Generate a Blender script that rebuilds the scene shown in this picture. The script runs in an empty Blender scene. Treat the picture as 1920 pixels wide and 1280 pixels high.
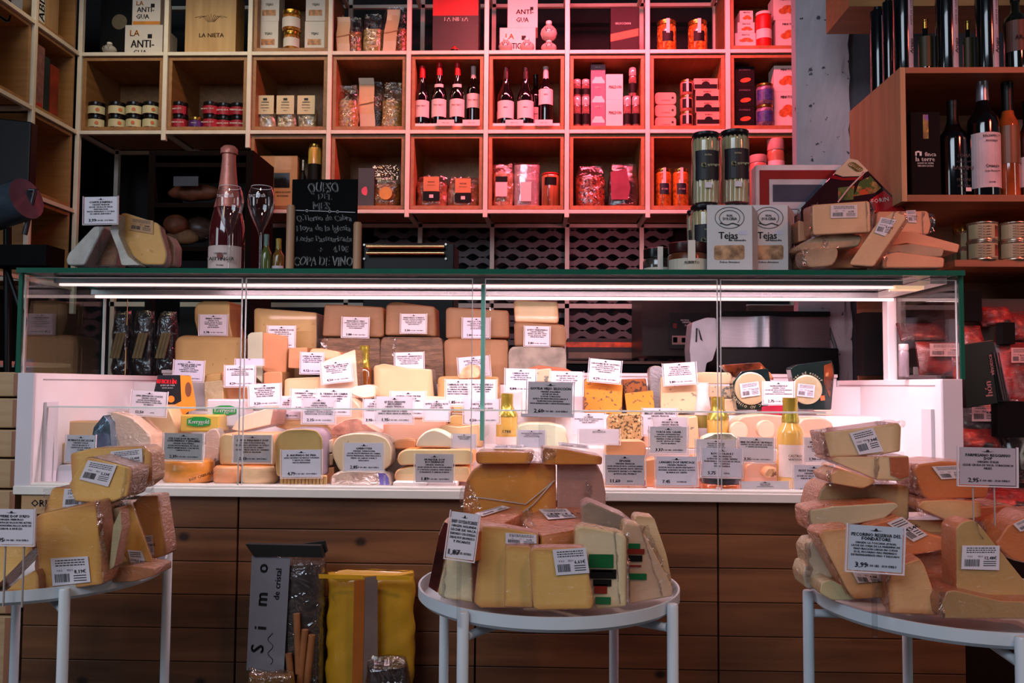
import bpy, bmesh, math, random
from mathutils import Vector, Matrix, noise as mnoise
random.seed(7)
sc = bpy.context.scene
COL = sc.collection
# ---------------------------------------------------------------- camera
FPX = 1600.0
CAM = Vector((0.0, 0.0, 1.0))
RC = (Matrix.Rotation(math.radians(1.75), 3, 'Z') @ Matrix.Rotation(math.radians(90 + 2.9), 3, 'X')
      @ Matrix.Rotation(math.radians(0.4), 3, 'Z'))
cd = bpy.data.cameras.new('camera'); cam = bpy.data.objects.new('camera', cd); COL.objects.link(cam)
cd.sensor_width = 36; cd.lens = FPX / 1920 * 36; cd.clip_start = .05; cd.clip_end = 60
cam.matrix_world = Matrix.Translation(CAM) @ RC.to_4x4()
sc.camera = cam
sc.view_settings.view_transform = 'Standard'; sc.view_settings.look = 'None'
sc.view_settings.gamma = 1; sc.view_settings.exposure = 0.0
try:
    sc.view_settings.use_curve_mapping = False
except Exception: pass
sc.cycles.use_denoising = True
sc.cycles.max_bounces = 8; sc.cycles.transparent_max_bounces = 24
sc.cycles.sample_clamp_indirect = 4
# ---------------------------------------------------------------- world + lamps
w = bpy.data.worlds.new('world'); sc.world = w; w.use_nodes = True
w.node_tree.nodes['Background'].inputs[0].default_value = (.30, .36, .48, 1)
w.node_tree.nodes['Background'].inputs[1].default_value = .05
def area(name, loc, target, sx, sy, energy, col, spread=180):
    l = bpy.data.lights.new(name, 'AREA'); l.shape = 'RECTANGLE'; l.size = sx; l.size_y = sy
    l.energy = energy; l.color = col; l.spread = math.radians(spread)
    o = bpy.data.objects.new(name, l); COL.objects.link(o); o.location = loc
    d = Vector(target) - Vector(loc); o.rotation_euler = d.to_track_quat('-Z', 'Y').to_euler(); return o
def spot(name, loc, target, ang, energy, col, blend=.8, r=.08):
    l = bpy.data.lights.new(name, 'SPOT'); l.energy = energy; l.color = col; l.spot_size = math.radians(ang)
    l.spot_blend = blend; l.shadow_soft_size = r
    o = bpy.data.objects.new(name, l); COL.objects.link(o); o.location = loc
    d = Vector(target) - Vector(loc); o.rotation_euler = d.to_track_quat('-Z', 'Y').to_euler(); return o
ZT = 1.262   # top of the display case
area('case_lamp_front', (.0, 2.035, ZT - .034), (.0, 2.14, .8), 1.88, .03, 13.8, (1, .65, .73))
area('case_lamp_back', (.0, 2.33, ZT - .03), (.0, 2.36, .8), 1.7, .03, 1.6, (1, .66, .66))
area('red_track_light', (.36, 3.45, 3.05), (.36, 4.1, 1.6), 1.15, .08, 43, (1, .09, .15), 140)
area('pink_track_light', (-.22, 3.45, 3.05), (-.22, 4.1, 1.6), .4, .08, 4.5, (1, .30, .26), 120)
area('warm_track_light', (-1.5, 3.45, 3.05), (-1.45, 4.1, 1.6), 1.3, .08, 4.2, (1, .80, .52), 120)
spot('low_red_lamp', (.45, 3.3, 1.72), (.35, 4.46, 1.2), 80, 26, (1, .26, .32), 1.0)
spot('meat_spotlight', (1.9, .9, 2.6), (1.5, 2.25, 1.05), 44, 46, (1, .10, .08), .9)
spot('added_counter_fill', (-.5, .7, 2.7), (-.45, 2.1, 1.4), 50, 16, (1, .80, .72), 1.0, .1)  # unseen fill spot, added to brighten the goods on the glass top
spot('tray_spotlight', (.9, .1, 2.8), (.35, 1.6, .8), 60, 50, (1, .60, .42), 1.0, .12)
spot('tray_spotlight_left', (-1.2, .1, 2.8), (-.9, 1.6, .8), 46, 32, (1, .74, .50), 1.0, .12)
spot('red_tray_spotlight', (1.7, .7, 2.6), (.9, 1.6, .85), 44, 32, (1, .22, .14), 1.0, .1)
spot('red_shelf_spotlight', (1.75, 1.0, 2.3), (1.2, 2.3, 1.45), 56, 46, (1, .13, .08), 1.0, .1)
area('shop_window_daylight', (-1.6, -2.2, 3.3), (.3, 2.0, .9), 2.6, 1.5, 80, (.74, .85, 1))
area('added_glint_fill_cool', (-3.4, -.3, 1.7), (0, 1.7, .9), 1.0, 1.5, 16, (.78, .88, 1))  # unseen cool area light added at the left for glints on cling film
area('added_glint_fill_warm', (2.9, -.4, 1.8), (.6, 1.6, .9), .5, 1.2, 9, (1, .86, .78))  # its warm counterpart at the right, also added for film glints
# ---------------------------------------------------------------- pixel helpers
def ray(px, py): return RC @ Vector(((px - 960) / FPX, (640 - py) / FPX, -1))
def W(px, py, Y):
    d = ray(px, py); return CAM + d * ((Y - CAM.y) / d.y)
def H(px, py, z):
    d = ray(px, py); return CAM + d * ((z - CAM.z) / d.z)
def proj(p):
    q = RC.transposed() @ (Vector(p) - CAM); return (960 + FPX * q.x / -q.z, 640 - FPX * q.y / -q.z)
def AT(px, Y, z):
    """point at depth Y, height z, seen in column px"""
    x = (px - 1003) / FPX * Y
    for _ in range(4):
        x += (px - proj((x, Y, z))[0]) / FPX * Y
    return Vector((x, Y, z))
def S(px, Y): return px * Y / FPX
# ---------------------------------------------------------------- colour + material
def lin(h):
    if not isinstance(h, str): return tuple(h)
    o = []
    for i in (0, 2, 4):
        c = int(h[i:i+2], 16) / 255
        o.append(c / 12.92 if c < .04045 else ((c + .055) / 1.055) ** 2.4)
    return tuple(o)
MT = {}
def mat(key, col, rough=.5, metal=0, coat=0, var=.12, vs=14, bump=0, bs=60, spots=None, emit=0, film=0, trans=0, alpha=1, stretch=None, spec=.5, rim=None):
    if key in MT: return MT[key]
    m = bpy.data.materials.new(key); m.use_nodes = True; MT[key] = m
    nt = m.node_tree; N = nt.nodes; L = nt.links; b = N['Principled BSDF']
    c = lin(col)
    tc = N.new('ShaderNodeTexCoord'); src = tc.outputs['Object']
    if stretch:
        mp = N.new('ShaderNodeMapping'); mp.inputs['Scale'].default_value = stretch; L.new(src, mp.inputs[0]); src = mp.outputs[0]
    nz = N.new('ShaderNodeTexNoise'); nz.inputs['Scale'].default_value = vs; nz.inputs['Detail'].default_value = 5; L.new(src, nz.inputs['Vector'])
    mx = N.new('ShaderNodeMix'); mx.data_type = 'RGBA'
    rr = N.new('ShaderNodeValToRGB'); rr.color_ramp.elements[0].position = .35; rr.color_ramp.elements[1].position = .65
    L.new(nz.outputs['Fac'], rr.inputs[0]); L.new(rr.outputs[0], mx.inputs[0])
    mx.inputs[6].default_value = (*[min(1, x * (1 - var)) for x in c], 1); mx.inputs[7].default_value = (*[min(1, x * (1 + var)) for x in c], 1)
    out = mx.outputs[2]
    for sp in (spots or []):
        scol, ssc, th, soft = sp
        nv = N.new('ShaderNodeTexNoise'); nv.inputs['Scale'].default_value = ssc; nv.inputs['Detail'].default_value = 3; L.new(tc.outputs['Object'], nv.inputs['Vector'])
        r2 = N.new('ShaderNodeValToRGB'); r2.color_ramp.elements[0].position = th; r2.color_ramp.elements[1].position = th + soft
        L.new(nv.outputs['Fac'], r2.inputs[0])
        m2 = N.new('ShaderNodeMix'); m2.data_type = 'RGBA'; L.new(r2.outputs[0], m2.inputs[0]); L.new(out, m2.inputs[6]); m2.inputs[7].default_value = (*lin(scol), 1); out = m2.outputs[2]
    if rim:      # paste ripens darker towards the rind
        sx = N.new('ShaderNodeSeparateXYZ'); L.new(tc.outputs['Generated'], sx.inputs[0]); fs = []
        for q in (0, 2):
            m1 = N.new('ShaderNodeMath'); m1.operation = 'SUBTRACT'; m1.inputs[1].default_value = .5; L.new(sx.outputs[q], m1.inputs[0])
            m2_ = N.new('ShaderNodeMath'); m2_.operation = 'ABSOLUTE'; L.new(m1.outputs[0], m2_.inputs[0]); fs.append(m2_)
        m3 = N.new('ShaderNodeMath'); m3.operation = 'MAXIMUM'; L.new(fs[0].outputs[0], m3.inputs[0]); L.new(fs[1].outputs[0], m3.inputs[1])
        m4 = N.new('ShaderNodeMath'); m4.operation = 'MULTIPLY_ADD'; m4.inputs[1].default_value = .10; L.new(nz.outputs['Fac'], m4.inputs[0]); L.new(m3.outputs[0], m4.inputs[2])
        r3 = N.new('ShaderNodeValToRGB'); r3.color_ramp.elements[0].position = .42; r3.color_ramp.elements[1].position = .56; L.new(m4.outputs[0], r3.inputs[0])
        m5 = N.new('ShaderNodeMix'); m5.data_type = 'RGBA'; L.new(r3.outputs[0], m5.inputs[0]); L.new(out, m5.inputs[6]); m5.inputs[7].default_value = (*lin(rim), 1); out = m5.outputs[2]
    L.new(out, b.inputs['Base Color'])
    b.inputs['Roughness'].default_value = rough; b.inputs['Metallic'].default_value = metal
    b.inputs['Specular IOR Level'].default_value = spec
    if emit:
        b.inputs['Emission Color'].default_value = (*c, 1); b.inputs['Emission Strength'].default_value = emit
    if trans: b.inputs['Transmission Weight'].default_value = trans
    if alpha < 1: b.inputs['Alpha'].default_value = alpha
    if bump:
        bn = N.new('ShaderNodeTexNoise'); bn.inputs['Scale'].default_value = bs; bn.inputs['Detail'].default_value = 4; L.new(src, bn.inputs['Vector'])
        bu = N.new('ShaderNodeBump'); bu.inputs['Strength'].default_value = bump; bu.inputs['Distance'].default_value = .004
        L.new(bn.outputs['Fac'], bu.inputs['Height']); L.new(bu.outputs[0], b.inputs['Normal'])
    if coat or film:
        b.inputs['Coat Weight'].default_value = max(coat, film); b.inputs['Coat Roughness'].default_value = .10 if film else .05; b.inputs['Coat IOR'].default_value = 1.9 if film else 1.5
    if film:
        fn = N.new('ShaderNodeTexNoise'); fn.inputs['Scale'].default_value = 38; fn.inputs['Detail'].default_value = 5; fn.inputs['Distortion'].default_value = 2.2
        mp2 = N.new('ShaderNodeMapping'); mp2.inputs['Scale'].default_value = (1, 1, 2.2); mp2.inputs['Rotation'].default_value = (.3, .6, .4)
        L.new(tc.outputs['Object'], mp2.inputs[0]); L.new(mp2.outputs[0], fn.inputs['Vector'])
        fb = N.new('ShaderNodeBump'); fb.inputs['Strength'].default_value = 1; fb.inputs['Distance'].default_value = .022
        L.new(fn.outputs['Fac'], fb.inputs['Height']); L.new(fb.outputs[0], b.inputs['Coat Normal'])
    return m
def glassy(key, tint=(1, 1, 1), refl=.12, rough=0.0, bump=0, edge=.45, blend=.35):
    """thin clear sheet: see-through with a mirror sheen that grows at grazing angles"""
    if key in MT: return MT[key]
    m = bpy.data.materials.new(key); m.use_nodes = True; MT[key] = m
    nt = m.node_tree; N = nt.nodes; L = nt.links
    for n in list(N):
        if n.type != 'OUTPUT_MATERIAL': N.remove(n)
    o = [n for n in N if n.type == 'OUTPUT_MATERIAL'][0]
    t = N.new('ShaderNodeBsdfTransparent'); t.inputs[0].default_value = (*lin(tint), 1)
    g = N.new('ShaderNodeBsdfGlossy'); g.inputs['Roughness'].default_value = rough
    lw = N.new('ShaderNodeLayerWeight'); lw.inputs[0].default_value = blend
    mr = N.new('ShaderNodeMapRange'); mr.inputs[3].default_value = refl; mr.inputs[4].default_value = edge
    L.new(lw.outputs['Facing'], mr.inputs[0])
    mx = N.new('ShaderNodeMixShader'); L.new(mr.outputs[0], mx.inputs[0]); L.new(t.outputs[0], mx.inputs[1]); L.new(g.outputs[0], mx.inputs[2]); L.new(mx.outputs[0], o.inputs[0])
    if bump:
        tc = N.new('ShaderNodeTexCoord'); fn = N.new('ShaderNodeTexNoise'); fn.inputs['Scale'].default_value = 26; fn.inputs['Detail'].default_value = 3; fn.inputs['Distortion'].default_value = 1.2
        L.new(tc.outputs['Object'], fn.inputs['Vector'])
        fb = N.new('ShaderNodeBump'); fb.inputs['Strength'].default_value = bump; fb.inputs['Distance'].default_value = .015
        L.new(fn.outputs['Fac'], fb.inputs['Height']); L.new(fb.outputs[0], g.inputs['Normal']); L.new(fb.outputs[0], lw.inputs['Normal'])
    return m
def wood(key, c1, c2, ax='x', sc_=3.0, rough=.5, knots=None, coat=0):
    if key in MT: return MT[key]
    m = mat(key, c1, rough, coat=coat, var=.0)
    nt = m.node_tree; N = nt.nodes; L = nt.links; b = N['Principled BSDF']
    for l in list(b.inputs['Base Color'].links): L.remove(l)
    tc = N.new('ShaderNodeTexCoord'); mp = N.new('ShaderNodeMapping'); L.new(tc.outputs['Object'], mp.inputs[0])
    mp.inputs['Scale'].default_value = {'x': (1, 10, 14), 'y': (10, 1, 12), 'z': (12, 10, 1)}[ax]
    nz = N.new('ShaderNodeTexNoise'); nz.inputs['Scale'].default_value = sc_; nz.inputs['Detail'].default_value = 8; nz.inputs['Distortion'].default_value = .6
    L.new(mp.outputs[0], nz.inputs['Vector'])
    r = N.new('ShaderNodeValToRGB'); r.color_ramp.elements[0].position = .3; r.color_ramp.elements[1].position = .72
    r.color_ramp.elements[0].color = (*lin(c1), 1); r.color_ramp.elements[1].color = (*lin(c2), 1)
    L.new(nz.outputs['Fac'], r.inputs[0]); out = r.outputs[0]
    if knots:
        kp = N.new('ShaderNodeMapping'); kp.inputs['Scale'].default_value = (6, .01, 8); L.new(tc.outputs['Object'], kp.inputs[0])
        vo = N.new('ShaderNodeTexVoronoi'); vo.inputs['Scale'].default_value = 1.0; L.new(kp.outputs[0], vo.inputs['Vector'])
        kr = N.new('ShaderNodeValToRGB'); kr.color_ramp.elements[0].position = .05; kr.color_ramp.elements[1].position = .11
        kr.color_ramp.elements[0].color = (1, 1, 1, 1); kr.color_ramp.elements[1].color = (0, 0, 0, 1); L.new(vo.outputs['Distance'], kr.inputs[0])
        st_ = N.new('ShaderNodeMath'); st_.operation = 'GREATER_THAN'; st_.inputs[1].default_value = .68; L.new(vo.outputs['Color'], st_.inputs[0])
        mu = N.new('ShaderNodeMath'); mu.operation = 'MULTIPLY'; L.new(kr.outputs[0], mu.inputs[0]); L.new(st_.outputs[0], mu.inputs[1])
        mx = N.new('ShaderNodeMix'); mx.data_type = 'RGBA'; L.new(mu.outputs[0], mx.inputs[0]); L.new(out, mx.inputs[6]); mx.inputs[7].default_value = (*lin(knots), 1)
        ge = N.new('ShaderNodeNewGeometry'); mr = N.new('ShaderNodeMapRange'); mr.inputs[3].default_value = .62; mr.inputs[4].default_value = 1.3; L.new(ge.outputs['Random Per Island'], mr.inputs[0])
        hs = N.new('ShaderNodeHueSaturation'); L.new(mr.outputs[0], hs.inputs['Value']); L.new(mx.outputs[2], hs.inputs['Color']); out = hs.outputs[0]
    L.new(out, b.inputs['Base Color']); return m
# ---------------------------------------------------------------- glyphs
GL = {}
def glyph(ch, res):
    k = (ch, res)
    if k in GL: return GL[k]
    def me(s, ox=0):
        cu = bpy.data.curves.new('t', 'FONT'); cu.body = s; cu.resolution_u = res; cu.fill_mode = 'FRONT'; cu.size = 1
        o = bpy.data.objects.new('t', cu); COL.objects.link(o); bpy.context.view_layer.update()
        dg = bpy.context.evaluated_depsgraph_get(); m = bpy.data.meshes.new_from_object(o.evaluated_get(dg))
        v = [(p.co.x, p.co.y) for p in m.vertices]; f = [tuple(p.vertices) for p in m.polygons]
        bpy.data.objects.remove(o); bpy.data.curves.remove(cu); bpy.data.meshes.remove(m); return v, f
    if 'HH' not in GL:
        v, _ = me('HH'); GL['HH'] = max(p[0] for p in v)
    if ch == ' ': GL[k] = ([], [], .32); return GL[k]
    v, f = me(ch)
    v2, _ = me('H' + ch + 'H'); adv = max(p[0] for p in v2) - GL['HH']
    GL[k] = (v, f, adv); return GL[k]
# ---------------------------------------------------------------- geometry accumulator
class G:
    def __init__(s): s.v = []; s.f = []; s.m = []
    def face(s, pts, mi=0):
        n = len(s.v); s.v += [Vector(p) for p in pts]; s.f.append(tuple(range(n, n + len(pts)))); s.m.append(mi); return s
    def prism(s, A, B, mf=0, ms=0, mb=None):
        n = len(s.v); k = len(A); s.v += [Vector(p) for p in A] + [Vector(p) for p in B]
        s.f.append(tuple(range(n, n + k))); s.m.append(mf)
        s.f.append(tuple(range(n + 2 * k - 1, n + k - 1, -1))); s.m.append(mf if mb is None else mb)
        for i in range(k):
            j = (i + 1) % k; s.f.append((n + i, n + k + i, n + k + j, n + j)); s.m.append(ms[i % len(ms)] if isinstance(ms, (list, tuple)) else ms)
        return s
    def box(s, a, b, mi=0, R=None, c=None):
        x0, y0, z0 = a; x1, y1, z1 = b
        P = [Vector(q) for q in ((x0, y0, z0), (x1, y0, z0), (x1, y0, z1), (x0, y0, z1), (x0, y1, z0), (x1, y1, z0), (x1, y1, z1), (x0, y1, z1))]
        if R is not None:
            c = Vector(c) if c is not None else (Vector(a) + Vector(b)) / 2
            P = [c + R @ (p - c) for p in P]
        return s.prism(P[:4], P[4:], mi, mi)
    def lathe(s, prof, c, n=20, mi=0, ax=(0, 0, 1), cap=True, start=None):
        """prof: [(r, t, [mat])] along axis"""
        c = Vector(c); ax = Vector(ax).normalized(); u = ax.orthogonal().normalized(); v = ax.cross(u)
        rings = []
        for p in prof:
            r, t = p[0], p[1]; k = len(s.v)
            for i in range(n):
                a = 2 * math.pi * i / n; s.v.append(c + ax * t + (u * math.cos(a) + v * math.sin(a)) * max(r, 1e-5))
            rings.append(k)
        for q in range(len(prof) - 1):
            mm = prof[q + 1][2] if len(prof[q + 1]) > 2 else mi
            for i in range(n):
                j = (i + 1) % n; s.f.append((rings[q] + i, rings[q] + j, rings[q + 1] + j, rings[q + 1] + i)); s.m.append(mm)
        if cap:
            s.f.append(tuple(rings[0] + i for i in reversed(range(n)))); s.m.append(prof[0][2] if len(prof[0]) > 2 else mi)
            s.f.append(tuple(rings[-1] + i for i in range(n))); s.m.append(prof[-1][2] if len(prof[-1]) > 2 else mi)
        return s
    def tube(s, pts, r, n=8, mi=0):
        pts = [Vector(p) for p in pts]; rings = []
        for i, p in enumerate(pts):
            d = (pts[min(i + 1, len(pts) - 1)] - pts[max(i - 1, 0)]).normalized(); u = d.orthogonal().normalized()
            if i and abs(u.dot(pu)) < .98:
                u = (pu - d * pu.dot(d)).normalized()
            pu = u; v = d.cross(u); k = len(s.v); rr = r[i] if isinstance(r, (list, tuple)) else r
            for a in range(n):
                t = 2 * math.pi * a / n; s.v.append(p + (u * math.cos(t) + v * math.sin(t)) * rr)
            rings.append(k)
        for q in range(len(pts) - 1):
            for i in range(n):
                j = (i + 1) % n; s.f.append((rings[q] + i, rings[q] + j, rings[q + 1] + j, rings[q + 1] + i)); s.m.append(mi)
        s.f.append(tuple(rings[0] + i for i in reversed(range(n)))); s.m.append(mi); s.f.append(tuple(rings[-1] + i for i in range(n))); s.m.append(mi)
        return s
    def text(s, t, c, size, u=(1, 0, 0), v=(0, 0, 1), mi=0, res=1, fit=None, bold=0, al='c'):
        """t centred at c; size = cap height"""
        u = Vector(u).normalized(); v = Vector(v).normalized(); c = Vector(c); k = size / .70
        gs = [glyph(ch, res) for ch in t]; wd = sum(g[2] for g in gs) * k; kx = k
        if fit and wd > fit: kx = k * fit / wd; wd = fit
        x = -wd / 2 if al == 'c' else 0
        for g in gs:
            for ox in ([0, bold] if bold else [0]):
                n = len(s.v); s.v += [c + u * (x + p[0] * kx + ox * size) + v * (p[1] * k - size / 2) for p in g[0]]
                s.f += [tuple(n + i for i in f) for f in g[1]]; s.m += [mi] * len(g[1])
            x += g[2] * kx
        return s
    def grid(s, fn, nu, nv, mi=0, wrap=False):
        n = len(s.v)
        for j in range(nv + 1):
            for i in range(nu + (0 if wrap else 1)): s.v.append(Vector(fn(i / nu, j / nv)))
        ww = nu if wrap else nu + 1
        for j in range(nv):
            for i in range(nu):
                a = n + j * ww + i; b = n + j * ww + (i + 1) % ww
                s.f.append((a, b, b + ww, a + ww)); s.m.append(mi(i / nu, j / nv) if callable(mi) else mi)
        return s
    def jitter(s, amt, sc_=30, seed=0):
        for i, p in enumerate(s.v):
            s.v[i] = p + Vector(mnoise.noise_vector(p * sc_ + Vector((seed, seed * 2, 3)))) * amt
        return s
    def base(s):
        xs = [p.x for p in s.v]; ys = [p.y for p in s.v]; return Vector(((min(xs) + max(xs)) / 2, (min(ys) + max(ys)) / 2, min(p.z for p in s.v)))
WL = {}
def build(name, g, mats, parent=None, bevel=0, smooth=0, seg=2, sub=0, solid=0):
    if not isinstance(mats, (list, tuple)): mats = [mats]
    o0 = WL[parent.name] if parent else g.base()
    me = bpy.data.meshes.new(name); me.from_pydata([p - o0 for p in g.v], [], g.f)
    for m in mats: me.materials.append(m)
    me.polygons.foreach_set('material_index', g.m)
    bm = bmesh.new(); bm.from_mesh(me); bmesh.ops.recalc_face_normals(bm, faces=bm.faces); bm.to_mesh(me); bm.free()
    if smooth:
        me.polygons.foreach_set('use_smooth', [True] * len(me.polygons))
        if smooth < 180: me.set_sharp_from_angle(angle=math.radians(smooth))
    o = bpy.data.objects.new(name, me); COL.objects.link(o)
    if parent: o.parent = parent
    else: o.location = o0
    WL[o.name] = o0.copy()
    if sub:
        d = o.modifiers.new('s', 'SUBSURF'); d.levels = sub; d.render_levels = sub
    if bevel:
        d = o.modifiers.new('b', 'BEVEL'); d.width = bevel; d.segments = seg; d.limit_method = 'ANGLE'; d.angle_limit = math.radians(32)
    return o
def tag(o, label, cat, group=None, kind=None):
    o['label'] = label; o['category'] = cat
    if group: o['group'] = group
    if kind: o['kind'] = kind
    return o
def empty(name, loc, label, cat, group=None):
    o = bpy.data.objects.new(name, None); COL.objects.link(o); o.location = loc; o.empty_display_size = .05
    WL[o.name] = Vector(loc); return tag(o, label, cat, group)
def struct(name, g, m, **k):
    o = build(name, g, m, **k); o['kind'] = 'structure'; return o
def dup(root, loc, label, rz=0, group=None):
    r = root.copy(); COL.objects.link(r); r.location = loc; r['label'] = label; r.rotation_euler = (0, 0, rz)
    if group: r['group'] = group
    for ch in list(root.children):
        c = ch.copy(); COL.objects.link(c); c.parent = r
        for q in ch.children:
            d = q.copy(); COL.objects.link(d); d.parent = c
    return r
def rnd2(poly, r, n=3):
    """round the corners of a 2-D polygon"""
    out = []; k = len(poly)
    for i in range(k):
        p = Vector(poly[i]); a = Vector(poly[i - 1]); b = Vector(poly[(i + 1) % k])
        da = (a - p); db = (b - p); ra = min(r, da.length * .45); rb = min(r, db.length * .45)
        p0 = p + da.normalized() * ra; p2 = p + db.normalized() * rb
        for j in range(n + 1):
            t = j / n; out.append(tuple(p0 * (1 - t) ** 2 + p * 2 * t * (1 - t) + p2 * t * t))
    return out
# ================================================================ materials in common
white_paint = mat('white_painted_steel', 'e9e4df', .4, var=.03)
cream_frame = mat('cream_painted_frame', 'e6dccb', .5, var=.05)
oak = wood('oak_box', '966a3e', 'b08250', 'x', 3)
oak_v = wood('oak_upright', 'b3895c', 'cfa578', 'z', 3)
oak_y = wood('oak_depth', '8e6238', 'a87848', 'y', 3)
pine = wood('pine_plank', '5c3822', '855636', 'x', 2.2, .45, knots='2a150c')
blk = mat('black_plastic', '08080a', .4, var=.1, spec=.25)
blkm = mat('black_matt', '070708', .8, var=.1, spec=.15)
ink = mat('dark_ink', '1b1a22', .6, var=0)
inkw = mat('white_ink', 'e6e6e6', .6, var=0)
paper = mat('white_paper', 'dcd8e4', .55, var=.02)
clear = glassy('clear_glass', (.97, 1, .99), .03, 0, 0, .28, .3)
acryl = glassy('clear_acrylic', (.95, .95, .96), .05, .02, 0, .5, .4)
edgew = mat('bright_glass_edge', 'f3ecec', .2, var=0, emit=0)
greenedge = mat('green_glass_edge', '1c5a48', .15, var=.08, vs=3)
# ================================================================ room
g = G().box((-4, -3, -.02), (4, 5.2, 0)); fl = struct('floor', g, mat('grey_floor_tile', '4a4440', .4, var=.15, vs=4))
g = G().box((-3.2, 4.62, 0), (3.2, 4.72, 3.6)); struct('wall_back', g, mat('dark_back_wall', '1d1b1d', .8, var=.2))
g = G().box((-2.75, 1.0, 0), (-2.65, 4.62, 3.6)); struct('wall_left', g, mat('dark_side_wall', '26221f', .8, var=.2))
g = G().box((2.3, 1.2, 0), (2.4, 4.62, 3.6)); struct('wall_right', g, mat('grey_plaster', '7c8390', .8, var=.1))
# concrete pillar with a chipped right edge
YP = 2.95
xl = W(1494, 300, YP).x; xr = W(1594, 300, YP).x
g = G(); nz = 90
def pil(u, v):
    z = v * 3.4
    x = xl + (xr - xl) * u
    if u > .86: x += .012 * mnoise.noise(Vector((z * 22, 0, 1))) + .008 * mnoise.noise(Vector((z * 60, 3, 1)))
    y = YP + .002 * mnoise.noise(Vector((x * 40, z * 40, 0))) + (.014 * abs(mnoise.noise(Vector((z * 30, 5, 1)))) if u > .9 else 0)
    return (x, y, z)
g.grid(pil, 14, nz)
g.prism([(xl, YP, 0), (xr, YP + .015, 0), (xr, YP + .015, 3.4), (xl, YP, 3.4)], [(xl, YP + .05, 0), (xr, YP + .05, 0), (xr, YP + .05, 3.4), (xl, YP + .05, 3.4)])
struct('wall_pillar', g, mat('bare_concrete', 'c6c3cc', .85, var=.08, vs=5, bump=.5, bs=35, spots=[('50505a', 34, .66, .03)]))
# grey wall strip behind the right hand shelf
g = G().box((xr - .02, 2.99, 0), (2.3, 3.03, 3.4)); struct('wall_right_return', g, mat('grey_blue_plaster', '6a7480', .85, var=.08))

# ================================================================ back shelving frame
YS = 4.05
CX = [147, 308, 466, 617, 765, 911, 1063, 1214, 1365, 1519]
RY = [-48, 100, 248, 397]
def wx(px, y=248): return W(px, y, YS).x
XS = [wx(p) for p in CX]
ZS = [W(760, y, YS).z for y in RY]   # row heights (top, ..., bottom)
TH = .022
fr = empty('metal_shelving_frame', (XS[4], YS, ZS[3] - .4), 'cream painted square tube shelving frame across the back wall', 'shelving')
zlow = {0: ZS[3] - .5, 1: W(308, 264, YS).z, 2: W(466, 278, YS).z, 9: 0.3}
for i, x in enumerate(XS):
    z0 = zlow.get(i, W(760, 408, YS).z)
    build('upright', G().box((x - TH / 2, YS - .012, z0), (x + TH / 2, YS + .012, ZS[0] + .1)), cream_frame, fr, bevel=.002)
for i, x in enumerate(XS):
    z0 = 0.02 if i not in (1, 2) else ZS[2] - .1
    build('rear_post', G().box((x + .004, 4.40, z0), (x + .026, 4.424, ZS[0] + .1)), cream_frame, fr)
for r, z in enumerate(ZS):
    for i in range(9):
        if r == 3 and i < 2: continue
        build('rail', G().box((XS[i] + TH / 2, YS - .011, z - .009), (XS[i + 1] - TH / 2, YS + .011, z + .009)), cream_frame, fr, bevel=.0015)
for r, z in enumerate(ZS[:3] + [ZS[3]]):
    a = XS[0] if r < 3 else XS[2]
    build('rear_rail', G().box((a, 4.40, z - .009), (XS[9], 4.42, z + .009)), cream_frame, fr)
    for i in range(10):
        if r == 3 and i < 2: continue
        build('side_rail', G().box((XS[i] - .009, YS + .012, z - .009), (XS[i] + .009, 4.40, z + .009)), cream_frame, fr)
z = W(900, 560, YS).z
build('rear_rail', G().box((XS[0], 4.40, z - .012), (XS[9], 4.42, z + .012)), cream_frame, fr)
# wooden box inserts
ORD = ['first', 'second', 'third', 'fourth', 'fifth', 'sixth', 'seventh', 'eighth', 'ninth']
ROWN = ['top row', 'middle row', 'lower row']
def cubby(i, r, cont):
    x0 = XS[i] + TH / 2 + .003; x1 = XS[i + 1] - TH / 2 - .003; z1 = ZS[r] - .0135; z0 = ZS[r + 1] + .0135; t = .017; y0 = YS + .0; y1 = YS + .345
    g = G()
    g.box((x0, y0, z0), (x1, y1, z0 + t)); g.box((x0, y0, z1 - t), (x1, y1, z1)); m1 = len(g.f)
    g.box((x0, y0, z0 + t), (x0 + t, y1, z1 - t), 1); g.box((x1 - t, y0, z0 + t), (x1, y1, z1 - t), 1)
    g.box((x0 + t, y1 - .008, z0 + t), (x1 - t, y1, z1 - t), 0)
    o = build('wooden_box_shelf', g, [oak_y, oak_y], bevel=.001)
    tag(o, 'open oak box in the %s, %s' % (ROWN[r], cont), 'box shelf', 'oak box inserts of the back shelving')
    return (x0 + t, x1 - t, z0 + t, y0)
conts = {(2, 0): 'third from the left, holding white boxes and jars', (8, 0): 'at the right end, holding a red tin',
 (0, 1): 'holding pale labelled jars', (1, 1): 'holding red jars and one purple jar', (2, 1): 'holding three small paper packets', (3, 1): 'holding bags of pasta',
 (4, 1): 'holding four wine bottles with red and pink caps', (5, 1): 'holding four dark capped wine bottles', (6, 1): 'holding salt cartons and spice jars',
 (7, 1): 'holding stacked tins and cartons', (8, 1): 'holding black cartons and tins beside the pillar', (2, 2): 'partly hidden by the chalkboard, holding a kraft carton',
 (3, 2): 'holding a black carton and foil bag', (4, 2): 'holding two bags of biscuits', (5, 2): 'holding a shiny clear packet', (6, 2): 'holding pretzels and a dark bag',
 (7, 2): 'holding two jars and half hidden by asparagus jars', (8, 2): 'behind the red scale display'}
FLZ = {}
for (i, r), c_ in conts.items(): FLZ[(i, r)] = cubby(i, r, c_)
def fz(i, r):
    if (i, r) in FLZ: return FLZ[(i, r)][2]
    return ZS[r + 1] + .011
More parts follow.
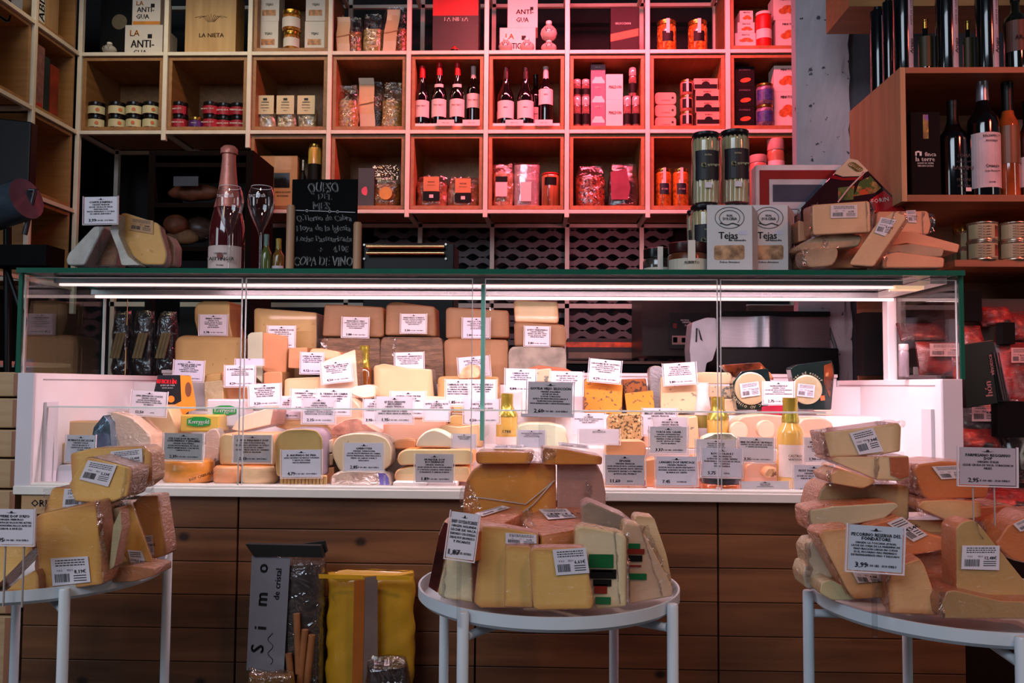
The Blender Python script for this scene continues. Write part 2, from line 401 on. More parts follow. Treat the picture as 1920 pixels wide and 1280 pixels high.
# open cells in the top row: shelf board under the goods
for i in (0, 1, 3, 4, 5, 6, 7):
    b = G().box((XS[i] + .012, YS + .013, ZS[1] + .001), (XS[i + 1] - .012, 4.395, ZS[1] + .010))
    build('shelf_board', b, cream_frame, fr)
# ================================================================ left return shelving
XLW = XS[0] - .01
fl_ = empty('side_shelving_frame', (XLW, 3.7, .05), 'cream square tube shelving frame along the left wall, edge on', 'shelving')
YL = [3.68, 3.30, 2.9]
for y in YL:
    build('upright', G().box((XLW - .011, y - .011, .02), (XLW + .011, y + .011, ZS[0] + .1)), cream_frame, fl_, bevel=.002)
    build('rear_post', G().box((XLW - .36, y - .011, .02), (XLW - .34, y + .011, ZS[0] + .1)), cream_frame, fl_, bevel=.002)
ZL = [ZS[1], ZS[2], ZS[3], ZS[3] - .375, ZS[3] - .75, ZS[3] - 1.12]
for z in ZL:
    build('rail', G().box((XLW - .010, 2.9, z - .009), (XLW + .010, 4.05, z + .009)), cream_frame, fl_)
    for y in (4.03, 3.68, 3.30):
        build('cross_rail', G().box((XLW - .35, y - .009, z - .009), (XLW, y + .009, z + .009)), cream_frame, fl_)
def sidebox(y0, y1, z0, z1, lab):
    t = .016; x1 = XLW - .002; x0 = x1 - .345; g = G()
    g.box((x0, y0, z0), (x1, y1, z0 + t)); g.box((x0, y0, z1 - t), (x1, y1, z1)); g.box((x0, y0, z0 + t), (x1, y0 + t, z1 - t)); g.box((x0, y1 - t, z0 + t), (x1, y1, z1 - t)); g.box((x0, y0 + t, z0 + t), (x0 + .01, y1 - t, z1 - t))
    tag(build('wooden_box_shelf', g, oak, bevel=.001), lab, 'box shelf', 'oak box inserts of the left shelving')
sidebox(3.70, 4.02, ZL[0] + .013, ZL[0] + .36, 'oak box at the top left corner of the side shelving, around a wine box')
sidebox(3.70, 4.02, ZL[1] + .013, ZL[0] - .013, 'oak box in the left shelving corner holding red and dark upright packs')
sidebox(3.70, 4.02, ZL[2] + .013, ZL[1] - .013, 'oak box in the left shelving beside the black monitor')
sidebox(3.70, 4.02, ZL[3] + .013, ZL[2] - .013, 'oak box in the left shelving just above the glass case edge')
sidebox(3.32, 3.66, ZL[1] + .013, ZL[0] - .013, 'dark shaded oak box at the very left edge, middle row')
# black expanded metal panel behind the counter
def lattice(x0, x1, z0, z1, y):
    g = G(); cw = .105; chh = .048; n = int((z1 - z0) / (chh / 1)) + 1
    for k in range(n):
        z = z0 + k * chh; ph = (k % 2)
        m = int((x1 - x0) / (cw / 2)) + 1; seg = 4
        for i in range(m):
            xa = x0 + i * cw / 2; xb = xa + cw / 2; up = ((i + k) % 2 == 0)
            for j in range(seg):
                ta = j / seg; tb = (j + 1) / seg
                e = lambda t: (.5 - .5 * math.cos(math.pi * t))
                za = z + chh * .5 * (e(ta) if up else 1 - e(ta)); zb = z + chh * .5 * (e(tb) if up else 1 - e(tb))
                ua, ub = xa + (xb - xa) * ta, xa + (xb - xa) * tb; h = .0165
                g.prism([(ua, y, za - h), (ub, y, zb - h), (ub, y, zb + h), (ua, y, za + h)], [(ua, y + .003, za - h), (ub, y + .003, zb - h), (ub, y + .003, zb + h), (ua, y + .003, za + h)])
    return g
g = lattice(W(700, 500, 4.46).x, W(1260, 500, 4.46).x, W(900, 700, 4.46).z, W(900, 412, 4.46).z, 4.46)
tag(build('expanded_metal_screen', g, mat('dull_grey_steel', '5c5456', .55, metal=.2, var=.1)), 'expanded metal screen with diamond openings behind the counter', 'metal screen')
# ================================================================ refrigerated display case
YF = 1.95; YB = 2.62
XA = W(41, 600, YF).x; XB = W(1799, 600, YF).x
ZB = W(960, 936, YF).z      # bottom of the white body
ZD = .757                   # deck level
case = empty('display_case', ((XA + XB) / 2, 2.3, 0), 'long refrigerated glass cheese counter with white interior and plank front', 'display case')
# top slab and its green edge
topm = mat('smoked_top_glass', '8c9094', .10, metal=.8, var=.04)
build('top_glass', G().box((XA + .003, YF - .012, ZT - .009), (XB - .003, 2.345, ZT)), topm, case)
e = G().box((XA - .004, YF - .022, ZT - .011), (XB + .004, YF - .012, ZT + .0005)); e.box((XA - .004, YF - .012, ZT - .011), (XA + .003, 2.345, ZT + .0005)); e.box((XB - .003, YF - .012, ZT - .011), (XB + .004, 2.345, ZT + .0005))
build('top_glass_edge', e, greenedge, case)
ZP = W(60, 699, YF).z     # top of the white end walls
for x in (XA - .003, XB + .003):
    s_ = 1 if x > 0 else -1
    build('end_pane', G().box((x - .003, YF + .002, ZP), (x + .003, 2.31, ZT - .010)), clear, case)
    build('end_pane_edge', G().box((x - .0045, YF - .006, ZP), (x + .0045, YF + .0015, ZT - .011)), greenedge, case)
# lamps
lampm = mat('lamp_diffuser', 'ffd9d6', .5, var=0, emit=1.35)
alu = mat('satin_aluminium', 'c9c6c8', .22, metal=.9, var=.05, stretch=(.3, 20, 20))
x0, x1 = XA + .04, XB - .10
build('lamp_rail', G().box((x0, YF + .055, ZT - .026), (x1, YF + .115, ZT - .010)), alu, case, bevel=.002)
build('lamp_strip', G().box((x0 + .01, YF + .062, ZT - .031), (x1 - .005, YF + .074, ZT - .0262)), lampm, case)
xb0 = W(180, 557, 2.31).x; xb1 = W(1672, 557, 2.31).x
build('lamp_rail', G().box((xb0, 2.28, ZT - .026), (xb1, 2.335, ZT - .010)), alu, case, bevel=.002)
build('lamp_strip', G().box((xb0 + .01, 2.285, ZT - .033), (xb1 - .005, 2.297, ZT - .0262)), lampm, case)
build('edge_rail', G().box((XB - .05, YF + .03, ZT - .024), (XB - .012, 2.335, ZT - .010)), white_paint, case)
build('lamp_clip', G().box((XB - .12, YF + .05, ZT - .034), (XB - .055, YF + .09, ZT - .026)), mat('warm_lit_clip', 'ffcaa0', .4, emit=.7), case)
# front panes with polished edges
zt2 = W(900, 522, YF).z; zb2 = W(900, 917, YF).z
for a, b in ((45, 453), (459, 886), (909, 1346), (1351, 1795)):
    xa, xb = W(a, 600, YF).x, W(b, 600, YF).x
    p = build('front_pane', G().box((xa, YF, zb2), (xb, YF + .005, zt2)), clear, case)
    q = G()
    for (u0, v0, u1, v1) in ((xa, zb2, xa + .0016, zt2), (xb - .0016, zb2, xb, zt2), (xa, zt2 - .0014, xb, zt2)): q.box((u0, YF - .0006, v0), (u1, YF + .0052, v1))
    build('pane_edge', q, mat('polished_edge', 'bfc6c8', .2, var=0), p)
zs = W(900, 768, YF + .04).z
sh = build('inner_glass_guard', G().box((XA + .03, YF + .038, zs - .150), (W(1545, 768, 2).x, YF + .042, zs)), clear, case)
build('guard_edge', G().box((XA + .03, YF + .0365, zs - .0026), (W(1545, 768, 2).x, YF + .0435, zs + .0014)), mat('lit_edge', 'ffffff', .2, var=0), sh)
xd = W(903, 700, YF + .02).x
dv = build('glass_divider', G().box((xd - .002, YF + .05, W(903, 828, YF).z), (xd + .002, 2.30, ZT - .027)), clear, case)
build('divider_edge', G().box((xd - .0045, YF + .046, W(903, 828, YF).z), (xd + .0045, YF + .05, ZT - .027)), mat('aqua_glass_edge', '6fb3a4', .15, var=.1, vs=4), dv)
# white body: end walls, sill, deck with four tiers, back ledge
iw = mat('white_case_liner', 'f1e9ec', .35, var=.02)
lil = mat('white_case_profile', 'd9d3dc', .4, var=.02)
for s_, xo, pf in ((1, XA, 64), (-1, XB, 1766)):
    xi = W(pf, 800, YF).x
    lo, hi = sorted((xo, xi))
    wl = build('end_wall', G().box((lo, YF + .0, ZB), (hi, YB, ZP)), iw, case, bevel=.002)
    build('end_profile', G().box((lo, YF - .008, ZB + .01), (hi, YF, ZP)), lil, wl, bevel=.001)
    q = xi + s_ * .008
    build('corner_channel', G().box((min(xi, q), YF + .035, ZD), (max(xi, q), YF + .085, zs + .01)), lil, wl, bevel=.001)
    build('groove', G().box((min(xi, xi + s_ * .0012), YF + .03, ZP - .016), (max(xi, xi + s_ * .0012), YB - .02, ZP - .0135)), mat('liner_groove', '9a8f96', .6), wl)
    if s_ == 1: XI0 = xi
    else: XI1 = xi
build('front_sill', G().box((XA, YF - .012, ZB), (XB, YF + .03, ZB + .020)).box((XA + .01, YF - .006, ZB + .020), (XB - .01, YF + .03, ZB + .026)), white_paint, case, bevel=.002)
TI = [(1.98, .757), (2.15, .842), (2.29, .922), (2.43, 1.0)]
g = G()
for k, (y, z) in enumerate(TI):
    y1 = TI[k + 1][0] if k < 3 else YB
    g.box((XI0 + .0005, y, ZB), (XI1 - .0005, y1 - .0003, z))
build('display_deck', g, iw, case)
g = G().box((XI0, YB, ZB), (XI1, YB + .04, 1.028)).box((XI0, YB - .01, 1.028), (XI1, YB + .10, 1.038)); build('back_ledge', g, iw, case, bevel=.002)
x = W(1670, 600, 2.31).x
build('rear_post', G().box((x - .012, 2.30, 1.028 - .02), (x + .012, 2.335, ZT - .010)), iw, case, bevel=.002)
x = W(192, 600, 2.33).x
build('pane_upright', G().box((x - .002, 2.335, 1.0), (x + .002, 2.345, ZT - .030)), mat('pane_upright_edge', 'a9c0bd', .2), case)
# gilt bead cord hanging at the back pane
g = G(); xx = W(236, 650, 2.33).x
for i in range(34):
    zz = W(236, 652 + i * 1.6, 2.33).z if i < 32 else None
    if zz: g.lathe([(.0001, -.0018), (.0018, 0), (.0001, .0018)], (xx, 2.33, zz), 6)
for i in range(30):
    g.lathe([(.0001, -.0018), (.0018, 0), (.0001, .0018)], (xx + .001, 2.33, W(238, 562 + i * 1.6, 2.33).z), 6)
build('bead_strip', g, mat('gilt_bead', 'd9c48a', .25, metal=.8), case)
# plank front
SE = [42, 443, 892, 1348, 1812]
bo = [936, 998, 1058, 1118, 1172, 1232, 1292, 1352, 1420]
for k in range(4):
    xa, xb = W(SE[k], 1000, YF).x + .002, W(SE[k + 1], 1000, YF).x - .002; g = G()
    for j in range(10):
        za = ZB - j * .0755; zb_ = za - .0735
        g.box((xa, YF + .01, max(zb_, .02)), (xb, YF + .03, za))
    build('plank_front', g, pine, case, bevel=.0012)
build('base_carcass', G().box((XA + .02, YF + .032, .0), (XB - .02, YB, ZB - .001)), mat('dark_carcass', '120b08', .8), case)
# letters on the pale board at the left
xa, xb = W(43, 940, YF).x, W(122, 940, YF).x
bd = build('stencilled_board', G().box((xa, YF - .006, W(60, 962, YF).z), (xb, YF + .008, ZB - .002)), wood('pale_board', 'b08a62', 'c9a47a', 'x'), case)
build('stencil_text', G().text('ORIGE', W(84, 943, YF - .0065), .016, bold=.09), ink, bd)
# pile of pale wooden crates at the very left
for k, (ya, yb) in enumerate(((697, 744), (746, 803), (805, 858), (860, 916), (918, 975), (977, 1034), (1036, 1093), (1095, 1152), (1154, 1290))):
    p0 = W(-60, ya, 1.96); p1 = W(32, yb, 1.96); p1.x = XA - .006; p1.z = max(p1.z, .002); g = G().box((p0.x, 1.96, p1.z + .001), (p1.x, 2.29, p0.z))
    c = build('wooden_crate', g, [wood('crate_wood', 'a88660', 'c2a27c', 'x')], bevel=.003)
    nm = ['topmost', 'second from top', 'third from top', 'fourth from top', 'fifth from top', 'sixth from top', 'seventh from top', 'eighth from top', 'lowest'][k]
    tag(c, 'pale wooden crate left of the glass case, %s of the pile' % nm, 'crate', 'pile of wooden crates')
    build('corner_post', G().box((p1.x - .012, 1.956, p1.z + .004), (p1.x + .001, 1.9595, p0.z - .003)), wood('crate_post', '8a5a44', 'a06a50', 'z'), c)
# ================================================================ builders
stk_m = mat('sticker_paper', 'd9d3dd', .5, var=.03)
stk_w = mat('sticker_paper_warm', 'd8c6c8', .5, var=.03)
def quadlabel(parent, P, m=None, prn=True, name='price_sticker', seed=0, amt='', off=.0012, lab=None):
    """P: TL TR BR BL world points; thin sheet with printed lines and bars on it"""
    P = [Vector(p) for p in P]; u = (P[1] - P[0]); v = (P[0] - P[3]); n = u.cross(v).normalized()
    if n.y > 0 and abs(n.y) > .3: n = -n
    if abs(n.z) > .7 and n.z < 0: n = -n
    Q = [p + n * off for p in P]; g = G().prism(Q, [q - n * .0006 for q in Q], 0, 0)
    o = build(name, g, m or stk_m, parent)
    if lab: o['label'] = lab
    if prn:
        R = random.Random(seed or int(abs(P[0].x * 9999) + P[0].z * 999)); g = G(); at = lambda a, b: Q[3] + u * a + v * b + n * .0004
        uu, vv = u.normalized(), v.normalized(); wd, ht = u.length, v.length
        def bar(a0, a1, b0, b1): g.face([at(a0, b0), at(a1, b0), at(a1, b1), at(a0, b1)])
        for b in (.88, .79, .70): 
            a = .12
            while a < .88:
                l = R.uniform(.03, .09); bar(a, min(a + l, .9), b, b + .035); a += l + .02
        a = .08
        while a < .46:
            l = R.choice((.008, .012, .02)); bar(a, a + l, .12, .42); a += l + R.choice((.010, .014))
        g.text(amt or '%d,%02d€' % (R.randint(3, 14), R.randint(10, 99)), at(.76, .48), ht * .13, uu, vv, bold=.1)
        g.text('P.KG', at(.22, .54), ht * .07, uu, vv); g.text('PESO', at(.5, .54), ht * .07, uu, vv)
        for b in (.14, .23, .32): bar(.58, .92, b, b + .03)
        build('printed_text', g, ink, o)
    return o
def cheese(label, poly, Y, th, face, side, name='cheese_wedge', cat='cheese', group=None, dx=0, dz=0, r=3, bev=.0035, st=None, jit=.0008, smats=None, zb=None, smooth=50, back=None):
    """solid block: traced cut face at depth Y, real thickness th running back"""
    pl = rnd2(poly, r, 2) if r else poly
    A = [W(x, y, Y) for x, y in pl]
    if zb is not None:
        lo = min(p.z for p in A)
        if lo < zb:
            A = [Vector((p.x, p.y, max(p.z, zb))) for p in A]
    B = [p + Vector((dx, th, dz)) for p in A]
    g = G(); mats = [face, side] + (smats[0] if smats else [])
    k = len(pl); ms = 1
    if smats:      # smats = ([materials], fn(centre px) -> index)
        ms = [smats[1](((pl[i][0] + pl[(i + 1) % k][0]) / 2), ((pl[i][1] + pl[(i + 1) % k][1]) / 2)) for i in range(k)]
    g.prism(A, B, 0, ms, back if back is not None else 1)
    if jit: g.jitter(jit, 24, len(label))
    if zb is not None:
        for p in g.v: p.z = max(p.z, zb)
    o = build(name, g, mats, bevel=bev, smooth=smooth); tag(o, label, cat, group)
    for s in (st or []):
        q = s[0]; quadlabel(o, [W(x, y, Y) for x, y in q], s[1] if len(s) > 1 else None, off=.0022)
    return o
def rbox(cx, cy, wd, ht, rot=0):
    a = math.radians(rot); c, s = math.cos(a), math.sin(a)
    return [(cx + x * c - y * s, cy + x * s + y * c) for x, y in ((-wd / 2, -ht / 2), (wd / 2, -ht / 2), (wd / 2, ht / 2), (-wd / 2, ht / 2))]
def topblock(label, poly, zt, th, top, side, name='cheese_wedge', cat='cheese', group=None, st=None, r=4, bev=.003, jit=.0008, stm=None, rind=None):
    """block lying flat: traced top outline at height zt, thickness th downwards"""
    pl = rnd2(poly, r, 2) if r else poly
    A = [H(x, y, zt) for x, y in pl]; B = [p - Vector((0, 0, th)) for p in A]
    g = G().prism(A, B, 0, 1, 1)
    if jit: g.jitter(jit, 24, len(label))
    o = build(name, g, [top, side], bevel=bev, smooth=50); tag(o, label, cat, group)
    if st: quadlabel(o, [H(x, y, zt + .001) for x, y in st], stm, off=.0018)
    return o
hold = glassy('card_sleeve', (.97, .95, .97), .05, .03, 0, .4, .4)
NC = [0]
card_lilac = mat('card_paper_lilac', 'd6d0e2', .55, var=.02)
card_pink = mat('card_paper_pale', 'e6d9e4', .55, var=.02)
card_grey = mat('card_paper_grey', 'cdc4cc', .55, var=.02)
def card(label, box, Y, head, body, price, rot=0, m=None, stem=None, group='price cards in the cheese case', tilt=0, unit=None, sleeve=True, headh=.075):
    x0, y0, x1, y1 = box; c = W((x0 + x1) / 2, (y0 + y1) / 2, Y); wd = S(x1 - x0, Y); ht = S(y1 - y0, Y)
    a = math.radians(-rot); t = math.radians(tilt)
    u = Vector((math.cos(a), 0, math.sin(a))); v = Vector((-math.sin(a), math.sin(t), math.cos(a) * math.cos(t))).normalized(); n = u.cross(v)   # points to the viewer (-y)
    P = lambda p, q, d=0: c + u * (p * wd / 2) + v * (q * ht / 2) + n * d
    g = G().prism([P(-1, -1, .0004), P(1, -1, .0004), P(1, 1, .0004), P(-1, 1, .0004)], [P(-1, -1, -.0004), P(1, -1, -.0004), P(1, 1, -.0004), P(-1, 1, -.0004)])
    o = build('price_card', g, m or card_pink); tag(o, label, 'price card', group)
    g = G(); F = lambda p, q: P(p, q, .0009)
    # small printed flourish
    g.face([F(-.26, .80), F(0, .755), F(.26, .80), F(0, .80)]); g.face([F(-.07, .80), F(.07, .80), F(.04, .87), F(0, .90), F(-.04, .87)])
    q = .60
    for h in head:
        g.text(h, F(0, q), ht * headh, u, v, bold=.2, fit=wd * .92, res=1); q -= .17
    q -= .02
    sz = min(.056, (q + .50) / max(1, len(body)) * .30)
    for b in body:
        g.text(b, F(0, q), ht * sz, u, v, bold=.2, fit=wd * .90); q -= sz * 3.1
    if price:
        k = -.74
        g.text(price, F(-.52, k), ht * .115, u, v, bold=.2)
        kg = unit
        if kg is None:
            try: kg = '€ 100 GRS - %.2f €/KILO' % (float(price.replace(',', '.')) * 10)
            except Exception: kg = '€'
            kg = kg.replace('.', ',')
        g.text(kg, F(.25, k - .02), ht * .05, u, v, bold=.16, fit=wd * .55)
    build('printed_text', g, ink, o)
    if sleeve:
        g = G(); e = 1.05; d = .0022
        def fr_(p0, q0, p1, q1):
            g.prism([P(p0, q0, d), P(p1, q0, d), P(p1, q1, d), P(p0, q1, d)], [P(p0, q0, -d), P(p1, q0, -d), P(p1, q1, -d), P(p0, q1, -d)])
        k = .0016 / wd * 2; kk = .0016 / ht * 2
        fr_(-e, -e - kk, e, -e); fr_(e, -e - kk, e + k, e); fr_(-e - k, -e - kk, -e, e)
        build('sleeve_edge', g, mat('sleeve_edge', 'e6dbe2', .15, var=0), o)
    if stem:
        zb = stem; b = P(0, -1.05, -.001)
        g = G().box((b.x - .0035, b.y - .001, zb), (b.x + .0035, b.y + .0012, b.z)); build('acrylic_stem', g, acryl, o)
    return o
def carton(label, box, Y, dp, m, z0=None, texts=(), panels=(), name='carton', cat='box', group=None, dx=0, side=None, bev=.0008, top=None):
    x0, y0, x1, y1 = box
    a = W(x0, y0, Y); b = W(x1, y1, Y); zb = z0 if z0 is not None else b.z
    A = [Vector((a.x, Y, zb)), Vector((b.x, Y, zb)), Vector((b.x, Y, a.z)), Vector((a.x, Y, a.z))]
    g = G().prism(A, [p + Vector((dx, dp, 0)) for p in A], 0, [1, 1, 1, 1])
    o = build(name, g, [m, side or m], bevel=bev); tag(o, label, cat, group)
    for p in panels:
        px0, py0, px1, py1, pm = p[:5]; nm = p[5] if len(p) > 5 else 'printed_panel'
        pa = W(px0, py0, Y); pb = W(px1, py1, Y)
        build(nm, G().box((pa.x, Y - .0006, max(pb.z, zb)), (pb.x, Y - .0001, pa.z)), pm, o)
    by = {}
    for t in texts:
        tx, px, py, hpx, tm = t[:5]; vert = t[5] if len(t) > 5 else 0; fit = t[6] if len(t) > 6 else None
        gg = by.setdefault(tm.name, (G(), tm))[0]; c = W(px, py, Y); c.y -= .0012
        kw = dict(fit=S(fit, Y) if fit else None, bold=.07 if hpx > 6 else .1, res=2 if hpx > 9 else 1)
        if vert: gg.text(tx, c, S(hpx, Y), (0, 0, 1), (-1, 0, 0), **kw)
        else: gg.text(tx, c, S(hpx, Y), **kw)
    for gg, tm in by.values(): build('printed_text', gg, tm, o)
    return o
def wrapface(c, r, a0, a1, z0, z1, n=10):
    g = G()
    for i in range(n):
        t0 = a0 + (a1 - a0) * i / n; t1 = a0 + (a1 - a0) * (i + 1) / n
        p = lambda t, z, rr=r: Vector((c[0] + rr * math.sin(t), c[1] - rr * math.cos(t), z))
        g.face([p(t0, z0), p(t1, z0), p(t1, z1), p(t0, z1)])
    return g
def bottle(label, cx, ytop, hw, Y, z0, glass, cap, lab=None, group=None, cat='bottle', name='wine_bottle', shape='wine', capfrac=.22, labz=(.12, .42), texts=(), neck=.28, n=24, lab2=None, tilt=0):
    """cx centre column, ytop row of the cap, hw half width in px"""
    c = AT(cx, Y, z0); R_ = S(hw, Y); h = W(cx, ytop, Y).z - z0; nr = R_ * neck + .002
    sh = {'wine': [(R_ * .93, 0), (R_, .01), (R_, .60 * h), (R_ * .93, .65 * h), (R_ * .62, .71 * h), (nr * 1.15, .77 * h), (nr, .84 * h), (nr, h * .985)],
          'burg': [(R_ * .93, 0), (R_, .01), (R_, .46 * h), (R_ * .95, .52 * h), (R_ * .72, .60 * h), (nr * 1.5, .69 * h), (nr * 1.08, .78 * h), (nr, h * .985)],
          'champ': [(R_ * .9, 0), (R_, .012), (R_, .36 * h), (R_ * .96, .41 * h), (R_ * .87, .47 * h), (R_ * .68, .58 * h), (R_ * .54, .67 * h), (R_ * .42, .80 * h), (R_ * .36, .90 * h), (R_ * .36, h * .985)],
          'square': [(R_ * .95, 0), (R_, .008), (R_, .60 * h), (R_ * .9, .66 * h), (nr * 1.2, .72 * h), (nr, .78 * h), (nr, h * .985)]}[shape]
    g = G().lathe([(a, b) for a, b in sh], c, n); o = build(name, g, glass, smooth=60); tag(o, label, cat, group)
    zc = h * (1 - capfrac); k = G()
    def rad(z):
        for (r0, t0), (r1, t1) in zip(sh, sh[1:]):
            if t0 <= z <= t1: return r0 + (r1 - r0) * (z - t0) / (t1 - t0 + 1e-9)
        return sh[-1][0]
    prof = [(rad(zc + (h * .985 - zc) * i / 6) + .0012, zc + (h * .985 - zc) * i / 6) for i in range(7)]
    prof += [(prof[-1][0] + .001, h * .965), (prof[-1][0] + .001, h), (prof[-1][0] * .9, h + .001)] if shape != 'champ' else [(prof[-1][0] * 1.25, h * .95), (prof[-1][0] * 1.25, h * .99), (prof[-1][0] * .8, h + .004)]
    prof = sorted(prof, key=lambda p: p[1]) if shape != 'champ' else prof
    k.lathe(prof, c, 18); build('capsule', k, cap, o, smooth=50)
    if lab:
        l = build('bottle_label', wrapface(c, R_ + .0009, -1.25, 1.25, z0 + labz[0] * h, z0 + labz[1] * h, 14), lab, o, smooth=180)
        tg = G()
        for t in texts:
            tx, fz_, hh, fit = t; tg.text(tx, Vector((c.x, c.y - R_ - .0022, z0 + fz_ * h)), hh, fit=fit, bold=.08, res=1)
        if texts: build('printed_text', tg, ink, l)
    if lab2: build('neck_emblem', wrapface(c, rad(lab2[0] * h) * .93 + .0045, -.9, .9, z0 + (lab2[0] - .025) * h, z0 + (lab2[0] + .025) * h, 8), lab2[1], o)
    return o
def jar(label, cx, ytop, hw, Y, z0, body, lid, lab=None, labz=(.1, .6), group=None, name='glass_jar', cat='jar', lidf=.2, text=None, n=20, h=None, lidr=1.0, tm=None, arc=1.3, strip=None):
    c = AT(cx, Y, z0); R_ = S(hw, Y); h = h or (W(cx, ytop, Y).z - z0); zl = h * (1 - lidf)
    g = G().lathe([(R_ * .9, 0), (R_, .03 * h), (R_, zl - .08 * h), (R_ * .94, zl - .02 * h), (R_ * .88, zl)], c, n)
    o = build(name, g, body, smooth=60); tag(o, label, cat, group)
    build('lid', G().lathe([(R_ * .95 * lidr, zl), (R_ * .97 * lidr, zl + .002), (R_ * .97 * lidr, h - .0015), (R_ * .9 * lidr, h)], c, n), lid, o, smooth=50)
    if lab:
        l = build('jar_label', wrapface(c, R_ + .0007, -arc, arc, z0 + labz[0] * h, z0 + labz[1] * h, 12), lab, o, smooth=180)
        if text:
            tg = G()
            for tx, f, hh in text: tg.text(tx, Vector((c.x, c.y - R_ - .002, z0 + f * h)), hh, fit=R_ * 1.7, bold=.08)
            build('printed_text', tg, tm or ink, l)
    if strip:
        z1 = z0 + h + .0006; r2 = R_ * .18; g = G()
        g.box((c.x - r2, c.y - R_ - .0012, z0 + strip[0] * h), (c.x + r2, c.y - R_ - .0006, z1)).box((c.x - r2, c.y - R_ - .001, z1 - .0008), (c.x + r2, c.y + R_ * .4, z1))
        build('seal_strip', g, strip[1], o)
    return o
filmbag = glassy('crinkled_film', (.93, .93, .95), .10, .10, .9, .75, .45)
def bag(label, x0, x1, ytop, Y, z0, content, fill=.62, th=.06, film=None, name='pasta_bag', cat='bag', group=None, seed=1, pinch=.35, ruff=.12, jit=.006, lean=0):
    """pillow bag: filled lower body and an empty crimped film top"""
    a = AT(x0, Y, z0); b = AT(x1, Y, z0); xc = (a.x + b.x) / 2; hw = (b.x - a.x) / 2; h = W((x0 + x1) / 2, ytop, Y).z - z0
    def shape(grow, v0, v1, jt):
        def fn(u, v):
            vv = v0 + (v1 - v0) * v; an = 2 * math.pi * u
            wv = 1 - pinch * max(0, (vv - .55) / .45) ** 1.5 * .6; t = th / 2 * (1 if vv < fill else max(.08, 1 - (vv - fill) / (1 - fill + .001)))
            if vv < .08: t *= .75 + vv * 3; wv *= .93 + vv
            p = Vector((xc + (hw * wv + grow) * math.copysign(abs(math.cos(an)) ** .7, math.cos(an)) + lean * vv * h, Y + th / 2 + (t + grow) * math.copysign(abs(math.sin(an)) ** .8, math.sin(an)), z0 + vv * h))
            nn = mnoise.noise_vector(p * 28 + Vector((seed, 0, 0))); p += Vector((nn.x, nn.y, nn.z if vv > .3 else 0)) * jt * (.3 if vv < .02 else 1)
            if vv > .97: p.z += .006 * mnoise.noise(Vector((p.x * 60, seed, 0)))
            p.z = max(p.z, z0); return p
        return fn
    g = G().grid(shape(0, 0, fill, jit * .6), 28, 14, wrap=True)
    n = len(g.v); g.f.append(tuple(range(n - 28, n))); g.m.append(0); g.f.append(tuple(range(28))); g.m.append(0)
    o = build(name, g, content, smooth=60); tag(o, label, cat, group)
    g = G().grid(shape(.0018, .02, 1.0, jit), 28, 24, wrap=True); build('film_wrapper', g, film or filmbag, o, smooth=120)
    return o
# ================================================================ goods on the back shelving
YI = YS + .05
lw = mat('white_card', 'ddd5cc', .55, var=.03); kraft = mat('kraft_card', 'b08c5c', .6, var=.06); dkc = mat('black_card', '0b0b0c', .55, var=.1, spec=.2)
goldlid = mat('gold_lid', 'b08a3c', .25, metal=.9); blklid = mat('black_lid', '141210', .25); orange_ink = mat('orange_ink', 'd8861c', .5); redm = mat('red_card', 'c01a14', .45)
glow = mat('amber_preserve', '9a5a1c', .2, coat=1, var=.5, vs=60, spots=[('d09840', 70, .55, .05)])
oliv = mat('yellow_fruit_preserve', 'a9802a', .2, coat=1, var=.4, vs=50, spots=[('e0b868', 60, .55, .05)])
def SH(i, r): return fz(i, r)
# -- top row
z = SH(0, 0)
o = carton('tall black carton with a round pale emblem in the top left shelving cell', (190, -12, 252, 100), YI + .10, .12, dkc, z)
o2 = G().lathe([(S(15, YI + .1), 0), (S(15, YI + .1), .001)], W(224, 41, YI + .099), 24, ax=(0, -1, 0)); build('round_emblem', o2, mat('worn_gold_print', '7c6c50', .5), o)
a_ = carton('larger white carton with gold and black lettering, lower of two, top left cell', (235, 47, 304, 101), YI, .17, lw, z, texts=[('LA', 252, 62, 12, orange_ink), ('ANTI-', 267, 82, 15, ink, 0, 46), ('GUA', 262, 98, 9, ink, 0, 36)], panels=[(277, 64, 285, 72, dkc)], name='antigua_carton' if 0 else 'gift_carton', group='white gift cartons')
zt = W(260, 47, YI).z
carton('smaller white carton with gold and black lettering, upper of two, top left cell', (249, -10, 300, 45), YI, .13, lw, zt + .0005, texts=[('LA', 262, 6, 9, orange_ink), ('ANTI-', 273, 18, 10, ink, 0, 34), ('GUA', 267, 31, 9, ink, 0, 26)], panels=[(283, 7, 290, 14, dkc), (249, 40, 300, 46, orange_ink)], name='gift_carton', group='white gift cartons')
glb = mat('milky_glass', 'a9a49a', .15, coat=1, var=.2)
def round_flask(label, cx, ytop, hw, z, h=None, zz=None):
    c = AT(cx, YI - .03, z); R_ = S(hw, YI - .03); hh = h or (W(cx, ytop, YI - .03).z - z)
    pr = [(R_ * .45, 0), (R_ * .8, hh * .10), (R_, hh * .34), (R_ * .92, hh * .52), (R_ * .6, hh * .70), (R_ * .3, hh * .78), (R_ * .28, hh * .84)]
    o = build('round_flask', G().lathe(pr, c, 20), glb, smooth=80); tag(o, label, 'bottle', 'round white flasks')
    build('stopper', G().lathe([(R_ * .34, hh * .82), (R_ * .36, hh * .97), (R_ * .3, hh)], c, 16), lw, o, smooth=60)
    build('printed_text', G().text('V.V', Vector((c.x, c.y - R_ * .98, c.z + hh * .42)), R_ * .5), ink, o); return o
round_flask('small round flask standing before the black carton in the top left cell', 205, 80, 14, z)
